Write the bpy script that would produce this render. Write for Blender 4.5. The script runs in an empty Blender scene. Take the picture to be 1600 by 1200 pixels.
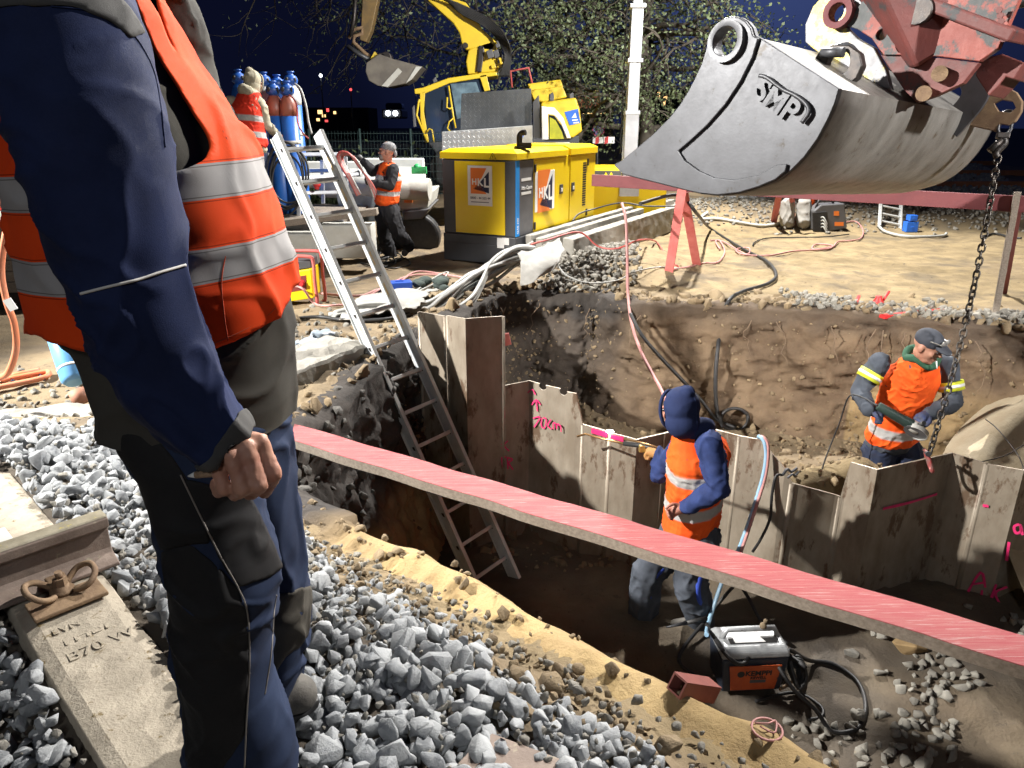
import bpy, bmesh, math, random
import numpy as np
from mathutils import Vector, Matrix, noise
from mathutils.bvhtree import BVHTree
R = math.radians
random.seed(7); RS = np.random.RandomState(11)
sc = bpy.context.scene
COL = sc.collection

# ------------------------------------------------------------------ camera
FPX, PITCH, CAMZ = 1155.0, R(19.5), 1.40
cam = bpy.data.cameras.new('camera'); cam.sensor_width = 36; cam.lens = 36*FPX/1600
cam.clip_start = 0.05; cam.clip_end = 600
camo = bpy.data.objects.new('camera', cam); COL.objects.link(camo)
camo.location = (0, 0, CAMZ); camo.rotation_euler = (R(90)-PITCH, 0, 0)
sc.camera = camo

# ------------------------------------------------------------------ night sky, work floodlights and added fill lights
w = bpy.data.worlds.new('World'); sc.world = w; w.use_nodes = True
wn = w.node_tree.nodes; wl = w.node_tree.links
bg = wn['Background']
tc = wn.new('ShaderNodeTexCoord'); dp = wn.new('ShaderNodeVectorMath'); dp.operation = 'DOT_PRODUCT'
nm = wn.new('ShaderNodeVectorMath'); nm.operation = 'NORMALIZE'
wl.new(tc.outputs['Generated'], nm.inputs[0]); wl.new(nm.outputs[0], dp.inputs[0])
gd = Vector((0.30, 1.0, 0.30)).normalized(); dp.inputs[1].default_value = gd  # glow of lit haze around the mast lamp, put into the sky colour
rp = wn.new('ShaderNodeValToRGB'); wl.new(dp.outputs['Value'], rp.inputs[0])
e = rp.color_ramp.elements
e[0].position = 0.86; e[0].color = (0.0022, 0.0030, 0.0110, 1)
e[1].position = 1.0; e[1].color = (0.034, 0.052, 0.150, 1)
m_ = rp.color_ramp.elements.new(0.955); m_.color = (0.007, 0.011, 0.038, 1)
wl.new(rp.outputs[0], bg.inputs['Color']); bg.inputs['Strength'].default_value = 1.0

def flood(name, loc, target, power, size, spot, color=(1, .96, .9), blend=.25):
    l = bpy.data.lights.new(name, 'SPOT'); l.energy = power; l.shadow_soft_size = size
    l.spot_size = R(spot); l.spot_blend = blend; l.color = color
    o = bpy.data.objects.new(name, l); COL.objects.link(o); o.location = loc
    o.rotation_euler = (Vector(target)-Vector(loc)).to_track_quat('-Z', 'Y').to_euler()
    return o
# floodlight head of the telescopic mast ahead, a second mast left of the pit, a third right behind the camera
flood('mast_floodlight', (2.7, 12.6, 6.9), (0.6, 4.0, -.5), 7400, .16, 150, (1, .97, .92))
flood('side_floodlight', (-8.3, 2.5, 5.2), (2.2, 6.0, -.5), 10500, .14, 43, (1, .97, .92), .3)
flood('rear_floodlight', (7.5, -2.0, 5.2), (1.0, 10.0, 0.3), 5200, .2, 33, (1, .97, .93), .35)
flood('near_worklight', (4.2, 5.0, 5.2), (-.55, 1.40, .25), 3100, .10, 48, (1, .97, .93), .35)
flood('added_yard_fill', (7.0, 10.5, 5.5), (0.5, 22, 3.6), 9000, .3, 80, (1, .97, .92), .5)  # added lamp to brighten the excavator and trees, not a mast of the site

flood('added_back_fill', (-1.0, -9.0, 7.5), (1.0, 5.0, -.5), 750, .8, 70, (.92, .96, 1), .4)  # added weak fill that lifts the shadows on camera-facing surfaces

sc.view_settings.view_transform = 'Standard'; sc.view_settings.look = 'None'
sc.view_settings.exposure = 0.42; sc.view_settings.gamma = 1.0
sc.cycles.max_bounces = 5; sc.cycles.diffuse_bounces = 3; sc.cycles.glossy_bounces = 2
sc.cycles.transparent_max_bounces = 6; sc.cycles.caustics_reflective = False; sc.cycles.caustics_refractive = False

# ------------------------------------------------------------------ photo pixel -> point in the place
CP, SP = math.cos(PITCH), math.sin(PITCH)
def ray(px, py):
    u = (px-800)/FPX; v = (600-py)/FPX
    return Vector((u, CP+v*SP, -SP+v*CP))
def at(px, py, Y):
    d = ray(px, py); t = Y/d.y
    return Vector((d.x*t, Y, CAMZ+d.z*t))
def atz(px, py, z):
    d = ray(px, py); t = (z-CAMZ)/d.z
    return Vector((d.x*t, d.y*t, z))
def onplane(px, py, p0, n):
    d = ray(px, py); o = Vector((0, 0, CAMZ)); t = (Vector(p0)-o).dot(n)/d.dot(n)
    return o+d*t
def proj(P):
    x, y, z = P[0], P[1], P[2]-CAMZ
    d = y*CP-z*SP; up = y*SP+z*CP
    return 800+FPX*x/d, 600-FPX*up/d

# ------------------------------------------------------------------ materials
def mat(name, c1, c2=None, rough=.6, metal=0., scale=6., bump=.0, bscale=60., spots=None, sscale=20., sth=.6,
        streak=None, attr=None, spec=.5, emit=None, coat=0., sheen=0., weave=0.):
    m = bpy.data.materials.new(name); m.use_nodes = True
    n = m.node_tree.nodes; L = m.node_tree.links; b = n['Principled BSDF']
    b.inputs['Roughness'].default_value = rough; b.inputs['Metallic'].default_value = metal
    b.inputs['Specular IOR Level'].default_value = spec
    if coat: b.inputs['Coat Weight'].default_value = coat
    if sheen: b.inputs['Sheen Weight'].default_value = sheen
    t = n.new('ShaderNodeTexCoord'); co = t.outputs['Object']
    if streak:
        mp = n.new('ShaderNodeMapping'); mp.inputs['Scale'].default_value = streak
        L.new(co, mp.inputs[0]); cs = mp.outputs[0]
    else: cs = co
    def nz(s, det=6., rgh=.6, src=None):
        q = n.new('ShaderNodeTexNoise'); q.inputs['Scale'].default_value = s
        q.inputs['Detail'].default_value = det; q.inputs['Roughness'].default_value = rgh
        L.new(src or co, q.inputs['Vector']); return q.outputs['Fac']
    def ramp(f, a, bb):
        r = n.new('ShaderNodeMapRange'); r.inputs[1].default_value = a; r.inputs[2].default_value = bb
        L.new(f, r.inputs[0]); return r.outputs[0]
    def mix(f, a, bb):
        x = n.new('ShaderNodeMix'); x.data_type = 'RGBA'
        if isinstance(f, float): x.inputs[0].default_value = f
        else: L.new(f, x.inputs[0])
        for s, v in ((6, a), (7, bb)):
            if isinstance(v, tuple): x.inputs[s].default_value = (*v[:3], 1)
            else: L.new(v, x.inputs[s])
        return x.outputs[2]
    c = tuple(c1)
    if c2: c = mix(ramp(nz(scale, src=cs), .35, .65), tuple(c1), tuple(c2))
    if attr:
        for aname, ac in attr:
            a = n.new('ShaderNodeAttribute'); a.attribute_name = aname
            if ac is None: c = a.outputs['Color']
            else:
                if isinstance(ac[0], tuple): ac = mix(ramp(nz(scale*1.7), .35, .65), ac[0], ac[1])
                c = mix(a.outputs['Fac'], c, ac)
    if spots:
        c = mix(ramp(nz(sscale, 8, .7, cs), sth, sth+.06), c, tuple(spots))
    if isinstance(c, tuple): b.inputs['Base Color'].default_value = (*c, 1)
    else: L.new(c, b.inputs['Base Color'])
    if bump or weave:
        bp = n.new('ShaderNodeBump'); bp.inputs['Strength'].default_value = min(1, bump or weave); bp.inputs['Distance'].default_value = .012
        L.new(nz(bscale, 8, .7, cs), bp.inputs['Height']); L.new(bp.outputs[0], b.inputs['Normal'])
        r = n.new('ShaderNodeMapRange'); r.inputs[3].default_value = max(0, rough-.12); r.inputs[4].default_value = min(1, rough+.12)
        L.new(nz(bscale*.4), r.inputs[0]); L.new(r.outputs[0], b.inputs['Roughness'])
    if emit:
        b.inputs['Emission Color'].default_value = (*emit[0], 1); b.inputs['Emission Strength'].default_value = emit[1]
    return m

# ------------------------------------------------------------------ mesh builder
ORG = {}
class MB:
    def __init__(s): s.v = []; s.f = []; s.sm = []; s.mi = []; s.cur = 0
    def add(s, V, Fs, smooth=False):
        o = len(s.v); s.v += [tuple(p) for p in V]
        for f in Fs: s.f.append([i+o for i in f]); s.sm.append(smooth); s.mi.append(s.cur)
        return s
    def box(s, c, size, X=(1, 0, 0), Y=(0, 1, 0), Z=(0, 0, 1)):
        c = Vector(c); X, Y, Z = Vector(X)*size[0]/2, Vector(Y)*size[1]/2, Vector(Z)*size[2]/2
        V = [c+X*a+Y*b+Z*d for d in (-1, 1) for b in (-1, 1) for a in (-1, 1)]
        return s.add(V, [(0, 2, 3, 1), (4, 5, 7, 6), (0, 1, 5, 4), (2, 6, 7, 3), (0, 4, 6, 2), (1, 3, 7, 5)])
    def bar(s, p, q, wd, th, up=(0, 0, 1)):
        p, q = Vector(p), Vector(q); d = q-p; L = d.length; d.normalize()
        sd = d.cross(Vector(up)).normalized(); u = sd.cross(d).normalized()
        return s.box((p+q)/2, (wd, L, th), sd, d, u)
    def prism(s, poly, vec, smooth=False):
        vec = Vector(vec); P = [Vector(p) for p in poly]; n = len(P)
        V = P+[p+vec for p in P]
        Fs = [list(range(n)), list(range(2*n-1, n-1, -1))]+[(i, i+n, (i+1) % n+n, (i+1) % n) for i in range(n)]
        nrm = sum(((P[i]-P[0]).cross(P[(i+1) % n]-P[0]) for i in range(n)), Vector())
        if nrm.dot(vec) > 0: Fs = [list(reversed(f)) for f in Fs]
        return s.add(V, Fs, smooth)
    def tube(s, path, r, n=8, closed=False, smooth=True):
        P = [Vector(p) for p in path]; N = len(P)
        rr = r if isinstance(r, (list, tuple)) else [r]*N
        V = []; prev = None
        for i in range(N):
            a = P[(i-1) % N] if (closed or i > 0) else P[i]; b = P[(i+1) % N] if (closed or i < N-1) else P[i]
            t = (b-a); t = t.normalized() if t.length > 1e-9 else Vector((0, 0, 1))
            if prev is None:
                u = t.cross(Vector((0, 0, 1)));
                if u.length < .1: u = t.cross(Vector((1, 0, 0)))
            else: u = prev-t*prev.dot(t)
            u.normalize(); prev = u; q = t.cross(u)
            for k in range(n):
                A = 2*math.pi*k/n; V.append(P[i]+(u*math.cos(A)+q*math.sin(A))*rr[i])
        Fs = []
        for i in range(N if closed else N-1):
            j = (i+1) % N
            for k in range(n):
                k2 = (k+1) % n; Fs.append((i*n+k, i*n+k2, j*n+k2, j*n+k))
        s.add(V, Fs, smooth)
        if not closed:
            o = len(s.v)-N*n
            s.f.append([o+k for k in range(n)][::-1]); s.f.append([o+(N-1)*n+k for k in range(n)]); s.sm += [False, False]; s.mi += [s.cur]*2
        return s
    def cyl(s, p, q, r0, r1=None, n=20, smooth=True):
        return s.tube([p, q], [r0, r0 if r1 is None else r1], n, False, smooth)
    def loft(s, rings, smooth=True, caps=True):
        n = len(rings[0]); V = [p for r in rings for p in r]; Fs = []
        for i in range(len(rings)-1):
            for k in range(n):
                k2 = (k+1) % n; Fs.append((i*n+k, i*n+k2, (i+1)*n+k2, (i+1)*n+k))
        if caps: Fs += [list(range(n))[::-1], [(len(rings)-1)*n+k for k in range(n)]]
        return s.add(V, Fs, smooth)
    def sphere(s, c, r, nu=16, nv=10, sc3=(1, 1, 1), rot=None):
        c = Vector(c); V = []; Fs = []
        for j in range(nv+1):
            th = math.pi*j/nv
            for i in range(nu):
                ph = 2*math.pi*i/nu
                d = Vector((math.sin(th)*math.cos(ph)*sc3[0], math.sin(th)*math.sin(ph)*sc3[1], math.cos(th)*sc3[2]))*r
                V.append(c+(rot @ d if rot else d))
        for j in range(nv):
            for i in range(nu):
                i2 = (i+1) % nu; Fs.append((j*nu+i, (j+1)*nu+i, (j+1)*nu+i2, j*nu+i2))
        return s.add(V, Fs, True)
    def lathe(s, base, prof, n=24, axis=(0, 0, 1)):
        base = Vector(base); a = Vector(axis).normalized(); u = a.cross(Vector((0, 1, 0.01))).normalized(); q = a.cross(u)
        rings = [[base+a*z+(u*math.cos(2*math.pi*k/n)+q*math.sin(2*math.pi*k/n))*max(r, 1e-4) for k in range(n)] for r, z in prof]
        return s.loft(rings)
    def build(s, name, material, parent=None, bevel=0, label=None, cat=None, group=None, kind=None, recenter=True, bseg=2):
        me = bpy.data.meshes.new(name)
        V = np.array(s.v, dtype=float).reshape(-1, 3)
        if parent is not None: org = ORG[parent.name]
        elif recenter and kind is None: org = np.array([(V[:, 0].min()+V[:, 0].max())/2, (V[:, 1].min()+V[:, 1].max())/2, V[:, 2].min()])
        else: org = np.zeros(3)
        me.from_pydata((V-org).tolist(), [], s.f); me.polygons.foreach_set('use_smooth', s.sm)
        mats = material if isinstance(material, (list, tuple)) else [material]
        for mm in mats: me.materials.append(mm)
        if len(mats) > 1: me.polygons.foreach_set('material_index', s.mi)
        me.validate(); me.update()
        o = bpy.data.objects.new(name, me); COL.objects.link(o)
        if parent is not None: o.parent = parent
        else: o.location = org
        ORG[o.name] = org
        if bevel:
            b = o.modifiers.new('bevel', 'BEVEL'); b.width = bevel; b.segments = bseg; b.limit_method = 'ANGLE'; b.angle_limit = R(35); b.harden_normals = False
        tag(o, label, cat, group, kind); return o
def tag(o, label=None, cat=None, group=None, kind=None):
    if label: o['label'] = label
    if cat: o['category'] = cat
    if group: o['group'] = group
    if kind: o['kind'] = kind
    return o
def thing(name, loc, label, cat, group=None):
    o = bpy.data.objects.new(name, None); COL.objects.link(o); o.location = loc; o.empty_display_size = .1
    ORG[o.name] = np.array(loc, dtype=float)
    return tag(o, label, cat, group)
def copy_tree(o, loc=None, rotz=0., parent=None):
    c = o.copy(); COL.objects.link(c)
    if parent is not None: c.parent = parent
    if loc is not None: c.location = loc
    if rotz: c.rotation_euler.z += rotz
    for ch in list(o.children): copy_tree(ch, parent=c)
    return c
def spline(P, k=8, closed=False):
    P = [Vector(p) for p in P]; n = len(P); out = []
    for i in range(n if closed else n-1):
        if closed: a, b, c, d = P[(i-1) % n], P[i], P[(i+1) % n], P[(i+2) % n]
        else: a, b, c, d = P[max(i-1, 0)], P[i], P[i+1], P[min(i+2, n-1)]
        for j in range(k):
            t = j/k; out.append(.5*((2*b)+(c-a)*t+(2*a-5*b+4*c-d)*t*t+(3*b-a-3*c+d)*t**3))
    if not closed: out.append(P[-1])
    return out
def text_mesh(name, body, origin, X, Yv, size, material, parent, extr=.002, align='LEFT', shear=0., label=None, bold=0.):
    cu = bpy.data.curves.new('t', 'FONT'); cu.body = body; cu.size = 1.; cu.extrude = extr/size; cu.align_x = align; cu.shear = shear; cu.offset = bold
    to = bpy.data.objects.new('t', cu); COL.objects.link(to)
    dg = bpy.context.evaluated_depsgraph_get(); me = bpy.data.meshes.new_from_object(to.evaluated_get(dg))
    X = Vector(X).normalized(); Yv = Vector(Yv).normalized(); Z = X.cross(Yv).normalized()
    M = Matrix((X*size, Yv*size, Z*size)).transposed().to_4x4(); M.translation = Vector(origin)-Vector(ORG[parent.name])
    me.transform(M); me.materials.append(material); me.name = name
    bpy.data.objects.remove(to); bpy.data.curves.remove(cu)
    o = bpy.data.objects.new(name, me); COL.objects.link(o); o.parent = parent; ORG[o.name] = ORG[parent.name]
    if label: o['label'] = label
    return o
def cut(o, *cutters):
    """boolean-subtract MB shapes (world coordinates) from a built object"""
    org = Vector(ORG[o.name])
    for mb in cutters:
        me = bpy.data.meshes.new('c'); me.from_pydata([tuple(Vector(p)-org) for p in mb.v], [], mb.f); me.update()
        bm = bmesh.new(); bm.from_mesh(me); bmesh.ops.recalc_face_normals(bm, faces=bm.faces); bm.to_mesh(me); bm.free()
        co = bpy.data.objects.new('c', me); COL.objects.link(co)
        if o.parent: co.location = o.parent.location
        else: co.location = o.location
        md = o.modifiers.new('cut', 'BOOLEAN'); md.operation = 'DIFFERENCE'; md.object = co; md.solver = 'EXACT'
        dg = bpy.context.evaluated_depsgraph_get(); nme = bpy.data.meshes.new_from_object(o.evaluated_get(dg))
        o.modifiers.remove(md); old = o.data; o.data = nme; nme.name = old.name
        bpy.data.objects.remove(co)
    return o
def fbm(P, sc_=1., octv=4, seed=0.):
    return np.array([noise.fractal(Vector((p[0]*sc_+seed, p[1]*sc_-seed, p[2]*sc_+seed*.7)), .8, 2.1, octv) for p in P])
def ss(a, b, x):
    t = np.clip((x-a)/(b-a), 0, 1); return t*t*(3-2*t)
# ------------------------------------------------------------------ shared materials
M = {}
M['steel_raw'] = mat('worn_bucket_steel', (.078, .080, .088), (.052, .053, .058), .46, .4, 4, .05, 60, spots=(.035, .03, .026), sscale=8, sth=.60)
M['pile'] = mat('rolled_sheet_steel', (.33, .285, .225), (.215, .175, .13), .5, .2, 4, .10, 40, spots=(.13, .085, .055), sscale=3.0, sth=.54, streak=(1.6, 1.6, .7))
M['pile_edge'] = mat('flame_cut_edge', (.62, .56, .47), (.42, .34, .26), .5, .3, 30)
M['concrete'] = mat('weathered_concrete', (.34, .325, .29), (.24, .225, .195), .9, 0, 4, .5, 45, spots=(.16, .15, .13), sscale=14, sth=.66)
M['concrete_pale'] = mat('pale_concrete', (.50, .50, .46), (.40, .39, .35), .85, 0, 3, .3, 40)
M['sleeper'] = mat('sleeper_concrete', (.42, .365, .285), (.30, .26, .20), .9, 0, 9, .5, 80, spots=(.16, .115, .05), sscale=26, sth=.60)
M['rail'] = mat('rusty_rail_steel', (.17, .125, .10), (.24, .185, .15), .7, .1, 12, .3, 70, spots=(.30, .26, .19), sscale=22, sth=.6)
M['railtop'] = mat('rail_head', (.30, .27, .20), (.20, .175, .12), .65, .15, 16, .25, 80, spots=(.38, .33, .10), sscale=25, sth=.6)
M['alu'] = mat('aluminium', (.60, .64, .67), (.50, .53, .56), .45, .25, 12, .1, 60, spots=(.40, .38, .33), sscale=18, sth=.66)
M['alu_edge'] = mat('aluminium_flange', (.60, .61, .59), (.50, .50, .48), .5, .1, 12, .1, 60)
M['redwood'] = mat('red_stained_board', (.40, .075, .080), (.52, .155, .15), .75, 0, 5, .35, 60, spots=(.62, .40, .37), sscale=9, sth=.56, streak=(14, 1.4, 14))
M['redwood_shaded'] = mat('shaded_red_trestle_paint', (.125, .028, .032), (.165, .042, .044), .7, 0, 4, .3, 40, spots=(.17, .045, .045), sscale=7, sth=.62)  # trestle red with the shade on the rail put into the colour
M['redwood_lit'] = mat('lit_red_trestle_paint', (.46, .10, .09), (.55, .17, .15), .75, 0, 6, .3, 40)  # same red, paler, with the light on the legs put into the colour
M['wood_raw'] = mat('sawn_board_edge', (.26, .22, .18), (.17, .14, .11), .85, 0, 8, .4, 60, streak=(10, 1, 10))
M['yellow'] = mat('yellow_enamel', (.80, .58, .010), (.76, .53, .010), .35, 0, 3, .03, 20, spots=(.55, .42, .06), sscale=30, sth=.74)
M['yellow_dig'] = mat('digger_yellow_paint', (.72, .52, .03), (.66, .46, .03), .4, 0, 4, .06, 20, spots=(.40, .30, .06), sscale=18, sth=.66)
M['yellow_rough'] = mat('worn_yellow_paint', (.62, .45, .04), (.44, .31, .05), .5, 0, 6, .1, 30, spots=(.10, .08, .05), sscale=12, sth=.60)
M['grey_dark'] = mat('dark_grey_enamel', (.060, .062, .068), (.048, .05, .055), .45, 0, 4, .05, 30, spots=(.11, .11, .11), sscale=26, sth=.70)
M['grey_mid'] = mat('dusty_grey_enamel', (.11, .11, .115), (.085, .085, .09), .5, 0, 5, .05, 30, spots=(.21, .21, .20), sscale=20, sth=.66)
M['blue_band'] = mat('blue_band', (.01, .25, .68), None, .4)
M['white'] = mat('white_print', (.80, .80, .78), (.72, .72, .70), .5, 0, 8)
M['orange_print'] = mat('orange_print', (.80, .20, .03), None, .5)
M['navy_print'] = mat('navy_print', (.012, .014, .05), None, .5)
M['black'] = mat('black_rubber', (.015, .015, .017), (.028, .027, .026), .55, 0, 20, .1, 60)
M['black_iron'] = mat('black_iron', (.035, .033, .033), (.06, .05, .045), .45, .6, 30, .2, 90)
M['glass_dark'] = mat('cab_glass', (.02, .03, .05), None, .08, 0, spec=.6)
M['red_hose'] = mat('red_hose', (.42, .06, .06), (.50, .13, .11), .5, 0, 6)
M['pink_hose'] = mat('faded_pink_hose', (.50, .26, .24), (.42, .18, .17), .6, 0, 6)
M['grey_cable'] = mat('pale_grey_cable', (.40, .40, .38), (.30, .30, .28), .6, 0, 10, .1, 60)
M['orange_hose'] = mat('orange_hose', (.70, .20, .08), (.62, .25, .15), .5, 0, 4)
M['blue_hose'] = mat('pale_blue_hose', (.30, .48, .62), (.24, .40, .56), .5, 0, 6)
M['rust'] = mat('brown_rust', (.16, .10, .06), (.24, .16, .09), .8, .1, 14, .4, 60)
M['red_paint'] = mat('bright_red_paint', (.62, .03, .03), (.50, .03, .03), .5, 0, 8)
M['blue_paint'] = mat('bright_blue_plastic', (.02, .14, .60), (.02, .11, .50), .45, 0, 8)
# ------------------------------------------------------------------ the ground, the pit and its walls
TRK_O = Vector((-1.31, 2.15, 0)); TRK_D = Vector((.700, .714, 0)); TRK_N = Vector((.714, -.700, 0))   # along the rail, and along the sleepers (towards camera)
U0 = -.21
def bay(x, y):
    u = (x-TRK_O.x)*TRK_D.x+(y-TRK_O.y)*TRK_D.y; v = (x-TRK_O.x)*TRK_N.x+(y-TRK_O.y)*TRK_N.y
    return ss(U0-.10, U0-.22, u)*ss(.0, .08, v)
PIT = [(-.92, 2.84), (-.62, 2.62), (-.235, 2.33), (.26, 1.90), (.85, 1.42), (1.7, .75), (2.9, -.25), (4.6, -1.4), (7.2, -1.6), (7.6, 1.2), (6.6, 3.2),
       (5.2, 4.9), (4.35, 5.75), (3.55, 6.50), (2.6, 7.10), (1.25, 7.45), (.95, 7.9), (.1, 8.0), (-.35, 7.5), (-.62, 6.3), (-.98, 5.25), (-1.08, 4.4), (-1.22, 3.6), (-1.12, 3.1)]
PITv = [Vector((x, y, 0)) for x, y in PIT]
PITs = [Vector((p.x+.05*noise.noise(p*1.9), p.y+.05*noise.noise(p*1.9+Vector((9, 3, 0))), 0)) for p in spline(PITv, 34, True)]
PA = np.array([(p.x, p.y) for p in PITs])
def pit_sd(x, y):
    """signed distance to the pit edge, positive inside"""
    x = np.asarray(x, float); y = np.asarray(y, float)
    A = PA; B = np.roll(PA, -1, 0); dmin = np.full(x.shape, 1e9); ins = np.zeros(x.shape, bool)
    for (ax, ay), (bx, by) in zip(A, B):
        dx, dy = bx-ax, by-ay; L = dx*dx+dy*dy+1e-12
        t = np.clip(((x-ax)*dx+(y-ay)*dy)/L, 0, 1)
        dmin = np.minimum(dmin, (x-ax-t*dx)**2+(y-ay-t*dy)**2)
        c = ((ay > y) != (by > y)); xi = ax+(y-ay)*dx/(dy if abs(dy) > 1e-12 else 1e-12)
        ins ^= (c & (x < xi))
    return np.where(ins, 1, -1)*np.sqrt(dmin)
def hbase(x, y):
    x = np.asarray(x, float); y = np.asarray(y, float)
    h = -.20*ss(3.2, 4.2, y)-.14*ss(5.5, 8.0, y)-.10*ss(8, 14, y)
    # the ballast shoulder falls towards the pit along the near crest
    d = (x+.95)*.61+(y-2.83)*.79
    near = 1-ss(3.0, 3.6, y)
    h = h-near*.16*ss(-.62, -.02, d)
    h = h-.20*ss(2.2, 4.2, x)*ss(-2.5, -1., d)*near
    h = h-.085*bay(x, y)
    # spoil heap beside the concrete beams
    h = h+.24*np.exp(-(((x-1.55)/.65)**2+((y-9.6)/1.0)**2))
    # raised track bed at the far right
    h = h+.36*ss(12.8, 14.6, y-.04*x)*ss(2.2, 3.4, x)
    return h
def gnoise(x, y):
    P = np.stack([x, y, np.zeros_like(x)], 1)
    k = .25+.75*ss(3.1, 3.8, y); return k*(.030*fbm(P, 1.3, 4, 3.)+.018*fbm(P, 6., 4, 8.))-.022*(1-ss(3.1, 3.5, y))
soil = mat('sandy_soil', (.23, .175, .105), (.16, .115, .068), .95, 0, 2.2, .9, 38, spots=(.085, .065, .045), sscale=16, sth=.60,
           attr=[('sand', ((.28, .21, .11), (.17, .125, .065))), ('dark', ((.040, .034, .030), (.065, .055, .046)))])
def set_attr(me, name, arr):
    a = me.attributes.new(name, 'FLOAT', 'POINT'); a.data.foreach_set('value', np.asarray(arr, np.float32))
def grid_obj(name, xs, ys, fn, material, kind, keep=None, attrs=None):
    X, Y = np.meshgrid(xs, ys); x = X.ravel(); y = Y.ravel(); z = fn(x, y)
    nx, ny = len(xs), len(ys); idx = np.arange(nx*ny).reshape(ny, nx)
    q = np.stack([idx[:-1, :-1], idx[:-1, 1:], idx[1:, 1:], idx[1:, :-1]], -1).reshape(-1, 4)
    if keep is not None:
        k = keep(x, y); q = q[k[q].all(1)]
    used = np.unique(q); re = np.full(nx*ny, -1); re[used] = np.arange(len(used))
    me = bpy.data.meshes.new(name); me.from_pydata(np.stack([x, y, z], 1)[used].tolist(), [], re[q].tolist())
    me.polygons.foreach_set('use_smooth', [True]*len(q)); me.materials.append(material)
    if attrs:
        for an, av in attrs(x, y).items(): set_attr(me, an, av[used])
    o = bpy.data.objects.new(name, me); COL.objects.link(o); o['kind'] = kind; ORG[name] = np.zeros(3); return o
def crest_d(x, y): return -pit_sd(x, y)
def ground_attr(x, y):
    sd = -pit_sd(x, y)
    near = 1-ss(2.9, 3.4, y)
    strip = near*(1-ss(.15, .28, sd))*ss(-1.1, -.8, x)
    P = np.stack([x, y, 0*x], 1); nz = fbm(P, .8, 4, 5.)
    far = ss(6.3, 7.4, y-.02*x+.25*nz)*ss(.8, 1.8, x-.08*(y-8)+.25*nz)*(1-.55*ss(.1, .8, nz))*ss(.12, .7, sd+.2*nz)*(1-.8*ss(13.2, 14.4, y+.4*nz))
    left = .14*(1-ss(-1.4, -1., x))*ss(3.3, 3.7, y)
    sand = np.clip(strip*(.75+.6*nz)+far+left, 0, 1)
    dark = np.clip((1-ss(.0, .10, sd))*ss(3.4, 3.8, y)*.5+ss(.2, .6, fbm(P, 2.2, 4, 15.))*.5*(1-strip), 0, 1)
    dark = np.maximum(dark, near*ss(.40, .55, sd)*.8)
    return {'sand': sand, 'dark': dark}
def htop(x, y):
    # clods and rough crumbs along the pit rim
    sd = -pit_sd(x, y); P = np.stack([x, y, 0*x], 1)
    rim = np.exp(-np.clip(sd, 0, 9)/.30)
    return hbase(x, y)+gnoise(x, y)+rim*(.05*fbm(P, 5., 4, 21.)+.03*np.abs(fbm(P, 14., 3, 2.)))
gx = np.concatenate([np.arange(-9, -2.5, .13), np.arange(-2.5, 5.2, .042), np.arange(5.2, 9, .13), np.arange(9, 18.1, .3)])
gy = np.concatenate([np.arange(-3, .5, .13), np.arange(.5, 10.5, .042), np.arange(10.5, 16, .12), np.arange(16, 32.1, .35)])
grid_obj('ground', gx, gy, htop, soil, 'structure', lambda x, y: pit_sd(x, y) < -.03, ground_attr)
fx = np.concatenate([np.linspace(-160, -9, 12), np.linspace(11, 160, 12)]); fy = np.concatenate([np.linspace(-60, -3, 5), np.linspace(20, 240, 12)])
mb = MB()
for (x0, x1, y0, y1) in ((-160, 160, 31.9, 260), (-160, -8.9, -60, 31.9), (17.9, 160, -60, 31.9), (-8.9, 17.9, -60, -2.9)):
    mb.add([(x0, y0, -.47), (x1, y0, -.47), (x1, y1, -.47), (x0, y1, -.47)], [(0, 1, 2, 3)])
mb.build('far_ground', mat('night_yard_ground', (.10, .085, .065), (.07, .06, .045), .95, 0, .6, .4, 6), kind='structure')

# pit wall: a displaced strip from the rim down to the floor
WLX = [-1.2, -.7, 0, .5, 1., 1.8, 3., 4., 7.]; WLY = [5.9, 5.62, 5.44, 5.28, 5.12, 4.92, 4.84, 4.80, 4.70]
def floor_h(x, y):
    x = np.asarray(x, float); y = np.asarray(y, float)
    wl_ = np.interp(x, WLX, WLY)                      # the sheet wall
    behind = ss(wl_-.0, wl_+.10, y)
    h = -1.85+behind*(.52-.18*np.exp(-((x-1.5)/.5)**2)-.10*ss(wl_+.5, wl_+1.4, y))
    h = h+.45*ss(1.9, 3.6, x)*(1-ss(3.4, 4.6, y))*0
    h = h+.10*np.exp(-(((x-1.2)/.5)**2+((y-4.05)/.3)**2))+.30*np.exp(-(((x-2.6)/.55)**2+((y-5.1)/.25)**2))*ss(wl_, wl_+.1, y)
    h = h+.26*np.exp(-(((x-.75)/.55)**2+((y-5.75)/.32)**2))*behind
    return h
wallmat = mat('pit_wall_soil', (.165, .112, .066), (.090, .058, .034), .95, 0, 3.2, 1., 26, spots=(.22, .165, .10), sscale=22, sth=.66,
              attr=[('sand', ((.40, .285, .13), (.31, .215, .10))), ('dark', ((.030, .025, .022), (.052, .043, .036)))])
NS = len(PITs); NT = 70
V = []; sand = []; dark = []
cen = Vector((1.6, 4.4, 0))
NIN = []
for i, p in enumerate(PITs):
    t = (PITs[(i+1) % NS]-PITs[i-1]).normalized(); NIN.append(Vector((-t.y, t.x, 0)))
tst = pit_sd(np.array([p.x+n.x*.08 for p, n in zip(PITs, NIN)]), np.array([p.y+n.y*.08 for p, n in zip(PITs, NIN)]))
NIN = [n if s_ > 0 else -n for n, s_ in zip(NIN, tst)]
H0_ = htop(*np.array([(p-n*.13)[:2] for p, n in zip(PITs, NIN)]).T); H1_ = htop(*np.array([(p-n*.05)[:2] for p, n in zip(PITs, NIN)]).T)
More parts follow.
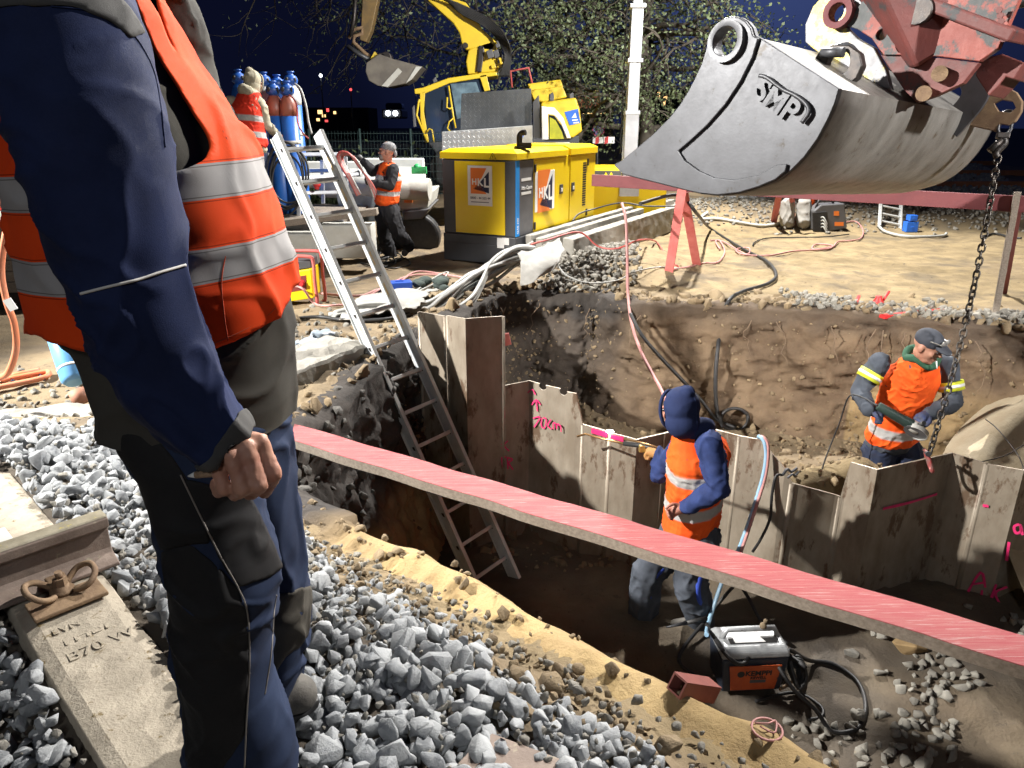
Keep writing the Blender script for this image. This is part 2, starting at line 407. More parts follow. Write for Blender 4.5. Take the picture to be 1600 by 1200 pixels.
for i, p in enumerate(PITs):
    nin = NIN[i]
    t = (PITs[(i+1) % NS]-PITs[i-1]).normalized()
    ztop = float(hbase(p.x, p.y))
    fp = p+nin*.45
    zb = float(floor_h(np.array([fp.x]), np.array([fp.y]))[0])-.1
    leftw = float(ss(-.2, -.7, p.x)*ss(2.6, 2.9, p.y)); nearc = float((1-ss(2.4, 3.0, p.y)))
    for j in range(NT):
        f = j/(NT-1)
        if j == 0: q = p-nin*.13; z = H0_[i]-.012
        elif j == 1: q = p-nin*.05; z = H1_[i]+.012
        elif j == 2: q = p; z = ztop+.01
        else:
            g = (j-2)/(NT-3)
            batter = (.10+.30*g*g) if not nearc > .5 else (.04+.35*g)
            q = p+nin*batter; z = ztop+(zb-ztop)*g
            P3 = Vector((q.x, q.y, z))
            d = .11*noise.fractal(P3*1.5, .9, 2.1, 4)+.05*noise.fractal(P3*6+Vector((5, 5, 5)), .7, 2.1, 5)+.028*abs(noise.noise(P3*17))-.05*max(0, noise.noise(Vector((P3.x*3.1, P3.y*3.1, P3.z*7)))-.25)
            d *= min(1, g*8)
            q = q+nin*d; z += .04*noise.noise(P3*5+Vector((3, 1, 7)))
        V.append((q.x, q.y, z))
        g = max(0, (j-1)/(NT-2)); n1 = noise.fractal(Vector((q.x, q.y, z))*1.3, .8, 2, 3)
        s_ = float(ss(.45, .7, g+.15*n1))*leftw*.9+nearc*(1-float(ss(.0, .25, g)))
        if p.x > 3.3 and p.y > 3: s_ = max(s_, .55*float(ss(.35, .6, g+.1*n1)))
        farw = float(ss(6.2, 6.8, p.y)*(1-ss(.9, 1.5, p.x)))  # far left wall coloured darker for the shadow that falls on it
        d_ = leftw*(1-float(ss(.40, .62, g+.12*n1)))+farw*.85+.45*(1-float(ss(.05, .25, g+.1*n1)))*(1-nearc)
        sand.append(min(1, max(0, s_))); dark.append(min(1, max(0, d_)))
Fs = [(i*NT+j, i*NT+j+1, ((i+1) % NS)*NT+j+1, ((i+1) % NS)*NT+j) for i in range(NS) for j in range(NT-1)]
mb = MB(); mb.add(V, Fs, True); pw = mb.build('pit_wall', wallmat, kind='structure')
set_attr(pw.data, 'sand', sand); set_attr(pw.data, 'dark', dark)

def hfloor(x, y):
    P = np.stack([x, y, 0*x], 1)
    return floor_h(x, y)+.045*fbm(P, 1.8, 4, 33.)+.022*fbm(P, 8., 4, 40.)
def floor_attr(x, y):
    P = np.stack([x, y, 0*x], 1); nz = fbm(P, 1.1, 4, 9.)
    wl_ = np.interp(x, WLX, WLY); b = ss(wl_, wl_+.1, y)
    return {'sand': np.clip(b*(1-ss(.35, .8, y-wl_))*(.9+.5*nz), 0, 1), 'dark': np.clip((1-b)*(.65-.5*nz), 0, 1)}
grid_obj('pit_floor', np.arange(-1.6, 7.8, .05), np.arange(-1.6, 8.2, .05), hfloor, soil, 'structure', lambda x, y: pit_sd(x, y) > -.05, floor_attr)

# sand bank poured against the right pit wall
def bank(pix, name, mtl):
    pass
sb = [(1500, 712, 5.02), (1522, 664, 5.3), (1560, 622, 5.5), (1604, 592, 5.6), (1660, 575, 5.6), (1760, 600, 5.5)]
V = []; Fs = []; nb = 12
top = [at(*p) for p in sb]; top = spline(top, 6); nT = len(top)
for i, p in enumerate(top):
    for j in range(nb):
        f = j/(nb-1); q = Vector((p.x+.25*f, p.y-.75*f-.10, p.z-.95*f**1.1))+Vector((0, 0, .03*noise.fractal(Vector((p.x*3, f*3, 1)), .8, 2, 3)))
        if j == 0: q = p+Vector((0, .25, -.25))
        V.append(q)
Fs = [(i*nb+j, i*nb+j+1, (i+1)*nb+j+1, (i+1)*nb+j) for i in range(nT-1) for j in range(nb-1)]
mb = MB(); mb.add(V, Fs, True)
mb.build('sand_bank', mat('pale_sand', (.44, .37, .26), (.36, .29, .19), .95, 0, 4, .6, 40, spots=(.22, .17, .11), sscale=14, sth=.64), kind='structure')

# ------------------------------------------------------------------ loose stone (ballast)
def rock_shapes(n, seed):
    rs = np.random.RandomState(seed); out = []
    for k in range(n):
        nn = rs.randint(12, 18); p = rs.normal(size=(nn, 3)); p /= np.linalg.norm(p, axis=1)[:, None]; p *= (.88+.24*rs.rand(nn))[:, None]
        p *= np.array([1.1, .72+.3*rs.rand(), .55+.35*rs.rand()])
        bm = bmesh.new(); [bm.verts.new(q) for q in p]; bmesh.ops.convex_hull(bm, input=bm.verts)
        bmesh.ops.delete(bm, geom=[v for v in bm.verts if not v.link_faces], context='VERTS')
        bmesh.ops.bevel(bm, geom=bm.edges[:], offset=.055, segments=1, affect='EDGES', clamp_overlap=True)
        bmesh.ops.triangulate(bm, faces=bm.faces); bm.verts.index_update()
        out.append((np.array([v.co[:] for v in bm.verts]), np.array([[v.index for v in f.verts] for f in bm.faces]))); bm.free()
    return out
ROCKS = rock_shapes(34, 4)
def scatter(name, pts, sizes, material, label, cat='ballast', seed=1, cols=None, kind='stuff'):
    rs = np.random.RandomState(seed); VV = []; FF = []; CC = []; off = 0
    for (x, y, z), s in zip(pts, sizes):
        v, f = ROCKS[rs.randint(len(ROCKS))]
        q = rs.normal(size=4); q /= np.linalg.norm(q); a, b, c, d = q
        Rm = np.array([[1-2*(c*c+d*d), 2*(b*c-a*d), 2*(b*d+a*c)], [2*(b*c+a*d), 1-2*(b*b+d*d), 2*(c*d-a*b)], [2*(b*d-a*c), 2*(c*d+a*b), 1-2*(b*b+c*c)]])
        VV.append(v @ Rm.T*s+np.array([x, y, z])); FF.append(f+off); off += len(v)
        g = np.clip(rs.normal(.0, 1), -2, 2); CC.append(np.full(len(v), .5+.25*g))
    V = np.concatenate(VV); Fc = np.concatenate(FF)
    me = bpy.data.meshes.new(name); me.vertices.add(len(V)); me.vertices.foreach_set('co', V.ravel())
    me.loops.add(Fc.size); me.loops.foreach_set('vertex_index', Fc.ravel()); me.polygons.add(len(Fc))
    me.polygons.foreach_set('loop_start', np.arange(0, Fc.size, 3)); me.polygons.foreach_set('loop_total', np.full(len(Fc), 3)); me.update()
    set_attr(me, 'tone', np.concatenate(CC)); me.materials.append(material)
    o = bpy.data.objects.new(name, me); COL.objects.link(o); ORG[o.name] = np.zeros(3)
    return tag(o, label, cat, None, kind)
stone = mat('crushed_stone', (.125, .135, .15), (.27, .28, .285), .8, 0, 45, .5, 160, spots=(.34, .29, .21), sscale=9, sth=.68, attr=[('tone', (.37, .38, .385))])
stone_d = mat('dirty_crushed_stone', (.10, .095, .085), (.17, .155, .13), .85, 0, 30, .5, 120, spots=(.25, .20, .13), sscale=9, sth=.62, attr=[('tone', (.26, .245, .21))])
clodm = mat('earth_clods', (.20, .15, .09), (.125, .09, .055), .95, 0, 14, .9, 80, attr=[('tone', (.27, .20, .115))])
def clear_of_sleeper(x, y):
    return True
def jitter(x0, x1, y0, y1, step, rs):
    X, Y = np.meshgrid(np.arange(x0, x1, step), np.arange(y0, y1, step)); x = X.ravel(); y = Y.ravel()
    return x+rs.uniform(-.55, .55, x.size)*step, y+rs.uniform(-.55, .55, x.size)*step
rs = np.random.RandomState(5)
PX = []; PY = []; PZ = []; S = []
for layer, (step, zoff, keepf) in enumerate(((.044, -.005, 1.), (.046, .020, .85), (.060, .042, .55))):
    x, y = jitter(-3.6, 2.0, .55, 3.7, step, rs)
    sd = -pit_sd(x, y)
    edge = np.array([noise.fractal(Vector((a*2.2, b*2.2, 4)), .8, 2, 3) for a, b in zip(x, y)])
    lim = .20+.13*edge+(.06*layer)
    inner = ss(lim, lim+.10, sd)
    left_end = (y+.35*(x+1.2)*0 < 3.45+.12*edge+.0*x) | (x > -1.0)
    k = (sd > .0) & (rs.rand(x.size) < inner*keepf) & left_end
    # leave the sleeper and rail footprint free
    u = (x-TRK_O.x)*TRK_D.x+(y-TRK_O.y)*TRK_D.y; v = (x-TRK_O.x)*TRK_N.x+(y-TRK_O.y)*TRK_N.y
    foot = (np.abs(u-U0) < .15) & (v > -1.2) & (v < 1.15)
    dip = 0*x
    k &= ~foot
    k &= ~((np.abs(v) < .085) & (u < .25) & (layer > 0))
    x, y, dip = x[k], y[k], dip[k]
    PX.append(x); PY.append(y); PZ.append(hbase(x, y)-.01+zoff+dip+rs.uniform(-.012, .012, x.size)+.02*np.array([noise.noise(Vector((a*2.5, b*2.5, 1))) for a, b in zip(x, y)]))
    S.append(np.clip(rs.lognormal(-3.64, .32, x.size), .011, .055))
PX = np.concatenate(PX); PY = np.concatenate(PY); PZ = np.concatenate(PZ); S = np.concatenate(S)
vis = []
for a, b in zip(PX, PY):
    q = proj((a, b, 0)); vis.append(-260 < q[0] < 1500 and q[1] < 1420)
vis = np.array(vis)
scatter('track_ballast', np.stack([PX, PY, PZ], 1)[vis], S[vis], stone, 'grey crushed stone ballast heaped around the sleeper and rail', seed=2)
x, y = jitter(-3.6, 2.0, .55, 3.6, .030, rs); sd = -pit_sd(x, y); k = (sd > .12) & (rs.rand(x.size) < .55); x, y = x[k], y[k]
u = (x-TRK_O.x)*TRK_D.x+(y-TRK_O.y)*TRK_D.y; v = (x-TRK_O.x)*TRK_N.x+(y-TRK_O.y)*TRK_N.y; k = ~((np.abs(u-U0) < .15) & (v > -1.2) & (v < 1.15)); x, y = x[k], y[k]
k = np.array([-200 < proj((a, b, 0))[0] < 1400 and proj((a, b, 0))[1] < 1330 for a, b in zip(x, y)]); x, y = x[k], y[k]
scatter('ballast_grit', np.stack([x, y, hbase(x, y)+rs.uniform(-.01, .03, x.size)], 1), np.clip(rs.lognormal(-4.5, .35, x.size), .005, .02), stone_d, 'small dusty grit between the ballast stones', seed=22)
# soil crumbs mixed in along the shoulder
x, y = jitter(-1.6, 2.4, .3, 3.4, .030, rs); sd = -pit_sd(x, y)
edge = np.array([noise.fractal(Vector((a*3, b*3, 8)), .8, 2, 3) for a, b in zip(x, y)])
k = (sd > .02) & (sd < .60) & (rs.rand(x.size) < np.clip(1.0*np.exp(-((sd-.25-.1*edge)/.07)**2)+.07, 0, 1)*.55)
k2 = (sd > -.03) & (sd < .05) & (rs.rand(x.size) < .22)
k = k | k2; x, y = x[k], y[k]
scatter('shoulder_clods', np.stack([x, y, hbase(x, y)+rs.uniform(-.004, .02, x.size)], 1), rs.gamma(2.2, .0050, x.size)+.003, clodm, 'brown earth crumbs and clods along the near pit edge', 'soil', 3)
# rubble rims around the far side of the pit and stones on the floor
x, y = jitter(-2., 6., 2.9, 9.5, .055, rs); sd = -pit_sd(x, y)
nz = np.array([noise.fractal(Vector((a*1.2, b*1.2, 2)), .8, 2, 3) for a, b in zip(x, y)])
k = (sd > -.06) & (rs.rand(x.size) < np.clip(np.exp(-np.clip(sd, 0, 9)/.30)*(.75+nz), 0, 1)) & (y > 3.3)
x, y = x[k], y[k]
scatter('rim_clods', np.stack([x, y, htop(x, y)+.0], 1), rs.gamma(2.2, .0115, x.size)+.006, clodm, 'brown earth clods along the far rim of the pit', 'soil', 4)
x, y = jitter(2.3, 6.5, 4.3, 8.2, .06, rs); sd = -pit_sd(x, y)
nz = np.array([noise.fractal(Vector((a*1.5, b*1.5, 2)), .8, 2, 3) for a, b in zip(x, y)])
k = (sd > -.04) & (sd < 1.5) & (rs.rand(x.size) < .85*(1-ss(.35, .9, sd+.5*nz))*ss(2.6, 3.3, x)); x, y = x[k], y[k]
scatter('bank_ballast', np.stack([x, y, htop(x, y)+.02], 1), rs.uniform(.022, .046, x.size), stone_d, 'grey stones strewn along the right bank above the grinder man', seed=6)
x, y = jitter(.3, 1.7, 7.9, 10.2, .052, rs); nz = np.array([noise.fractal(Vector((a*1.5, b*1.5, 2)), .8, 2, 3) for a, b in zip(x, y)])
k = (rs.rand(x.size) < .9*np.exp(-(((x-.75-.25*(y-8.2))/.42)**2)))&(-pit_sd(x, y) > -.1); x, y = x[k], y[k]
scatter('heap_ballast', np.stack([x, y, htop(x, y)+.02+.20*np.exp(-(((x-.85)/.4)**2+((y-8.9)/.9)**2))*rs.rand(x.size)], 1), rs.uniform(.025, .05, x.size), stone_d, 'grey stone heap spilling beside the concrete beams', seed=7)
x, y = jitter(1.6, 4.8, 1.2, 4.4, .060, rs); nz = np.array([noise.fractal(Vector((a*1.4, b*1.4, 6)), .8, 2, 3) for a, b in zip(x, y)])
k = (pit_sd(x, y) > .3) & (rs.rand(x.size) < .8*ss(.0, .30, nz+.12*(x-2.4)-.25*np.abs(y-3.2))); x, y = x[k], y[k]
scatter('pit_floor_stones', np.stack([x, y, hfloor(x, y)+.01], 1), rs.uniform(.018, .048, x.size), stone_d, 'dull stones scattered over the pit floor on the right', seed=8)
x, y = jitter(-.2, 3.4, 4.9, 7.6, .05, rs); k = (pit_sd(x, y) > .1) & (rs.rand(x.size) < .35); x, y = x[k], y[k]
scatter('pit_floor_clods', np.stack([x, y, hfloor(x, y)], 1), rs.gamma(2.2, .010, x.size)+.005, clodm, 'earth clods on the pit floor behind the sheet piles', 'soil', 9)
# small stones and clods showing in the far pit wall
pts = []; sz = []
for i in range(2600):
    vtx = pw.data.vertices[random.randrange(len(pw.data.vertices))].co
    if vtx.y > 5.0 and -1.75 < vtx.z < -.36:
        pts.append(vtx[:]); sz.append(random.choice((.008, .010, .012, .016, .022, .03)))
scatter('wall_clods', pts, sz, clodm, 'small stones and earth crumbs showing in the far pit wall', 'soil', 15)
# stones packed in the left pit wall below the slab
pts = []; sz = []
for i in range(1500):
    vtx = pw.data.vertices[random.randrange(len(pw.data.vertices))].co
    if vtx.x < -.45 and 2.9 < vtx.y < 6 and -.95 < vtx.z < -.18 and dark[0] >= 0:
        pts.append((vtx.x+.01, vtx.y, vtx.z)); sz.append(random.uniform(.018, .045))
blk = mat('black_slag_stone', (.045, .042, .038), (.075, .068, .06), .7, 0, 25, .6, 90, attr=[('tone', (.10, .092, .08))])
scatter('wall_rubble', pts, sz, blk, 'black stone rubble packed in the pit wall under the slab', 'rubble', 10)
x, y = jitter(-3.4, -.9, 3.7, 7.6, .06, rs); nz = np.array([noise.fractal(Vector((a*1.3, b*1.3, 9)), .8, 2, 3) for a, b in zip(x, y)])
k = (-pit_sd(x, y) > .05) & (rs.rand(x.size) < .55*ss(-.1, .4, nz)+.06); x, y = x[k], y[k]
scatter('yard_gravel', np.stack([x, y, htop(x, y)+.008], 1), rs.uniform(.012, .034, x.size), stone_d, 'small gravel strewn over the yard left of the pit', 'gravel', 11)
x, y = jitter(4.5, 17., 15.4, 29., .17, rs); k = (rs.rand(x.size) < .9)&(x < 3+.5*y); x, y = x[k], y[k]
scatter('far_track_ballast', np.stack([x, y, htop(x, y)+.02], 1), rs.uniform(.05, .10, x.size), stone, 'pale ballast of the rusty track far behind the bucket', seed=12)
x, y = jitter(2.4, 11., 12.9, 15.4, .08, rs); k = (rs.rand(x.size) < .75*ss(13.0, 14.6, y)+.04); x, y = x[k], y[k]
scatter('far_bank_rubble', np.stack([x, y, htop(x, y)+.01], 1), rs.uniform(.02, .055, x.size), stone_d, 'grey rubble on the low bank beyond the sandy ground', 'rubble', seed=13)
# fine roots hanging from the rim
mb = MB()
for i in range(46):
    p = PITs[random.randrange(len(PITs))]
    if p.y < 5.0 or p.x > 4.4: continue
    z0 = float(hbase(p.x, p.y)); c = (Vector((1.6, 4.6, 0))-p).normalized()*.16
    q = [Vector((p.x+c.x, p.y+c.y, z0-.12))]
    for k_ in range(6): q.append(q[-1]+Vector((random.uniform(-.06, .06), random.uniform(-.07, .02), -random.uniform(.03, .10))))
    mb.tube(q, [.006*(1-.12*k_) for k_ in range(7)], 5)
mb.build('hanging_roots', mat('pale_roots', (.20, .14, .09), (.13, .09, .06), .9), label='thin roots hanging from the dark far pit wall', cat='roots', kind='stuff')
# ------------------------------------------------------------------ steel sheet piles
PINK = mat('pink_spray_paint', (.75, .02, .16), (.62, .03, .14), .6, 0, 20)
def stroke(parent, pix, p0, n, r=.008, name='spray_marking'):
    """hand-sprayed mark lying on a panel"""
    nn = n if n.y < 0 else -n
    for line in pix:
        mb = MB()
        P = [onplane(x, y, p0, n)+nn*.010 for x, y in line]; P = spline(P, 4) if len(P) > 2 else P
        side = []; 
        for i, p in enumerate(P):
            t = (P[min(i+1, len(P)-1)]-P[max(i-1, 0)]).normalized(); s = t.cross(nn)*r*(1+.35*noise.noise(p*40)); side.append((p+s, p-s, p+s+nn*.002, p-s+nn*.002))
        V = [q for s in side for q in s]
        Fs = []
        for i in range(len(side)-1):
            a = i*4; b = a+4
            Fs += [(a+2, a+3, b+3, b+2), (a, b, b+1, a+1), (a, a+2, b+2, b), (a+1, b+1, b+3, a+3)]
        mb.add(V, Fs); mb.build(name, PINK, parent)
def panel_chain(name, pts, label, zb=-2.15, th=.014, group='steel sheet piles of the pit wall', holes=()):
    """pts: (px, py, Y) along the top edge, left to right; every panel is a plate of th between consecutive points"""
    top = [at(*p) for p in pts]; mb = MB()
    n = len(top); nrm = []
    for i in range(n):
        a = top[max(i-1, 0)]; b = top[min(i+1, n-1)]; d = (b-a); d.z = 0
        nrm.append(Vector((d.y, -d.x, 0)).normalized()*th)
    V = []
    for t, q in zip(top, nrm):
        V += [t, t-q, Vector((t.x, t.y, zb)), Vector((t.x, t.y, zb))-q]
    Fs = []; 
    mb.cur = 0
    F0 = []; F1 = []
    for i in range(n-1):
        a = i*4; b = a+4
        F0 += [(a, a+2, b+2, b), (a+1, b+1, b+3, a+3)]; F1.append((a, b, b+1, a+1))
    F0 += [(0, 1, 3, 2), ((n-1)*4, (n-1)*4+2, (n-1)*4+3, (n-1)*4+1)]
    mb.add(V, F0); k = len(F0)
    mb.f += [list(f) for f in F1]; mb.sm += [False]*len(F1); mb.mi += [1]*len(F1)
    root = thing(name, (top[0].x, top[0].y, zb), label, 'sheet pile', group)
    o = mb.build('web', [M['pile'], M['pile_edge']], root)
    # interlock beads down both long edges and a faint seam
    for t, q in ((top[0], nrm[0]), (top[-1], nrm[-1])):
        mi = MB(); e_ = min(.0, 0)
        mi.tube([(t.x-q.x, t.y-q.y, t.z-.006), (t.x-q.x, t.y-q.y, zb)], .020, 8); mi.build('interlock', M['pile'], root)
    return root, top
g0, tA = panel_chain('sheet_pile', [(654, 487, 5.56), (694, 494, 5.42)], 'tall narrow sheet pile strip directly right of the ladder, top in the light')
g1, tB = panel_chain('sheet_pile', [(698, 493, 5.40), (727, 498, 5.22), (786, 494, 5.34)], 'tallest wide sheet pile with the broad brown face, beside the ladder')
g2, tC = panel_chain('sheet_pile', [(786, 603, 5.35), (827, 595, 5.42), (848, 601, 5.34), (856, 603, 5.31), (874, 607, 5.25), (884, 612, 5.22), (900, 615, 5.16), (910, 663, 5.13)], 'sheet pile with two notches in its top and pink 70cm writing')
g3, tD = panel_chain('sheet_pile', [(910, 663, 5.13), (952, 675, 5.02)], 'low pale sheet pile left of the cutting torch flame')
g4, tE = panel_chain('sheet_pile', [(953, 676, 5.015), (995, 687, 4.92), (1039, 677, 5.06)], 'low sheet pile being cut by the torch, left of the hooded man')
g5, tF = panel_chain('sheet_pile', [(1039, 677, 5.06), (1085, 664, 5.16), (1120, 672, 5.08), (1155, 681, 4.97)], 'sheet pile directly behind the hooded man in the pit')
g6, tG = panel_chain('sheet_pile', [(1155, 681, 4.97), (1188, 687, 4.88), (1227, 733, 4.74), (1238, 755, 4.72)], 'pale sheet pile with a slanted cut top that the blue hose hangs over')
g7, tH = panel_chain('sheet_pile', [(1238, 755, 4.72), (1305, 773, 4.74), (1313, 776, 4.735)], 'lowest brown sheet pile between the slanted pile and the chained pile')
g8, tI = panel_chain('sheet_pile', [(1313, 776, 4.735), (1329, 722, 4.72), (1371, 734, 4.54), (1489, 708, 4.80), (1541, 724, 4.66)], 'wide brown sheet pile that the hanging chain is shackled to')
g9, tJ = panel_chain('sheet_pile', [(1543, 725, 4.655), (1600, 735, 4.52), (1700, 715, 4.74), (1760, 726, 4.60)], 'rightmost sheet pile with pink AK writing, next to the pale sand bank')
for g_, (x, y, Y) in ((g2, (848, 604, 5.34)), (g2, (880, 613, 5.22))):
    c = at(x, y, Y); web = [k for k in g_.children if k.name.startswith('web')][0]
    mbx = MB(); mbx.cyl(c+Vector((-.05, -.4, 0)), c+Vector((.05, .4, 0)), .030, n=18); cut(web, mbx)
def pl(t, i): d = (t[i+1]-t[i]); d.z = 0; return t[i], Vector((d.y, -d.x, 0)).normalized()
p0, nn = pl(tC, 0)
p0b, nb_ = pl(tB, 1)
stroke(g2, [[(786, 628), (787, 652)]], p0, nn)
stroke(g2, [[(771, 700), (777, 684), (782, 700)], [(772, 695), (783, 693)], [(786, 684), (787, 703)], [(793, 688), (787, 695), (795, 704)], [(775, 716), (790, 713)], [(783, 715), (785, 730)], [(792, 714), (793, 732)], [(792, 714), (800, 717), (793, 722)], [(793, 722), (801, 733)]], p0, nn, .0055)
p1, n1 = pl(tC, 2)
stroke(g2, [[(826, 613), (833, 608), (838, 616)], [(841, 642), (839, 624)], [(832, 632), (839, 624), (846, 632)], [(834, 653), (845, 651), (836, 667)], [(848, 653), (847, 664), (852, 668), (855, 655), (850, 652)], [(862, 655), (857, 664), (863, 670)], [(866, 670), (866, 660), (871, 663), (871, 670), (871, 662), (877, 665), (878, 674)]], p1, n1, .0055)
p2, n2 = pl(tD, 0)
stroke(g3, [[(925, 672), (950, 679)]], p2, n2, .018)
p2, n2 = pl(tE, 0)
stroke(g4, [[(955, 681), (975, 686)]], p2, n2, .016)
p3, n3 = pl(tI, 2)
stroke(g8, [[(1378, 794), (1420, 784), (1462, 771)]], p3, n3, .010)
p4, n4 = pl(tJ, 0)
stroke(g9, [[(1536, 789), (1545, 790)]], p4, n4, .010)
stroke(g9, [[(1593, 818), (1585, 822), (1588, 832), (1596, 828), (1594, 818), (1598, 835)], [(1577, 846), (1573, 875)], [(1511, 927), (1533, 893), (1540, 917)], [(1519, 912), (1540, 909)], [(1557, 912), (1548, 938)], [(1574, 916), (1556, 925), (1563, 943)], [(1518, 942), (1550, 948)], [(1535, 921), (1531, 960)], [(1552, 955), (1566, 958)]], p4, n4, .0085)
# glow of the cutting flame
fl = at(951, 678, 4.98)

# ------------------------------------------------------------------ aluminium ladder into the pit
def ladder(base, top, rdir, width, nr, label, first=.2, mats=None, sec=(.026, .075), details=True):
    base = Vector(base); top = Vector(top); d = (top-base); L = d.length; d.normalize(); r = Vector(rdir); r = (r-d*r.dot(d)).normalized(); nrm = r.cross(d).normalized()
    root = thing('ladder', base, label, 'ladder')
    for s in (-1, 1):
        a = base+r*s*width/2; mb = MB()
        mb.box(a+d*L/2, (sec[0]*.35, sec[1], L), r, nrm, d)
        rail = mb.build('side_rail', M['alu'], root, bevel=.002)
        mb = MB()
        for q in (-1, 1): mb.box(a+d*L/2+nrm*q*(sec[1]/2)+r*s*.006, (sec[0], .009, L*.998), r, nrm, d)
        mb.build('flange', M['alu_edge'], rail, bevel=.002)
        if details:
            mb = MB(); mk = MB()
            for k in range(nr):
                c = a+d*(first+k*(L-first*1.6)/(nr-1))-r*(sec[0]*.175+.001)*1
                for sg in (-1,):
                    c2 = a+d*(first+k*(L-first*1.6)/(nr-1))+r*sg*.0062
                    mb = MB(); mb.prism([c2-nrm*.012+d*.014, c2+nrm*.014+d*.010, c2+nrm*.010-d*.022, c2-nrm*.006-d*.012], -r*.0015); mb.build('rung_hole', M['black_iron'], rail)
            for k in range(nr//2, nr-1):
                c2 = a+d*(first+(k+.5)*(L-first*1.6)/(nr-1))-r*.0064
                mk = MB(); mk.box(c2, (.001, .022, .11), r, nrm, d); mk.build('sticker', STK, rail)
            mb = MB(); mb.box(a+d*(-.02), (.034, .085, .06), r, nrm, d); mb.build('rubber_foot', M['black'], rail, bevel=.004)
    for k in range(nr):
        c = base+d*(first+k*(L-first*1.6)/(nr-1)); mb = MB()
        mb.box(c, (width-.008, .030, .026), r, (nrm+d*.12).normalized(), d); mb.build('rung', M['alu_edge'], root, bevel=.003)
    return root
STK = mat('faded_orange_print', (.72, .50, .18), (.60, .56, .48), .6, 0, 60)
LB = Vector((-.085, 4.60, -1.86)); LT = at(464, 209, 5.70)
ladder(LB, LT, (.66, .75, 0), .36, 14, 'tall aluminium ladder standing in the pit and rising past the slab end', first=.20, sec=(.03, .098))

# ------------------------------------------------------------------ red plank across the pit in front
pa = Vector((-1.75, 3.88, -.115)); pb = Vector((2.05, 1.43, -.075))
mb = MB(); dd = (pb-pa).normalized(); sd_ = dd.cross(Vector((0, 0, 1))).normalized(); N = 60; rings = []
for i in range(N+1):
    c = pa.lerp(pb, i/N); wv = .004*math.sin(i*.9)+.003*noise.noise(Vector((i*.7, 1, 2))); hw = .078+.003*noise.noise(Vector((i*.5, 4, 2)))
    rings.append((c+sd_*(hw+wv), c-sd_*(hw-wv)))
plank = thing('plank', pa.lerp(pb, .5), 'long weathered red plank lying across the front of the pit', 'plank')
V = []
for a, b in rings: V += [a+Vector((0, 0, .022)), b+Vector((0, 0, .022))]
mbt = MB(); t_ = .003
mbt.loft([[a+Vector((0, 0, .0225)), b+Vector((0, 0, .0225)), b+Vector((0, 0, .019)), a+Vector((0, 0, .019))] for a, b in rings], False)
red_w = mat('weathered_red_stain', (.31, .055, .063), (.34, .11, .105), .75, 0, 4, .5, 55, spots=(.40, .27, .25), sscale=6, sth=.58, streak=(3.2, 3.2, 14))
n_ = red_w.node_tree.nodes; # grain runs along the plank
for nd in n_:
    if nd.type == 'MAPPING': nd.inputs['Rotation'].default_value = (0, 0, -math.atan2(dd.y, dd.x)); nd.inputs['Scale'].default_value = (1.1, 30, 30)
mbt.build('stained_face', red_w, plank)
mbb = MB(); mbb.loft([[a+Vector((0, 0, .0188)), b+Vector((0, 0, .0188)), b+Vector((0, 0, -.024)), a+Vector((0, 0, -.024))] for a, b in rings], False)
o_ = mbb.build('sawn_edge', M['wood_raw'], plank)

# ------------------------------------------------------------------ red trestle behind the pit
A_ = at(935, 291, 9.2); B_ = at(1610, 307, 6.45)
A_.z = B_.z = (A_.z+B_.z)/2
def trestle():
    root = thing('trestle', ((A_.x+B_.x)/2, (A_.y+B_.y)/2, -.33), 'long red trestle barrier with crossed legs on the sandy ground', 'barrier')
    mb = MB(); mb.bar(A_-(B_-A_)*.02, B_+(B_-A_)*.12, .045, .135); mb.build('top_rail', M['redwood_shaded'], root, bevel=.004)
    d = (B_-A_).normalized(); s = d.cross(Vector((0, 0, 1)))
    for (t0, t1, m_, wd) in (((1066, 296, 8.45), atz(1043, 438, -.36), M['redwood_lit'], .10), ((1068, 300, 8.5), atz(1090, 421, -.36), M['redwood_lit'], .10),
                         ((1590, 300, 6.46), atz(1551, 512, -.34), M['wood_raw'], .05), ((1594, 310, 6.56), atz(1568, 462, -.36), M['redwood_shaded'], .05)):
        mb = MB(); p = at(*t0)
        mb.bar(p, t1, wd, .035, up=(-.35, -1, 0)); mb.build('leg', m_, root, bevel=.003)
trestle()
# a second red-stained pair of legs and a plank end further back
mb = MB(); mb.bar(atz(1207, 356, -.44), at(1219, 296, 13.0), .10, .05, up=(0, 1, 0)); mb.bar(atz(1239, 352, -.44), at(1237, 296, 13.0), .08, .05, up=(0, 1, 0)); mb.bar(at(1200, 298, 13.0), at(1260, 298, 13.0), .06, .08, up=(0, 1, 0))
mb.build('support_stand', M['redwood_lit'], bevel=.003, label='small red support legs standing under the bucket beside the welding machine', cat='support')
mb = MB(); mb.bar(atz(1377, 500, -.30)+Vector((0, 0, .03)), atz(1475, 490, -.30)+Vector((0, 0, .03)), .07, .03); mb.build('board', M['red_paint'], bevel=.003, label='bright red short board lying on stones at the right rim', cat='board')
mb = MB(); mb.bar(atz(1331, 490, -.31)+Vector((0, 0, .02)), atz(1341, 470, -.31)+Vector((0, 0, .05)), .03, .02); mb.build('wooden_stake', M['red_paint'], bevel=.003, label='small red stake lying left of the red handled tool', cat='stake')
p = atz(1371, 478, -.31); mb = MB(); mb.lathe(p, [(.0, 0), (.055, 0), (.05, .05), (.03, .08), (.03, .1), (0, .1)]); mb.tube([p+Vector((.05, 0, .06)), p+Vector((.14, .10, .12))], .014)
mb.build('hand_tool', M['red_paint'], label='small red and black hand tool on the rim beside the red board', cat='tool')
mb = MB(); mb.bar(at(784, 532, 5.9), at(797, 529, 5.9), .03, .10); mb.bar(at(793, 531, 5.9), at(700, 520, 6.6), .05, .08)
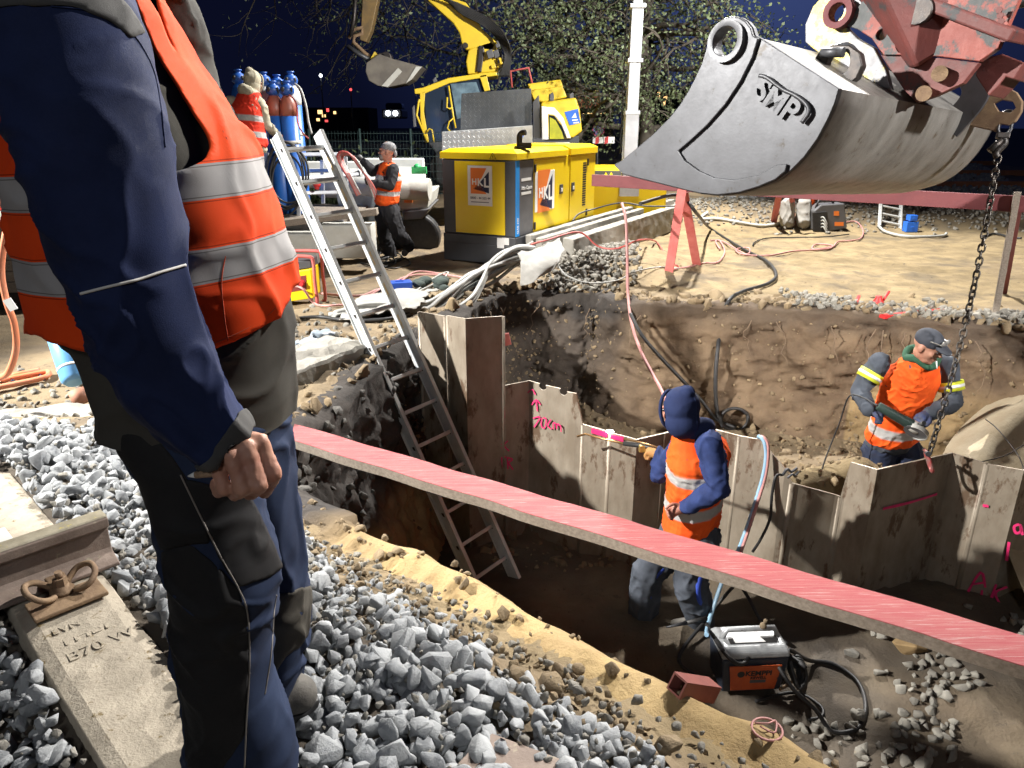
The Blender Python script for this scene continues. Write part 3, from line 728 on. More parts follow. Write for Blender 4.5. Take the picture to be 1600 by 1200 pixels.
mb.build('red_beam', M['redwood_lit'], bevel=.003, label='short red beam end poking out behind the tall sheet pile', cat='beam')

# ------------------------------------------------------------------ concrete slab end and beams
def rough_block(name, poly, z0, z1, m_, label, cat, bev=.012, parent=None, amp=.012):
    bm = bmesh.new(); vs = [bm.verts.new((x, y, z0)) for x, y in poly]; f = bm.faces.new(vs)
    r = bmesh.ops.extrude_face_region(bm, geom=[f]); [setattr(v.co, 'z', z1) for v in r['geom'] if isinstance(v, bmesh.types.BMVert)]
    bmesh.ops.recalc_face_normals(bm, faces=bm.faces)
    bmesh.ops.bevel(bm, geom=bm.edges[:], offset=bev, segments=1, affect='EDGES')
    bmesh.ops.triangulate(bm, faces=[q for q in bm.faces if len(q.verts) > 4])
    for it in range(6):
        el = [e_ for e_ in bm.edges if e_.calc_length() > .07]
        if not el: break
        bmesh.ops.subdivide_edges(bm, edges=el, cuts=1, use_grid_fill=True)
    bmesh.ops.triangulate(bm, faces=bm.faces)
    for v in bm.verts:
        q = v.co; v.co = q+Vector((noise.noise(q*9), noise.noise(q*9+Vector((7, 7, 7))), noise.noise(q*9+Vector((3, 9, 1)))))*amp
    mb = MB(); bm.verts.index_update(); mb.add([v.co[:] for v in bm.verts], [[v.index for v in q.verts] for q in bm.faces]); bm.free()
    return mb.build(name, m_, parent, label=label, cat=cat)
s1 = atz(583, 533, -.10); s2 = atz(456, 585, -.10)
dirr = (s1-s2).normalized(); back = Vector((-dirr.y, dirr.x, 0))
far = s2-dirr*.9
slab = thing('concrete_slab', (s1.x-.4, s1.y, -.32), 'rough concrete slab end with a lifting eye on the pit edge beside the ladder', 'slab')
sl = rough_block('slab_body', [(s1.x, s1.y), (s1.x+back.x*.42-.02, s1.y+back.y*.42), (far.x+back.x*.42, far.y+back.y*.42), (far.x, far.y)], -.345, -.10, M['concrete'], None, None, .018, slab, .022)
ec = onplane(571, 549, s1, Vector((dirr.y, -dirr.x, 0)))
mb = MB(); nO = Vector((dirr.y, -dirr.x, 0)); ring = [ec+nO*.012+(dirr*math.cos(a)+Vector((0, 0, 1))*math.sin(a))*.028 for a in [i*math.pi/10 for i in range(20)]]
mb.tube(ring, .007, 6, True); mb.cyl(ec-nO*.02, ec+nO*.008, .018, n=12); mb.build('lifting_eye', M['black_iron'], slab)
# second slab of the same cracked paving further left, and slab strip by the man
rough_block('paving_slab', [(-4.2, 3.55), (-4.0, 3.22), (-1.9, 3.55), (-1.75, 3.85), (-2.5, 4.0)], -.30, -.13, M['concrete'], 'worn flat concrete slab on the ground behind the standing man', 'slab', .02, None, .02)
# concrete beams (kerb troughs) running away beside the generator
def beam(p, q, wd, z0, z1, label, taper=None):
    p, q = Vector((p[0], p[1], 0)), Vector((q[0], q[1], 0)); d = (q-p).normalized(); s = Vector((d.y, -d.x, 0))*wd/2
    return rough_block('concrete_beam', [((p-s).x, (p-s).y), ((p+s).x, (p+s).y), ((q+s).x, (q+s).y), ((q-s).x, (q-s).y)], z0, z1, M['concrete'], label, 'concrete beam', .01, None, .006)
b0 = at(815, 362, 8.9); b1 = at(1030, 306, 12.5)
b0z = b0.z
beam(atz(826, 367, .03), atz(1040, 307, .03), .10, -.42, .03, 'rear concrete beam standing right against the generator')
beam(atz(842, 372, .0), atz(1050, 311, .0), .10, -.42, .0, 'middle concrete beam between the generator and the stone heap')
beam(atz(888, 372, .0), atz(1062, 320, -.02), .16, -.42, -.005, 'front concrete beam with its sawn end over the stone heap')

# ------------------------------------------------------------------ rail and sleeper of the cut track
railroot = thing('rail', TRK_O+TRK_D*.1, 'rusty sawn-off rail end lying on the sleeper', 'rail')
def railprof(c, head_only=False):
    N_ = TRK_N; Z = Vector((0, 0, 1))
    pts = [(-.0675, 0), (.0675, 0), (.0675, .012), (.018, .030), (.009, .045), (.009, .115), (.032, .128), (.034, .158), (.026, .166), (-.026, .166), (-.034, .158), (-.032, .128), (-.009, .115), (-.009, .045), (-.018, .030), (-.0675, .012)]
    return [c+N_*a+Z*b for a, b in pts]
RZ = .035
re_ = onplane(186, 880, Vector((0, 0, RZ)), Vector((0, 0, 1))); e0 = TRK_O+TRK_D*((re_-TRK_O).dot(TRK_D)); e0.z = RZ
rings = [railprof(e0-TRK_D*t) for t in np.linspace(0, 3.2, 40)]
mb = MB(); mb.loft(rings, False); mb.build('rail_body', M['rail'], railroot, bevel=.003)
mb = MB(); mb.loft([[c+TRK_N*a+Vector((0, 0, b)) for a, b in ((-.031, .1645), (.031, .1645), (.026, .1685), (-.026, .1685))] for c in (e0-TRK_D*.001, e0-TRK_D*3.2)], False); mb.build('running_surface', M['railtop'], railroot)
def sleeper(u0, label, grp=True):
    c0 = TRK_O+TRK_D*u0
    root = thing('railway_sleeper', c0, label, 'sleeper')
    V = []; rings = []
    for t in np.linspace(-1.1, 1.12, 60):
        zt = .030-.035*float(ss(.10, .40, abs(t)))+.0
        hw = .128; c = c0+TRK_N*t
        rings.append([c-TRK_D*(hw+.03)+Vector((0, 0, -.16)), c+TRK_D*(hw+.03)+Vector((0, 0, -.16))]+[c+TRK_D*(hw*(1-2*k/7))+Vector((0, 0, zt-(.012 if k in (0, 7) else 0)+.004*noise.noise(c*14+Vector((k, 0, 0))))) for k in range(8)])
    mb = MB(); mb.loft(rings, False); body = mb.build('sleeper_body', M['sleeper'], root, bevel=.004)
    return root, c0
sr, sc0 = sleeper(U0, 'pale concrete sleeper with cast lettering in front of the standing man')
# cast lettering on the sleeper: worn raised characters
def on_sl(v, u): return sc0+TRK_N*v+TRK_D*u+Vector((0, 0, -.001-.035*float(ss(.10, .40, abs(v)))+.032))
for body, v, sz in (('EVN', .25, .040), ('THBI', .31, .062), ('B70 W', .385, .062)):
    text_mesh('lettering', body, on_sl(v+.02, -.075), TRK_D, -TRK_N, sz, M['sleeper'], sr, .003)
mb = MB(); mb.prism([on_sl(a, b)+Vector((0, 0, .001)) for a, b in ((.22, -.105), (.42, -.105), (.42, .085), (.22, .085))], (0, 0, .0035)); 
# rail fastening: clip, bolt and plate
fr = thing('rail_clip', sc0+TRK_N*.10, 'rusty spring clip and bolt holding the rail on the sleeper', 'rail fastening')
mb = MB(); mb.box(sc0+TRK_N*.155+Vector((0, 0, .038)), (.20, .11, .014), TRK_D, TRK_N); mb.box(sc0+TRK_N*.075+Vector((0, 0, .060)), (.055, .06, .03), TRK_D, TRK_N); mb.build('clip_plate', M['rust'], fr, bevel=.004)
def clip(sg):
    c = sc0+Vector((0, 0, .06)); P = []
    for a, b, z in ((.02, .085, .0), (.035, .075, .012), (.06, .07, .03), (.088, .09, .04), (.092, .13, .032), (.07, .155, .014), (.045, .15, .0), (.028, .135, -.005)):
        P.append(c+TRK_D*a*sg+TRK_N*(b+.01)+Vector((0, 0, z)))
    mb = MB(); mb.tube(spline(P, 5), .0095, 8); mb.build('spring_clip', M['rust'], fr)
clip(1); clip(-1)
c = sc0+TRK_N*.115+Vector((0, 0, .045)); mb = MB(); mb.lathe(c, [(.0, 0), (.034, 0), (.034, .012), (.022, .016), (.022, .026), (.0, .026)], 20); mb.tube([c+Vector((0, 0, .024)), c+Vector((0, 0, .052))], .020, 6, smooth=False); mb.tube([c+Vector((0, 0, .05)), c+Vector((0, 0, .072))], .011, 10); mb.build('bolt', M['rust'], fr)
# flat steel bar end at the left edge and a rusty plate in the ballast
mb = MB(); mb.box(atz(1, 858, .06), (.28, .09, .02), TRK_N, TRK_D); mb.build('steel_plate', M['concrete_pale'], bevel=.004, label='pale flat plate lying on the ballast behind the rail', cat='plate')
mb = MB(); q = atz(795, 1192, .02); mb.box(q, (.20, .13, .012), (.85, -.5, .1), (.5, .85, -.12), (0, .1, 1)); mb.build('rusty_plate', M['rail'], bevel=.004, label='rusty sheet scrap half buried in the ballast at the bottom edge', cat='scrap')

# ------------------------------------------------------------------ generator
GO = atz(806, 418, -.38)
gl = Vector((.46, .888, 0)).normalized(); gw = Vector((-gl.y, gl.x, 0))     # long axis (away), across (to the left)
GW, GL = 1.10, 2.75
def G(a, b, z): return GO+gl*a+gw*b+Vector((0, 0, z))
def gbox(mb, a0, a1, b0, b1, z0, z1): return mb.box(G((a0+a1)/2, (b0+b1)/2, (z0+z1)/2), (a1-a0, b1-b0, z1-z0), gl, gw)
gen = thing('generator', G(GL/2, GW/2, 0), 'large yellow and grey diesel generator with HKL signs', 'generator')
GH = at(806, 238, 1).z
HT = 1.46
mb = MB(); gbox(mb, .10, GL-.1, .04, GW-.04, .06, .34); gbox(mb, 0, GL, 0, GW, .26, .38); gbox(mb, .0, .45, -.002, GW+.002, .02, .27); gbox(mb, 2.2, GL, 0, GW, .02, .27); mb.build('base_frame', M['grey_dark'], gen, bevel=.012)
mb = MB(); gbox(mb, .012, .52, .012, GW-.012, .384, HT-.13); mb.build('front_module', M['grey_dark'], gen, bevel=.01)
mb = MB(); gbox(mb, .10, .516, .006, .0135, .39, HT-.135); mb.build('grey_side_panel', M['grey_mid'], gen, bevel=.003)
mb = MB(); gbox(mb, .012, .105, .003, .0130, .39, HT-.135); mb.build('blue_strip', M['blue_band'], gen)
mb = MB(); gbox(mb, .525, GL-.01, .012, GW-.012, .384, HT-.13); hood = mb.build('canopy_body', M['yellow'], gen, bevel=.008)
# lid with chamfered rim, in two halves
mb = MB()
for a0, a1, dz in ((-.012, 1.62, 0), (1.70, GL+.01, .012)):
    r0 = [G(a, b, HT-.125) for a, b in ((a0, -.012), (a1, -.012), (a1, GW+.012), (a0, GW+.012))]
    r1 = [G(a, b, HT-.045+dz) for a, b in ((a0, -.012), (a1, -.012), (a1, GW+.012), (a0, GW+.012))]
    r2 = [G(a, b, HT+dz) for a, b in ((a0+(.10 if a0 < 0 else .0), .085), (a1-(.0 if a0 < 0 else .1), .085), (a1-(.0 if a0 < 0 else .1), GW-.085), (a0+(.10 if a0 < 0 else .0), GW-.085))]
    mb.loft([r0, r1, r2], False)
gbox(mb, 1.60, 1.72, .03, GW-.03, HT-.126, HT-.03)
mb.build('roof_lid', M['yellow'], gen, bevel=.006)
mb = MB(); gbox(mb, .002, .013, .16, GW-.20, .40, HT-.15); mb.build('front_panel', M['yellow'], gen, bevel=.004)
for a0, a1 in ((.54, 1.50), (1.735, 2.40)):
    mb = MB(); gbox(mb, a0, a1, .003, .0145, .40, HT-.15); dr = mb.build('door', M['yellow'], gen, bevel=.004)
    mb = MB(); ac = a1-.09 if a0 < 1 else a0+.10
    gbox(mb, ac-.055, ac+.055, -.006, .004, .82, .95); hd = mb.build('latch', M['grey_dark'], dr, bevel=.004)
    mb = MB(); gbox(mb, ac-.02, ac+.03, -.012, -.005, .85, .90); mb.build('key_plate', M['white'], hd, bevel=.002)
    for zz in (.47, HT-.25):
        mb = MB(); hx = a0+.005 if a0 < 1 else a1-.01
        gbox(mb, hx-.02, hx+.025, -.012, .004, zz-.05, zz+.05); mb.build('hinge', M['black_iron'], dr, bevel=.004)
mb = MB()
for i in range(3):
    for k in range(19): gbox(mb, 2.215+i*.045, 2.25+i*.045, -.0005, .003, .58+k*.034, .602+k*.034)
mb.build('louvre', M['black'], gen)
# signs: HKL with phone number (front) and HKL (side), maker plate, model name
def sign(org, X, up, w_, h_, phone):
    Z = Vector(X).cross(Vector(up)).normalized(); o = Vector(org)
    mb = MB(); mb.box(o+Z*.003, (w_, .006, h_), X, -Z, up); s = mb.build('rental_sign', M['white'], gen, bevel=.002)
    X = Vector(X); up = Vector(up); k = w_/.36; c = o+Z*.0068+up*(.06*k if phone else 0)
    def tri(P, m_, nm): 
        q = MB(); q.prism([c+X*a*k+up*b*k for a, b in P], Z*.0012); q.build(nm, m_, s)
    tri([(-.135, .16), (.10, .16), (-.01, -.03), (.10, -.16), (-.135, -.16)], M['orange_print'], 'logo_field')
    tri([(.135, .12), (.135, -.15), (-.10, -.10), (.0, -.02)], M['navy_print'], 'logo_triangle')
    for i, ch in enumerate('HKL'):
        a = (-.118, -.035, .058)[i]; sz = (.098, .122, .150)[i]*k
        text_mesh('lettering', ch, c+Z*.002+X*a*k-up*(.045+.014*i)*k, X+up*.0, up, sz*1.05, M['white'], s, .002, bold=.03)
    if phone:
        text_mesh('lettering', '0800 - 44 555 44', o+Z*.0068-X*w_*.40-up*h_*.335, X, up, .043*k, M['navy_print'], s, .0008, bold=.01)
        mb = MB(); mb.box(o+Z*.0066-up*h_*.41, (w_*.74, .0008, .010), X, -Z, up); mb.build('small_print', M['grey_mid'], s)
UP = Vector((0, 0, 1))
sign(G(.0025, .52, 1.01), -gw, UP, .36, .50, True)
sign(G(.86, .003, .905), gl, UP, .62, .52, False)
nO = -gw
for zz in (1.07, .90):
    mb = MB(); gbox(mb, .16, .44, .0035, .006, zz, zz+.035); mb.build('maker_plate', M['white'], gen)
text_mesh('maker_lettering', 'Atlas Copco', G(.15, .0035, .965), gl, UP, .062, M['white'], gen, .002, shear=.3, bold=.012)
text_mesh('lettering', 'QAS 100', G(.075, .002, .42), UP, -gl, .055, M['white'], gen, .001, bold=.012)
mb = MB(); gbox(mb, -.004, .0, .10, .20, .28, .37); mb.box(G(-.006, .22, .30), (.012, .10, .13), gl, gw); mb.build('type_plate', M['white'], gen, bevel=.002)
mb = MB(); tp = [(0, .045), (-.045, -.03), (.045, -.03)]
mb.tube([G(-.016, .32+a, HT-.085+b) for a, b in tp], .004, 5, True); mb.tube([G(-.016, .32, HT-.075), G(-.016, .32, HT-.10)], .004, 5); mb.build('warning_triangle', M['black'], gen)
ex = G(.33, .12, HT); mb = MB(); mb.tube(spline([ex, ex+Vector((0, 0, .06)), ex+Vector((0, .02, .15)), ex+Vector((.03, .02, .19)), ex+Vector((.08, 0, .20))], 6), .036, 12); mb.box(ex+Vector((.07, .02, .04)), (.17, .12, .07)); mb.lathe(ex, [(.07, 0), (.07, .03), (.04, .035)], 16); mb.build('exhaust', M['black_iron'], gen, bevel=.004)
# corner feet, small lights on the skirt
mb = MB()
for a, b in ((.02, GW-.1), (.02, .1), (GL-.1, .1), (GL-.1, GW-.1)):
    mb = MB(); gbox(mb, a, a+.1, b-.05, b+.05, -.05, .03); mb.build('skid_foot', M['black_iron'], gen, bevel=.005)

# second, smaller yellow generator behind
H0 = atz(935, 352, -.45)
g2r = thing('generator', H0+Vector((.4, .6, 0)), 'smaller yellow generator with a dark warning band behind the large one', 'generator')
def hb(mb, a0, a1, b0, b1, z0, z1): c = H0+Vector(((a0+a1)/2, (b0+b1)/2, (z0+z1)/2)); return mb.box(c, (a1-a0, b1-b0, z1-z0))
mb = MB(); hb(mb, -.2, .95, 0, 1.4, .0, .15); mb.build('skid', M['grey_dark'], g2r, bevel=.01)
mb = MB(); hb(mb, -.2, .95, 0, 1.4, .152, 1.04); mb.build('housing', M['yellow'], g2r, bevel=.02)
mb = MB(); hb(mb, -.205, .955, -.006, 1.406, .90, 1.0); mb.build('warning_band', M['grey_dark'], g2r, bevel=.004)
for i in range(2):
    mb = MB(); c = H0+Vector((.10+.10*i, -.008, .95)); mb.prism([c+Vector((0, 0, .03)), c+Vector((-.03, 0, -.025)), c+Vector((.03, 0, -.025))], (0, -.003, 0)); mb.build('warning_sticker', M['yellow'], g2r)
mb = MB()
for k in range(4):
    hb(mb, .04, .24, -.006, .002, .74-.06*k, .775-.06*k); hb(mb, .02, .24, -.006, .002, .38-.06*k, .41-.06*k)
mb.build('vent_slot', M['grey_dark'], g2r)
mb = MB(); hb(mb, .40, .95, -.01, .0, .15, .55); mb.build('blue_grey_panel', M['grey_mid'], g2r, bevel=.004)
# ------------------------------------------------------------------ ditching bucket hanging from the big red digger
W = Vector((.738, .672, -.052)).normalized(); BP = at(1140, 200, 4.25); BN = W
UPV = Vector((0, 0, 1)); BT = Vector((W.y, -W.x, 0)).normalized()          # in-plane horizontal, towards the back of the bucket
def bp(px, py, off=0.): return onplane(px, py, BP+W*off, BN)
def bplate(mb, pix, off, th): return mb.prism([bp(x, y, 0)+W*off for x, y in pix], W*th)
def bplate2(mb, pix, off, th): return mb.prism([bp(x, y, off) for x, y in pix], W*th)
BL = 2.45
side_pix = [(960, 256), (974, 250), (996, 232), (1022, 210), (1047, 185), (1064, 164), (1077, 143), (1088, 122), (1098, 100), (1105, 77), (1112, 55), (1122, 37), (1133, 28), (1146, 25), (1158, 27), (1169, 33), (1177, 43), (1181, 56), (1186, 58),
            (1311, 138), (1304, 162), (1294, 185), (1277, 217), (1256, 246), (1236, 266), (1214, 282), (1188, 293), (1158, 302), (1124, 306), (1095, 303), (1069, 297), (1026, 286), (1001, 280), (975, 273)]
bucket = thing('digger_bucket', bp(1130, 300), 'big grey ditching bucket marked SMP hanging over the pit', 'bucket')
for off in (0, BL-.035):
    mb = MB(); bplate(mb, side_pix, off, .035)
    sp_ = mb.build('side_plate', M['steel_raw'], bucket, bevel=.004)
    c = bp(1140, 66)+W*off; mbx = MB(); mbx.cyl(c-W*.2, c+W*.2, .072, n=28); cut(sp_, mbx)
# outer wear ring of the side: raised band along the front edge and the bottom
band = [(1188, 60), (1179, 90), (1160, 128), (1136, 164), (1108, 196), (1082, 220), (1063, 236), (1072, 250), (1094, 266), (1118, 277), (1150, 281), (1186, 274), (1215, 258), (1233, 256), (1230, 268), (1214, 281), (1188, 292), (1158, 301), (1124, 305), (1095, 302), (1069, 296), (1026, 285), (1001, 279), (975, 272), (962, 258), (975, 250), (997, 232), (1023, 210), (1048, 185), (1065, 164), (1078, 143), (1089, 122), (1099, 100), (1106, 77), (1113, 56), (1123, 38), (1134, 29), (1146, 26), (1158, 28), (1168, 34), (1176, 44), (1180, 57)]
mb = MB(); bplate(mb, band, -.020, .018); wr = mb.build('wear_plate', M['steel_raw'], bucket, bevel=.006)
c = bp(1140, 66); mbx = MB(); mbx.cyl(c-W*.2, c+W*.2, .072, n=28); cut(wr, mbx)
def ring(c, ax, r0, r1, l, n=28):
    a = Vector(ax).normalized(); u = a.cross(UPV).normalized(); q = a.cross(u); mb = MB(); V = []
    for rr, d in ((r1, 0), (r1, l), (r0, l), (r0, 0)): V.append([Vector(c)+a*d+(u*math.cos(2*math.pi*k/n)+q*math.sin(2*math.pi*k/n))*rr for k in range(n)])
    V.append(V[0]); mb.loft(V, True, False); return mb
for off in (-.05, BL-.04):
    ring(bp(1140, 66)+W*off, W, .072, .105, .09).build('pin_boss', M['steel_raw'], bucket, bevel=.004)
# shell
prof = [(1186, 59), (1248, 98), (1311, 139), (1304, 163), (1294, 186), (1277, 218), (1256, 247), (1236, 267), (1214, 283), (1188, 294), (1158, 303), (1124, 307), (1095, 304), (1069, 298), (1026, 287), (1001, 281), (960, 262)]
P = [bp(*q) for q in prof]; P = [P[0], P[1]]+spline(P[2:], 4); cenb = bp(1140, 190)
rin = [p+(cenb-p).normalized()*.022 for p in P]
mb = MB(); NWD = 24; V = []
for k in range(NWD+1):
    o_ = W*(.036+(BL-.072)*k/NWD)
    for i, (p, q) in enumerate(zip(P, rin)):
        dn = .006*noise.noise((p+o_)*2.3)*(1 if 2 < i < len(P)-3 else 0)
        V += [p+o_+(p-q).normalized()*dn, q+o_]
m_ = len(P)*2; Fs = []
for k in range(NWD):
    for i in range(len(P)-1):
        a = k*m_+2*i; b = a+m_
        Fs += [(a, a+2, b+2, b), (a+1, b+1, b+3, a+3)]
    a = k*m_; b = a+m_; Fs += [(a, b, b+1, a+1), (a+m_-2, a+m_-1, b+m_-1, b+m_-2)]
mb.add(V, Fs, True); sh = mb.build('shell', mat('scoured_shell_steel', (.25, .24, .222), (.14, .132, .12), .45, .35, 3, .15, 70, spots=(.10, .075, .05), sscale=6, sth=.60, streak=(2, 2, 1)), bucket)
es = sh.modifiers.new('edge', 'EDGE_SPLIT'); es.split_angle = R(50)
# SMP badge: raised plate outline and letters
Xl = (bp(1256, 188)-bp(1180, 130)).normalized(); Yl = (UPV-Xl*UPV.dot(Xl)); Yl = (-W).cross(Xl); Yl = Yl if Yl.z > 0 else -Yl
letm = mat('steel_badge', (.085, .085, .09), (.15, .15, .15), .5, .5, 20, .2, 80)
bd = [(1176, 126), (1190, 119), (1202, 122), (1226, 140), (1245, 149), (1262, 162), (1267, 176), (1256, 192), (1243, 193), (1228, 181), (1209, 172), (1190, 158)]
ctr = bp(1221, 157); 
mb = MB(); mb.tube(spline([bp(*q)-W*.022 for q in bd[1:8]], 4), .011, 6); mb.build('badge_rim', M['steel_raw'], bucket)
letters = text_mesh('badge_lettering', 'SMP', bp(1178, 149)-W*.003, Xl, Yl, .155, M['steel_raw'], bucket, .018, bold=.03)
# mounting lugs and hooks on top of the shell
lugm = mat('yellow_worn_steel', (.20, .20, .21), (.16, .16, .165), .5, .4, 6, .2, 60, spots=(.52, .42, .10), sscale=7, sth=.53)
mb = MB(); bplate2(mb, [(1258, 66), (1258, 38), (1270, 10), (1290, -12), (1330, -18), (1348, 5), (1345, 32), (1322, 42), (1340, 60), (1365, 74), (1384, 110), (1392, 140), (1350, 128), (1305, 104)], .80, .05)
lg = mb.build('mounting_lug', lugm, bucket, bevel=.005); c = bp(1305, 19, .8); mbx = MB(); mbx.cyl(c-W*.3, c+W*.3, .05, n=24); cut(lg, mbx)
ring(bp(1308, 19, .74), W, .050, .085, .08).build('pin_boss', M['redwood_shaded'], bucket, bevel=.004)
mb = MB(); bplate2(mb, [(1266, 102), (1281, 78), (1300, 70), (1326, 70), (1343, 82), (1347, 102), (1338, 122), (1318, 138), (1306, 134)], .42, .06)
lg = mb.build('hook_lug', M['black_iron'], bucket, bevel=.006); c = bp(1309, 99, .42); mbx = MB(); mbx.cyl(c-W*.3, c+W*.3, .065, n=24); cut(lg, mbx)
hr = [c+W*.03+(BT*math.cos(a)+UPV*math.sin(a))*.085 for a in np.linspace(-2.2, 2.4, 22)]
mb = MB(); mb.tube(hr, .022, 8); mb.tube([bp(1284, 82, .40), bp(1318, 82, .40)], .026, 10); mb.build('lifting_hook', M['steel_raw'], bucket)
# curved rib on the far half of the shell
rib = [bp(*q, 1.75) for q in ((1500, 106), (1522, 104), (1540, 116), (1547, 138), (1538, 162), (1516, 190), (1494, 214))]
rb_ = spline(rib, 5); mb = MB(); V = []
for p in rb_:
    q = p+(bp(1440, 150, 1.75)-p).normalized()*.16
    V += [p, p+W*.03, q+W*.03, q]
mb.loft([V[i:i+4] for i in range(0, len(V), 4)], False); mb.build('shell_rib', M['steel_raw'], bucket, bevel=.003)
# ripped-open chain hook plate on the right end
hk = [(1495, 195), (1502, 170), (1528, 148), (1556, 137), (1580, 140), (1594, 155), (1596, 172), (1586, 190), (1570, 200), (1562, 190), (1566, 178), (1556, 172), (1542, 176), (1536, 188), (1520, 200)]
hp0 = at(1560, 165, 5.05)
hp = [(1490, 190), (1510, 166), (1530, 152), (1552, 144), (1556, 137), (1572, 136), (1588, 144), (1597, 158), (1596, 174), (1586, 190), (1574, 196), (1563, 194), (1556, 206), (1530, 200)]
mb = MB(); mb.prism([onplane(x, y, hp0, W) for x, y in hp], W*.04); ck = mb.build('chain_hook', M['rust'], bucket, bevel=.006)
mbx = MB(); mbx.prism([onplane(x, y, hp0-W*.1, W) for x, y in ((1545, 160), (1556, 154), (1575, 157), (1580, 167), (1570, 175), (1552, 172))], W*.3); cut(ck, mbx)

# ------------------------------------------------------------------ red quick coupler and arm of the big digger
digger = thing('big_excavator', (4.2, 4.9, -.35), 'big red excavator arm with worn red coupler holding the grey bucket', 'excavator')
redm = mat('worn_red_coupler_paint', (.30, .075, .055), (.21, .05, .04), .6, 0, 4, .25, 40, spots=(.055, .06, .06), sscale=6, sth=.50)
redd = mat('shaded_red_paint', (.15, .038, .032), (.10, .03, .027), .6, 0, 5, .25, 40, spots=(.04, .04, .042), sscale=5, sth=.55)  # coupler red darkened, shade of its lower parts put into the colour
CO = .78
cp1 = [(1322, 40), (1335, 18), (1352, -4), (1352, -40), (1520, -60), (1600, -20), (1560, 75), (1530, 96), (1465, 88), (1420, 86), (1380, 86), (1362, 60), (1340, 46)]
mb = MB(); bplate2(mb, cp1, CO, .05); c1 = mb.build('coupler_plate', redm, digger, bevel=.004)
for (x, y, r_) in ((1377, 54, .030), (1388, 42, .013), (1404, 49, .014), (1414, 68, .050), (1422, 68, .046)):
    c = bp(x, y, CO); mbx = MB(); mbx.cyl(c-W*.2, c+W*.2, r_, n=20); cut(c1, mbx)
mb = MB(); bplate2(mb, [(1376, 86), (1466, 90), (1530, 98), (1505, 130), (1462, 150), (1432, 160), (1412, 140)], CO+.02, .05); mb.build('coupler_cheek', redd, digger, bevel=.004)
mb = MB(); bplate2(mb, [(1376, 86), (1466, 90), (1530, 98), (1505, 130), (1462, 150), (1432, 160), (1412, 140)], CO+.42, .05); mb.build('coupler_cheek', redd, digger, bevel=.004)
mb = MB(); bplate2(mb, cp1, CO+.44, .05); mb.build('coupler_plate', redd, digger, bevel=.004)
for (x, y) in ((1468, 115), (1443, 146)):
    mb = MB(); mb.cyl(bp(x, y, CO-.05), bp(x, y, CO+.55), .040, n=16); mb.build('coupler_pin', M['rust'], digger)
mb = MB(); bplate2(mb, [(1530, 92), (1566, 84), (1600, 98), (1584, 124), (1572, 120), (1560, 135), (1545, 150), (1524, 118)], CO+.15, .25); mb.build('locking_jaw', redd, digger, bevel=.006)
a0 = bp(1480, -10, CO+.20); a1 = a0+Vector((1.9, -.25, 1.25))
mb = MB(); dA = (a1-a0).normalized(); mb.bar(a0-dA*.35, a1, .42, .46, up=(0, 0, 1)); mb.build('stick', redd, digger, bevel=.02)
mb = MB(); q0 = bp(1440, 18, CO-.04); q1 = q0+Vector((.9, -.10, .10)); mb.cyl(q0, q1, .045, n=14); mb.cyl(q0-W*.06, q0+W*.06, .07, n=16); mb.build('link_cylinder', M['black_iron'], digger)
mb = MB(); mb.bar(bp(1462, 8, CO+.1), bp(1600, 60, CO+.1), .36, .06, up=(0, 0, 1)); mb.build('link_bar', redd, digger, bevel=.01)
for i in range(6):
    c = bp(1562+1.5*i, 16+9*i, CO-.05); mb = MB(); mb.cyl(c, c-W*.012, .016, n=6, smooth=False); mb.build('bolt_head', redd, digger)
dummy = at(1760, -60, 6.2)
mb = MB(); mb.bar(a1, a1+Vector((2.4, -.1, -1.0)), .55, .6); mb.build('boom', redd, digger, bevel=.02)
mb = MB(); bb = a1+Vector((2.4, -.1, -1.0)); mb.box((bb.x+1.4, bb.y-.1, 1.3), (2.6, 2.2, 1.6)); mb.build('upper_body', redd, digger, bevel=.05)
mb = MB()
for s in (-1, 1): mb.box((bb.x+1.3, bb.y-.1+s*1.0, .05), (3.4, .55, .8))
mb.build('crawler_track', M['black_iron'], digger, bevel=.15)

# ------------------------------------------------------------------ chain from the hook to the sheet pile
ctop = at(1575, 178, 5.03); cbot = at(1451, 712, 4.66)
chain = thing('lifting_chain', cbot, 'dark steel chain hanging from the bucket hook down to the sheet pile', 'chain')
chm = mat('oiled_chain_steel', (.055, .05, .047), (.13, .115, .10), .4, .7, 30, .2, 90)
def link_mesh(c, d, side, L=.058, Wd=.036, r=.0062):
    q = []; h = L/2-Wd/2
    for a in np.linspace(-math.pi/2, math.pi/2, 6): q.append(c+d*(h+Wd/2*math.cos(a))+side*(Wd/2*math.sin(a)))
    for a in np.linspace(math.pi/2, 3*math.pi/2, 6): q.append(c+d*(-h+Wd/2*math.cos(a))+side*(Wd/2*math.sin(a)))
    return q
dC = (cbot-ctop); LC = dC.length; dC.normalize(); sA = dC.cross(Vector((.4, .9, 0))).normalized(); sB = dC.cross(sA)
start = .26
nl = int((LC-start)/.0435)
for i in range(nl):
    c = ctop+dC*(start+.022+i*.0435); c = c+sA*.012*math.sin(i/nl*math.pi)*3
    tw = i*.13; a_ = sA*math.cos(tw)+sB*math.sin(tw); b_ = -sA*math.sin(tw)+sB*math.cos(tw)
    mb = MB(); mb.tube(link_mesh(c, dC, a_ if i % 2 == 0 else b_), .0066, 6, True); mb.build('chain_link', chm, chain)
mb = MB(); mb.tube(link_mesh(ctop+dC*.055, dC, sA, .15, .07), .010, 8, True); mb.build('master_link', M['steel_raw'], chain)
mb = MB(); mb.box(ctop+dC*.135, (.075, .05, .035), sA, sB, dC); mb.build('shortening_clutch', M['black_iron'], chain, bevel=.006)
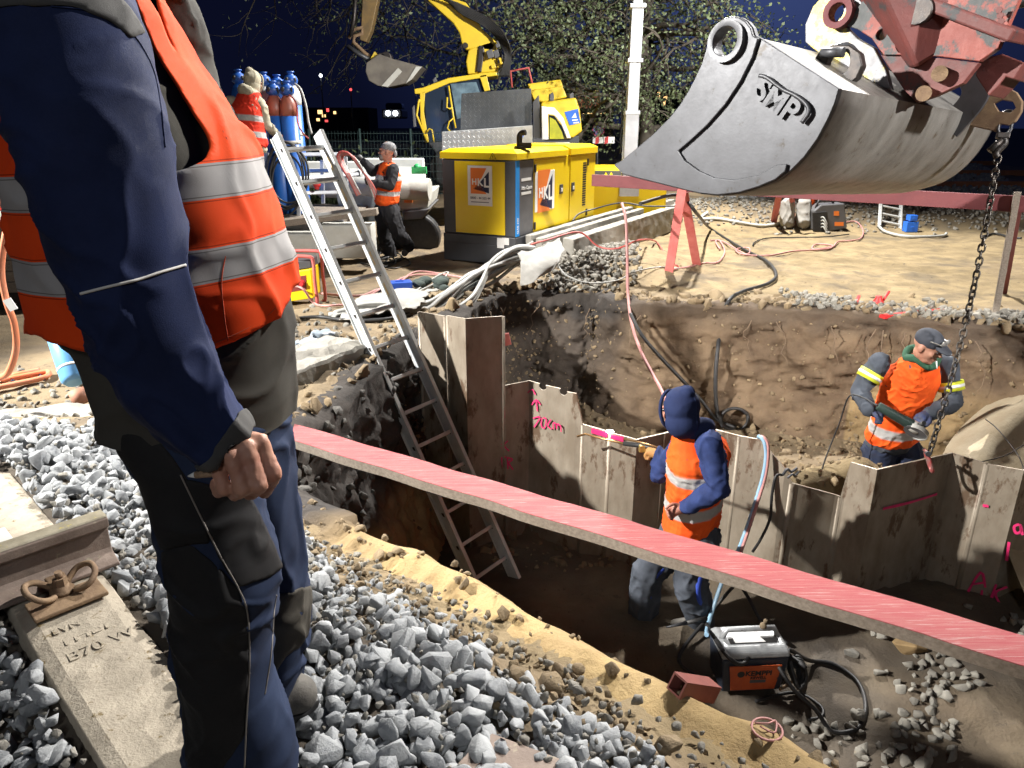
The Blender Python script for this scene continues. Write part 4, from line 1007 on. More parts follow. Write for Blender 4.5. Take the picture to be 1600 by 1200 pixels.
mb = MB(); mb.tube(spline([ctop+dC*.14, ctop+dC*.18+sA*.02, ctop+dC*.24-sA*.015, ctop+dC*.27], 4), [.022]*13, 10); mb.tube([ctop+dC*.16, ctop+dC*.235-sA*.055*(1 if sA.x > 0 else -1)], .021, 10); mb.build('chain_grab', M['black_iron'], chain)
# shackle on the pile
sk = thing('shackle', cbot, 'red and grey shackle hooking the chain to the sheet pile top', 'shackle')
s0 = at(1447, 706, 4.66); s1_ = at(1456, 735, 4.63); dS = (s1_-s0).normalized(); sS = dS.cross(Vector((.2, 1, 0))).normalized(); fS = dS.cross(sS)
mb = MB(); mb.tube(link_mesh(s0+(s1_-s0)*.5, dS, fS, .16, .075), .012, 8, True); mb.build('bow', mat('red_shackle_paint', (.45, .06, .06), (.30, .20, .18), .4, .3, 30), sk)
mb = MB(); mb.cyl(s0-fS*.055, s0+fS*.055, .013, n=10); mb.cyl(s0+fS*.045, s0+fS*.06, .02, n=6); mb.build('pin', M['steel_raw'], sk)

# ------------------------------------------------------------------ yellow wheeled excavator in the background
EY = 20.0
def vp(pix, Y, th, name, m_, parent=None, bevel=.01, **kw):
    mb = MB(); mb.prism([at(x, y, Y) for x, y in pix], Vector((0, th, 0))); return mb.build(name, m_, parent, bevel=bevel, **kw)
def bars(path, Y, r, name, m_, parent, n=8, closed=False):
    mb = MB(); mb.tube([at(x, y, Y) for x, y in path], r, n, closed); return mb.build(name, m_, parent)
ex_ = thing('wheeled_excavator', at(760, 250, EY+1), 'yellow wheeled excavator with raised boom behind the generator', 'excavator')
# cab: dark interior, frame tubes, glass
vp([(662, 148), (700, 130), (756, 122), (762, 215), (668, 222), (656, 190)], EY+.15, 1.35, 'cab_interior', mat('cab_interior_black', (.012, .013, .016), (.02, .02, .022), .7), ex_)
vp([(663, 147), (700, 129), (757, 121), (762, 216), (668, 222)], EY+.08, .02, 'side_window', M['glass_dark'], ex_, 0)
vp([(704, 131), (744, 128), (752, 150), (748, 178), (714, 186)], EY+.03, .02, 'door_window', mat('lit_cab_glass', (.16, .24, .29), (.06, .09, .12), .15, 0, 3), ex_, .0)
vp([(647, 139), (660, 137), (700, 122), (752, 114), (776, 112), (777, 118), (756, 121), (702, 130), (664, 146), (648, 147)], EY, 1.6, 'cab_roof', M['yellow_dig'], ex_, .02)
vp([(656, 145), (664, 143), (662, 175), (670, 222), (664, 223), (657, 185)], EY, .1, 'cab_pillar', M['yellow_dig'], ex_, .01)
vp([(749, 118), (760, 116), (766, 141), (757, 143)], EY, .1, 'cab_pillar', M['yellow_dig'], ex_, .01)
bars([(668, 222), (651, 180), (654, 160), (656, 155)], EY-.05, .028, 'mirror_arm', M['yellow_dig'], ex_)
vp([(644, 168), (647, 164), (650, 198), (646, 199)], EY-.1, .2, 'mirror', M['grey_mid'], ex_)
bars([(701, 134), (708, 180), (712, 200)], EY-.02, .022, 'door_frame', M['yellow_dig'], ex_)
bars([(699, 152), (698, 168), (703, 170), (706, 168)], EY-.08, .020, 'grab_handle', M['yellow_dig'], ex_)
bars([(703, 205), (699, 200), (702, 190), (708, 185)], EY-.08, .018, 'grab_handle', M['yellow_dig'], ex_)
bars([(666, 208), (671, 201), (675, 203), (678, 222)], EY-.08, .020, 'grab_handle', M['yellow_dig'], ex_)
vp([(676, 125), (680, 120), (683, 127), (678, 130)], EY, .2, 'work_lamp', M['grey_mid'], ex_)
# rear upper body
vp([(824, 131), (876, 124), (880, 136), (886, 152), (850, 160), (835, 158), (830, 146)], EY, 1.7, 'engine_cover', M['yellow_dig'], ex_, .03)
vp([(828, 133), (876, 126), (879, 135), (826, 142)], EY-.02, .05, 'cover_rim', M['yellow_dig'], ex_, .01)
vp([(845, 160), (900, 152), (906, 170), (910, 205), (896, 215), (858, 216), (846, 190)], EY-.1, 2.0, 'counterweight', M['yellow_dig'], ex_, .05)
vp([(882, 175), (903, 170), (907, 192), (890, 196)], EY-.115, .01, 'company_panel', M['blue_paint'], ex_, .0)
vp([(893, 184), (899, 176), (901, 184)], EY-.12, .004, 'company_mark', M['white'], ex_, .0)
vp([(894, 187), (903, 186), (903, 188), (894, 189)], EY-.12, .004, 'company_lettering', M['white'], ex_, .0)
vp([(896, 191), (905, 190), (905, 192), (896, 193)], EY-.12, .004, 'company_lettering', M['white'], ex_, .0)
vp([(770, 215), (905, 212), (905, 250), (690, 252), (668, 222)], EY+.1, 1.8, 'chassis', M['grey_dark'], ex_, .03)
for x in (700, 880):
    c = at(x, 262, EY); mb = MB(); mb.cyl(c, c+Vector((0, .5, 0)), .48, n=28); mb.build('wheel', M['black'], ex_, bevel=.05)
for x in (862, 893):
    vp([(x-3, 158), (x-3, 147), (x+2, 144), (x+4, 150), (x+3, 158)], EY-.05, .15, 'work_lamp', M['grey_mid'], ex_)
bars([(800, 137), (798, 111), (826, 106), (832, 133)], EY+.2, .03, 'guard_rail', M['red_hose'], ex_)
# boom foot, boom, stick and bucket
vp([(731, 116), (728, 96), (732, 78), (748, 70), (768, 64), (776, 72), (778, 112)], EY+.4, .5, 'boom_foot', M['yellow_dig'], ex_, .03)
vp([(722, 70), (718, 52), (708, 36), (690, 20), (668, 0), (640, -28), (668, -34), (690, -10), (728, 4), (742, 22), (752, 44), (776, 66), (770, 80), (740, 76), (728, 78)], EY+.4, .5, 'boom', M['yellow_dig'], ex_, .03)
vp([(744, 112), (748, 76), (756, 72), (757, 80), (752, 113)], EY+.33, .1, 'boom_ram', M['black_iron'], ex_, .02)
for x, y, r_ in ((752, 76, .07), (727, 71, .07), (726, 20, .06)):
    c = at(x, y, EY+.36); mb = MB(); mb.cyl(c, c+Vector((0, .6, 0)), r_, n=16); mb.build('boom_pin', M['black_iron'], ex_)
for i in range(7):
    o1 = 3*i
    pth = [at(700-4*i, 2-2*i, EY+.3-.03*i), at(722+o1*.6, 22-o1*.5, EY+.25), at(752+o1, 38-o1*.2, EY+.2), at(775+o1, 58+o1*.3, EY+.2-.04*i), at(789+o1*.5, 88, EY+.15), at(780+o1*.8, 120, EY+.2)]
    mb = MB(); mb.tube(spline(pth, 6), .022, 6); mb.build('hydraulic_hose', M['black'], ex_)
for i in range(10):
    x = 766+rs.uniform(0, 22); y = 66+rs.uniform(0, 52); c = at(x, y, EY+.2+rs.uniform(0, .2)); mb = MB(); mb.box(c, (rs.uniform(.05, .16), .12, rs.uniform(.06, .2)), (1, 0, .3), (0, 1, 0), (-.3, 0, 1)); mb.build('valve_fitting', M['grey_mid'] if i % 3 else M['yellow_dig'], ex_, bevel=.01)
vp([(566, -30), (592, -32), (590, 2), (580, 48), (572, 66), (562, 62), (564, 40), (566, 0)], EY+.3, .35, 'stick', mat('muddy_brown_stick', (.22, .14, .05), (.13, .09, .045), .6, 0, 5, .2, 20), ex_, .02)
bars([(557, -30), (553, 30), (548, 56)], EY+.2, .05, 'bucket_ram', M['black_iron'], ex_)
bars([(545, 60), (552, 46), (566, 44), (566, 52), (554, 56), (552, 66), (571, 84), (584, 92)], EY+.3, .05, 'bucket_link', M['rust'], ex_)
bars([(543, 72), (560, 84), (578, 94)], EY+.15, .055, 'link_rod', M['steel_raw'], ex_)
bkt = [(572, 98), (592, 84), (614, 92), (626, 95), (660, 104), (644, 124), (632, 131), (608, 136), (590, 134), (576, 126), (571, 112)]
b3 = vp(bkt, EY-.2, .9, 'bucket', mat('dusty_bucket_steel', (.20, .18, .15), (.13, .115, .10), .55, .3, 3), ex_, .02)
for q_ in ([(596, 134), (606, 136), (628, 112), (622, 106)], [(634, 130), (643, 124), (659, 104), (650, 104)]):
    vp(q_, EY-.23, .03, 'wear_strip', M['concrete_pale'], ex_, 0)
for x, y in ((596, 92), (603, 90)):
    c = at(x, y, EY); mb = MB(); mb.cyl(c, c+Vector((0, .35, 0)), .14, n=18); mb.build('coupler_hook', M['black_iron'], ex_, bevel=.02)
vp([(578, 92), (585, 80), (590, 92)], EY+.1, .3, 'coupler', M['yellow_rough'], ex_, .01)

# ------------------------------------------------------------------ pickup with an open tool box in front of it
PY = 14.0
van = thing('pickup_truck', at(800, 300, PY+.8), 'white pickup with an open chequer plate tool box behind the generator', 'pickup')
chk = mat('chequer_plate', (.52, .53, .54), (.40, .41, .42), .35, .7, 8, .0)
def chequer(m_):
    n = m_.node_tree.nodes; L = m_.node_tree.links; t = n.new('ShaderNodeTexCoord'); mp = n.new('ShaderNodeMapping'); mp.inputs['Rotation'].default_value = (0, R(45), 0); mp.inputs['Scale'].default_value = (16, 16, 16)
    c = n.new('ShaderNodeTexChecker'); c.inputs['Scale'].default_value = 1.; b = n.new('ShaderNodeBump'); b.inputs['Strength'].default_value = 1; b.inputs['Distance'].default_value = .02
    L.new(t.outputs['Object'], mp.inputs[0]); L.new(mp.outputs[0], c.inputs[0]); L.new(c.outputs['Fac'], b.inputs['Height']); L.new(b.outputs[0], n['Principled BSDF'].inputs['Normal'])
chequer(chk)
lidm = mat('dark_chequer_lid', (.075, .08, .085), (.055, .06, .065), .5, .4, 4); chequer(lidm)
vp([(690, 206), (832, 196), (832, 250), (690, 250)], PY, .6, 'tool_box', chk, van, .01)
vp([(721, 146), (830, 138), (831, 206), (719, 208)], PY+.62, .03, 'tool_box_lid', lidm, van, .005)
c = at(815, 211, PY-.01); mb = MB(); mb.cyl(c, c+Vector((0, -.006, 0)), .045, n=20); mb.build('round_sticker', M['blue_paint'], van)
vp([(832, 160), (842, 148), (847, 216), (833, 217)], PY+.3, .05, 'rear_cab_panel', M['grey_dark'], van)
vp([(846, 166), (866, 168), (880, 184), (892, 216), (886, 216), (876, 192), (866, 180), (856, 178), (857, 218), (847, 218)], PY+.2, .08, 'cab_pillar', M['white'], van, .01)
vp([(857, 179), (866, 181), (878, 197), (887, 217), (858, 218)], PY+.24, .02, 'side_window', M['glass_dark'], van, 0)
vp([(859, 183), (868, 188), (878, 206), (881, 217), (859, 217)], PY+.22, .01, 'hi_vis_jacket', mat('hi_vis_yellow', (.55, .55, .03), (.36, .38, .03), .7, 0, 6), van, 0)
vp([(692, 232), (900, 226), (902, 262), (692, 262)], PY+.05, 1.6, 'load_bed', M['white'], van, .02)
for x in (735, 862):
    c = at(x, 268, PY); mb = MB(); mb.cyl(c, c+Vector((0, .25, 0)), .34, n=24); mb.build('wheel', M['black'], van, bevel=.04)

# ------------------------------------------------------------------ telescopic light mast, sign, far lights, trees
ms = atz(984, 250, -.4)
MY = 13.2
mroot = thing('light_mast', (at(985, 225, MY).x, MY, -.45), 'pale telescopic light mast rising left of the bucket', 'light mast')
mx = at(985, 215, MY).x
galv = mat('galvanised_mast', (.55, .57, .60), (.45, .47, .50), .4, .5, 6)
mb = MB(); mb.box((mx, MY, 1.0), (.23, .23, 1.1)); mb.build('mast_section', galv, mroot, bevel=.01)
mb = MB(); mb.box((mx, MY, 2.3), (.19, .19, 1.7)); mb.build('mast_section', galv, mroot, bevel=.01)
mb = MB(); mb.box((mx, MY, 4.6), (.15, .15, 3.2)); mb.build('mast_section', galv, mroot, bevel=.01)
for zz in (1.55, 2.35, 3.15):
    mb = MB(); mb.box((mx, MY, zz), (.25, .25, .06)); mb.build('mast_collar', galv, mroot, bevel=.005)
mb = MB(); mb.tube([(mx-.16+.012*math.sin(i*1.9), MY, .9+i*.11) for i in range(44)], .014, 5); mb.build('coiled_cable', M['black'], mroot)
mb = MB(); mb.box((mx, MY, .35), (.34, .34, .3)); mb.build('mast_foot', galv, mroot, bevel=.01)
mb = MB(); mb.box((mx, MY+.3, 0), (1.3, .9, .8)); mb.build('trailer_body', M['yellow'], mroot, bevel=.03)
mb = MB(); mb.box((mx, MY-.05, 6.15), (1.4, .08, .08)); mb.build('lamp_bar', galv, mroot)
lampm = mat('lamp_lens', (.8, .8, .8), None, .2, emit=((1, .96, .88), 40))
for i in range(4):
    mb = MB(); c = Vector((mx-.6+.4*i, MY-.15, 6.3)); mb.box(c, (.34, .12, .26)); hd = mb.build('lamp_head', M['grey_dark'], mroot, bevel=.02)
    mb = MB(); mb.box(c+Vector((0, -.062, 0)), (.30, .004, .22)); mb.build('lens', lampm, hd)

sg = at(935, 203, 24); sroot = thing('road_sign', (sg.x, 24, -.45), 'round no-stopping sign on a post in the dark behind the mast', 'sign')
mb = MB(); mb.cyl(sg, sg+Vector((0, .03, 0)), .20, n=28); mb.build('sign_face', mat('sign_blue', (.10, .12, .30), None, .5), sroot)
ring(sg+Vector((0, -.006, 0)), (0, 1, 0), .155, .20, .01).build('sign_ring', mat('sign_red', (.45, .06, .12), None, .5), sroot)
for a in (45, 135):
    d = Vector((math.cos(R(a)), 0, math.sin(R(a)))); mb = MB(); mb.bar(sg-d*.16-Vector((0, .01+a*.00003, 0)), sg+d*.16-Vector((0, .01+a*.00003, 0)), .012, .035, up=(0, 1, 0)); mb.build('sign_cross', bpy.data.materials['sign_red'], sroot)
mb = MB(); mb.cyl((sg.x, 24.03, -.45), (sg.x, 24.03, sg.z), .03, n=10); mb.build('post', M['grey_mid'], sroot)
sb_ = at(943, 219, 22); mb = MB(); mb.box(sb_, (.62, .05, .18)); brd = mb.build('barrier_board', M['white'], label='white and red barrier board lying behind the small generator', cat='barrier board', bevel=.01)
for i in range(2):
    mb = MB(); mb.box(sb_+Vector((-.18+.26*i, -.03, 0)), (.10, .01, .179), (1, 0, .4), (0, 1, 0), (0, 0, 1)); mb.build('red_stripe', M['red_paint'], brd)

leafm = mat('lit_tree_leaves', (.15, .185, .095), (.09, .12, .055), .6, 0, 1.5)
leafm.node_tree.nodes['Principled BSDF'].inputs['Transmission Weight'].default_value = 0
barkm = mat('tree_bark', (.085, .072, .055), (.05, .042, .033), .9, 0, 3, .5, 20)
def tree(name, base, H, spread, nl, label, seed, hang=.0, leafsize=.13, crown0=.25, m_=None):
    rr = random.Random(seed); root = thing(name, base, label, 'tree'); base = Vector(base); mb = MB(); tips = []
    tr = [base+Vector((.1*math.sin(i), .1*math.cos(i*1.3), H*.62*i/6)) for i in range(7)]
    mb.tube(spline(tr, 3), [.26-.17*i/18 for i in range(19)], 10)
    def branch(p, d, L, r, dep):
        P = [p]; q = p
        for k in range(6):
            d = (d+Vector((rr.gauss(0, .24), rr.gauss(0, .24), rr.gauss(0, .17)-hang*.08))).normalized(); q = q+d*L/6; P.append(q)
            if dep < 3 and k >= 1 and rr.random() < .72:
                dd = (d+Vector((rr.gauss(0, .8), rr.gauss(0, .8), rr.gauss(0, .5)))).normalized(); branch(q, dd, L*rr.uniform(.45, .7), r*.5, dep+1)
            if dep >= 1: tips.append((q, .35+L*.10))
        mb.tube(P, [r*(1-.13*k) for k in range(7)], 6)
    for k in range(13):
        z = H*(crown0+.40*k/13); a = rr.uniform(0, 6.28); i0 = min(6, int(z/(H*.62)*6))
        branch(tr[i0], Vector((math.cos(a), math.sin(a), rr.uniform(.0, .5))).normalized(), spread*rr.uniform(.7, 1.1), .11, 0)
    mb.build('trunk', barkm, root)
    V = []; Fs = []
    for i in range(nl):
        t, s_ = tips[rr.randrange(len(tips))]; c = t+Vector((rr.gauss(0, s_), rr.gauss(0, s_), rr.gauss(0, s_*.8)))*.8
        a = Vector((rr.gauss(0, 1), rr.gauss(0, 1), rr.gauss(-.5, .8))).normalized(); b = a.cross(Vector((rr.gauss(0, 1), rr.gauss(0, 1), rr.gauss(0, 1)))).normalized(); s2 = leafsize*rr.uniform(.6, 1.3)
        o_ = len(V); V += [c, c+a*s2*.5+b*s2*.28, c+a*s2, c+a*s2*.5-b*s2*.28]; Fs.append((o_, o_+1, o_+2, o_+3))
    mb = MB(); mb.add(V, Fs); mb.build('crown', m_ or leafm, root); return root
tree('broadleaf_tree', (at(880, 200, 24).x, 25.5, -.45), 10.0, 4.4, 17000, 'large leafy tree lit by the floodlights behind the yellow excavator', 3, .6, .115)
tree('broadleaf_tree', (at(1010, 200, 22).x, 22.5, -.45), 8.0, 3.4, 9000, 'leafy tree with bare twigs directly behind the light mast', 11, .5, .10)
tree('broadleaf_tree', (at(735, 200, 27).x, 27.5, -.45), 12.5, 5.2, 2400, 'darker thin tree behind the raised digger stick', 6, .9, .11, .55)
# hedge and mesh fence behind the yard
leafd = mat('dark_hedge_leaves', (.045, .065, .022), (.03, .045, .016), .7, 0, 2)
V = []; Fs = []; rr = random.Random(3)
for i in range(9000):
    x = rr.uniform(-9.5, -2.0); c = Vector((x, 17.5+rr.gauss(0, .25), -.4+abs(rr.gauss(0, .42))+.25*noise.noise(Vector((x*1.5, 0, 0)))))
    a = Vector((rr.gauss(0, 1), rr.gauss(0, 1), rr.gauss(0, 1))).normalized()*.07; b = a.cross(Vector((rr.gauss(0, 1), rr.gauss(0, 1), rr.gauss(0, 1)))).normalized()*.03; o_ = len(V); V += [c-a, c+b, c+a, c-b]; Fs.append((o_, o_+1, o_+2, o_+3))
mb = MB(); mb.add(V, Fs); mb.build('hedge', leafd, label='low dark hedge beyond the yard behind the man with hoses', cat='hedge', recenter=True)
fz = thing('mesh_fence', (-4.5, 19.2, -.45), 'dim green mesh fence in the dark behind the hedge', 'fence')
for i in range(9):
    x = -10+1.25*i; mb = MB(); mb.cyl((x, 19.2, -.45), (x, 19.2, 1.25), .03, n=8); mb.build('fence_post', mat('fence_green', (.016, .035, .034), None, .6) if i == 0 else bpy.data.materials['fence_green'], fz)
mb = MB()
for k in range(9): mb.cyl((-10.2, 19.2, -.3+k*.18), (.2, 19.2, -.3+k*.18), .006, n=4)
for k in range(130): mb.cyl((-10.2+.08*k, 19.19, -.4), (-10.2+.08*k, 19.19, 1.2), .004, n=4)
mb.build('wire_panel', bpy.data.materials['fence_green'], fz)
# far town: dark buildings with lit windows, a car with headlights, street lamps
nb = mat('night_facade', (.02, .02, .025), None, .9)
def lit(c, s): return mat('lit_window', c, None, .5, emit=(c, s))
warm = lit((1, .62, .25), 1.6); cool = lit((.9, .95, 1), 10.); redl = lit((1, .1, .1), 1.2); amber = lit((1, .45, .1), 2.2)
def building(px0, px1, ytop, Y, wins, label, m_=None):
    a = at(px0, ytop, Y); b = at(px1, ytop, Y); root = thing('distant_building', ((a.x+b.x)/2, Y+3, -.47), label, 'building')
    mb = MB(); mb.box(((a.x+b.x)/2, Y+3, (a.z-.5)/2), (b.x-a.x, 6, a.z+.5)); mb.build('wall', m_ or nb, root)
    for (x, y, w_, h_, mm) in wins:
        c = at(x, y, Y-.02); mb = MB(); mb.box(c, (w_*.6, .04, h_*.6)); mb.build('window', mm, root)
building(430, 575, 168, 90, [(500, 175, .9, .7, warm), (506, 181, .7, .5, warm), (512, 172, .5, .6, redl), (497, 187, .6, .5, warm), (523, 176, .5, .5, warm), (510, 189, .6, .4, redl)], 'dark far building with small warm windows left of the hedge')
building(985, 1080, 140, 80, [(1029, 149, .45, 1.0, warm), (1038, 158, .35, 1.4, warm), (1041, 153, .3, .6, warm), (1020, 163, .4, .4, amber), (932, 143, .5, .6, warm)], 'dark far building with amber windows right of the light mast')
building(885, 960, 158, 60, [(918, 160, 3.2, 1.4, lit((.45, .17, .08), .28)), (925, 177, 3.4, .12, warm)], 'low far shop with a reddish lit front behind the excavator tail')
car = thing('parked_car', at(612, 185, 70), 'distant car facing the site with bright white headlights', 'car')
cc = at(612, 176, 70)
mb = MB(); mb.box(cc+Vector((0, 2, -.1)), (1.8, 4.0, .8)); mb.build('car_body', M['grey_dark'], car, bevel=.15)
mb = MB(); mb.box(cc+Vector((0, 2.2, .55)), (1.5, 2.0, .6)); mb.build('car_cabin', M['glass_dark'], car, bevel=.2)
for s in (-1, 1):
    mb = MB(); mb.sphere(cc+Vector((s*.33, -.05, -.05)), .22, 12, 8); mb.build('headlight', cool, car)
for i, (x, y, Y, lab) in enumerate(((501, 118, 75, 'small distant street lamp lit above the far building'), (548, 140, 80, 'faint red lamp far right of the street lamp'))):
    c = at(x, y, Y); rt = thing('street_lamp', (c.x, Y, -.47), lab, 'street lamp'); mb = MB(); mb.cyl((c.x, Y, -.47), (c.x, Y, c.z), .06, n=8); mb.build('lamp_post', M['grey_dark'], rt)
    mb = MB(); mb.sphere(c, .14, 10, 6); mb.build('lamp_globe', cool if i == 0 else redl, rt)
# rusty tracks at the far right
for k, (y0, lab) in enumerate(((18.1, 'nearest rusty rail of the far track at the right'), (22.4, 'middle rusty rail of the far track at the right'), (28.0, 'farthest rusty rail of the far track at the right'))):
    z = float(htop(np.array([9.]), np.array([y0]))[0])+.05; mb = MB(); mb.bar((4.8, y0-.1, z), (17.8, y0+.35, z), .12, .16+.02*k); mb.build('far_rail', mat('orange_rust', (.42, .18, .09), (.34, .14, .07), .8) if k == 0 else bpy.data.materials['orange_rust'], label=lab, cat='rail', bevel=.01)
# ------------------------------------------------------------------ people
SKIN = mat('skin', (.48, .25, .17), (.40, .18, .125), .55, 0, 22, .15, 180)
SKIN2 = mat('ruddy_skin', (.46, .20, .14), (.36, .15, .11), .5, 0, 30, .25, 200)
def bvh_of(o):
    me = o.data; org = Vector(ORG[o.name]); return BVHTree.FromPolygons([Vector(v.co)+org for v in me.vertices], [q.vertices[:] for q in me.polygons])
def blob(chains, voxel, smooth=6, sf=.5):
    """chains of (point, radius) or (point, (rl, rf, ru), Matrix3) grown into ONE continuous closed surface"""
    mb = MB()
    for ch in chains:
        if len(ch[0]) == 3:
            for i in range(len(ch)):
                p, r, m3 = ch[i]
                if i == len(ch)-1: mb.sphere(p, 1, 20, 14, r, m3); break
                q, r2, m4 = ch[i+1]; d = (Vector(q)-Vector(p)).length; k = max(1, int(d/(.35*min(min(r), min(r2)))))
                for j in range(k):
                    t = j/k; mb.sphere(Vector(p).lerp(Vector(q), t), 1, 20, 14, [a+(b-a)*t for a, b in zip(r, r2)], m3.to_quaternion().slerp(m4.to_quaternion(), t).to_matrix())
        else:
            for i, (p, r) in enumerate(ch):
                mb.sphere(p, r, 16, 10)
                if i < len(ch)-1:
                    q, r2 = ch[i+1]; p_, q_ = Vector(p), Vector(q); d = (q_-p_).length
                    if d > 1e-5: k = max(2, int(d/.02)); mb.tube([p_.lerp(q_, j/k) for j in range(k+1)], [r+(r2-r)*j/k for j in range(k+1)], 16)
    me = bpy.data.meshes.new('b'); me.from_pydata(mb.v, [], mb.f); me.update()
    o = bpy.data.objects.new('b', me); COL.objects.link(o)
    md = o.modifiers.new('r', 'REMESH'); md.mode = 'VOXEL'; md.voxel_size = voxel; md.use_smooth_shade = True
    if smooth: sm = o.modifiers.new('s', 'SMOOTH'); sm.factor = sf; sm.iterations = smooth
    dg = bpy.context.evaluated_depsgraph_get(); out = bpy.data.meshes.new_from_object(o.evaluated_get(dg))
    bpy.data.objects.remove(o); bpy.data.meshes.remove(me); return out
def put(me, name, material, parent, label=None, disp=None, attrs=None):
    me.name = name; n = len(me.vertices); co = np.empty(n*3); me.vertices.foreach_get('co', co); co = co.reshape(-1, 3)
    if disp:
        no = np.array([v.normal[:] for v in me.vertices]); co = co+no*disp(co)[:, None]
    if attrs:
        for k, fn in attrs.items(): set_attr(me, k, fn(co))
    co = co-ORG[parent.name] if parent is not None else co
    me.vertices.foreach_set('co', co.ravel()); me.materials.clear(); me.materials.append(material); me.update()
    me.polygons.foreach_set('use_smooth', [True]*len(me.polygons))
    o = bpy.data.objects.new(name, me); COL.objects.link(o); o.parent = parent; ORG[o.name] = ORG[parent.name]
    if label: o['label'] = label
    return o
def folds(A, f=9., f2=22., sd=0., stretch=(1, 1, .45)):
    """cloth folds: sharp raised creases of two directions, gated by a slow mask"""
    S3 = np.array(stretch)
    def fn(co):
        out = np.empty(len(co)); o1 = Vector((sd, 0, sd*.3)); o2 = Vector((0, sd*1.7, 5))
        for i, (q, p) in enumerate(zip(co, co*S3)):
            v = Vector(p); u = Vector(q); w_ = Vector((noise.noise(u*4+o1), noise.noise(u*4+o2), noise.noise(u*4-o2)))*.16
            a = noise.noise((v+w_)*f+o1); r1 = max(0, 1-abs(a)*3.2); r1 = r1*r1*(.35+.65*max(0, .5+noise.noise(u*5-o1)))
            b = noise.noise(Vector((u.x+.6*u.z, u.y-.5*u.z, u.z*.9))*f*1.5+w_*4+o2); r2 = max(0, 1-abs(b)*3.5); r2 = r2*r2*max(0, .25+1.4*noise.noise(u*6+o2))
            out[i] = A*(r1*1.25+r2*.9-.30+.5*noise.noise(u*f*.55+o2)+.14*noise.noise(u*f2*1.5))
        return out
    return fn
def frame(f, u=(0, 0, 1)):
    f = Vector(f).normalized(); l = f.cross(Vector(u)).normalized(); u = l.cross(f).normalized()
    return Matrix((l, f, u)).transposed()          # columns: right, forward, up
def hand_chains(wr, d, pn, thumb, s=1., curl=.9):
    """wr wrist, d pointing direction, pn palm normal, thumb sideways direction"""
    d = Vector(d).normalized(); pn = Vector(pn); pn = (pn-d*pn.dot(d)).normalized(); th = d.cross(pn).normalized(); th = th if th.dot(Vector(thumb)) > 0 else -th
    ch = [[(wr, .027*s), (wr+d*.045*s, .031*s), (wr+d*.075*s, .030*s)]]
    for i, (o, L) in enumerate(((.030, .072), (.010, .082), (-.010, .076), (-.029, .060))):
        k = wr+d*.085*s+th*o*s; P = [(wr+d*.05*s+th*o*.6*s, .012*s), (k, .0105*s)]; a = .25; q = k
        for j in range(3):
            a += curl*(.8 if j == 0 else 1.0); dd = d*math.cos(a)+pn*math.sin(a); q = q+dd*L*(.46, .30, .24)[j]*s; P.append((q, (.0098, .009, .0078)[j]*s))
        ch.append(P)
    q = wr+d*.03*s+th*.026*s; a1 = q+(d*.55+th*.6+pn*.35).normalized()*.045*s; a2 = a1+(d*.8+th*.1+pn*.5).normalized()*.030*s; a3 = a2+(d*.8-th*.15+pn*.5).normalized()*.022*s
    ch.append([(q, .014*s), (a1, .0115*s), (a2, .0105*s), (a3, .009*s)]); return ch
def head_chains(c, m3, s=1.):
    """c = centre of the skull; m3 columns right, forward, up"""
    X, Fw, U = [m3.col[i] for i in range(3)]
    P = lambda x, f, u: c+(X*x+Fw*f+U*u)*s
    E = lambda x, f, u, r: [(P(x, f, u), tuple(a*s for a in r), m3)]
    ch = [E(0, -.012, .03, (.076, .094, .090)), E(0, .010, -.03, (.066, .082, .080)), E(0, .030, -.085, (.047, .052, .040)), E(0, .066, -.102, (.024, .020, .018)),
          E(0, .088, .018, (.050, .014, .012)), E(0, .104, -.028, (.012, .018, .016)), E(0, .092, -.003, (.009, .012, .028)),
          E(0, .086, -.066, (.026, .012, .007)), E(0, .084, -.077, (.022, .012, .008)), E(.040, .062, -.025, (.022, .022, .02)), E(-.040, .062, -.025, (.022, .022, .02))]
    for sg in (-1, 1): ch.append(E(sg*.077, -.012, -.015, (.010, .022, .034)))
    return ch
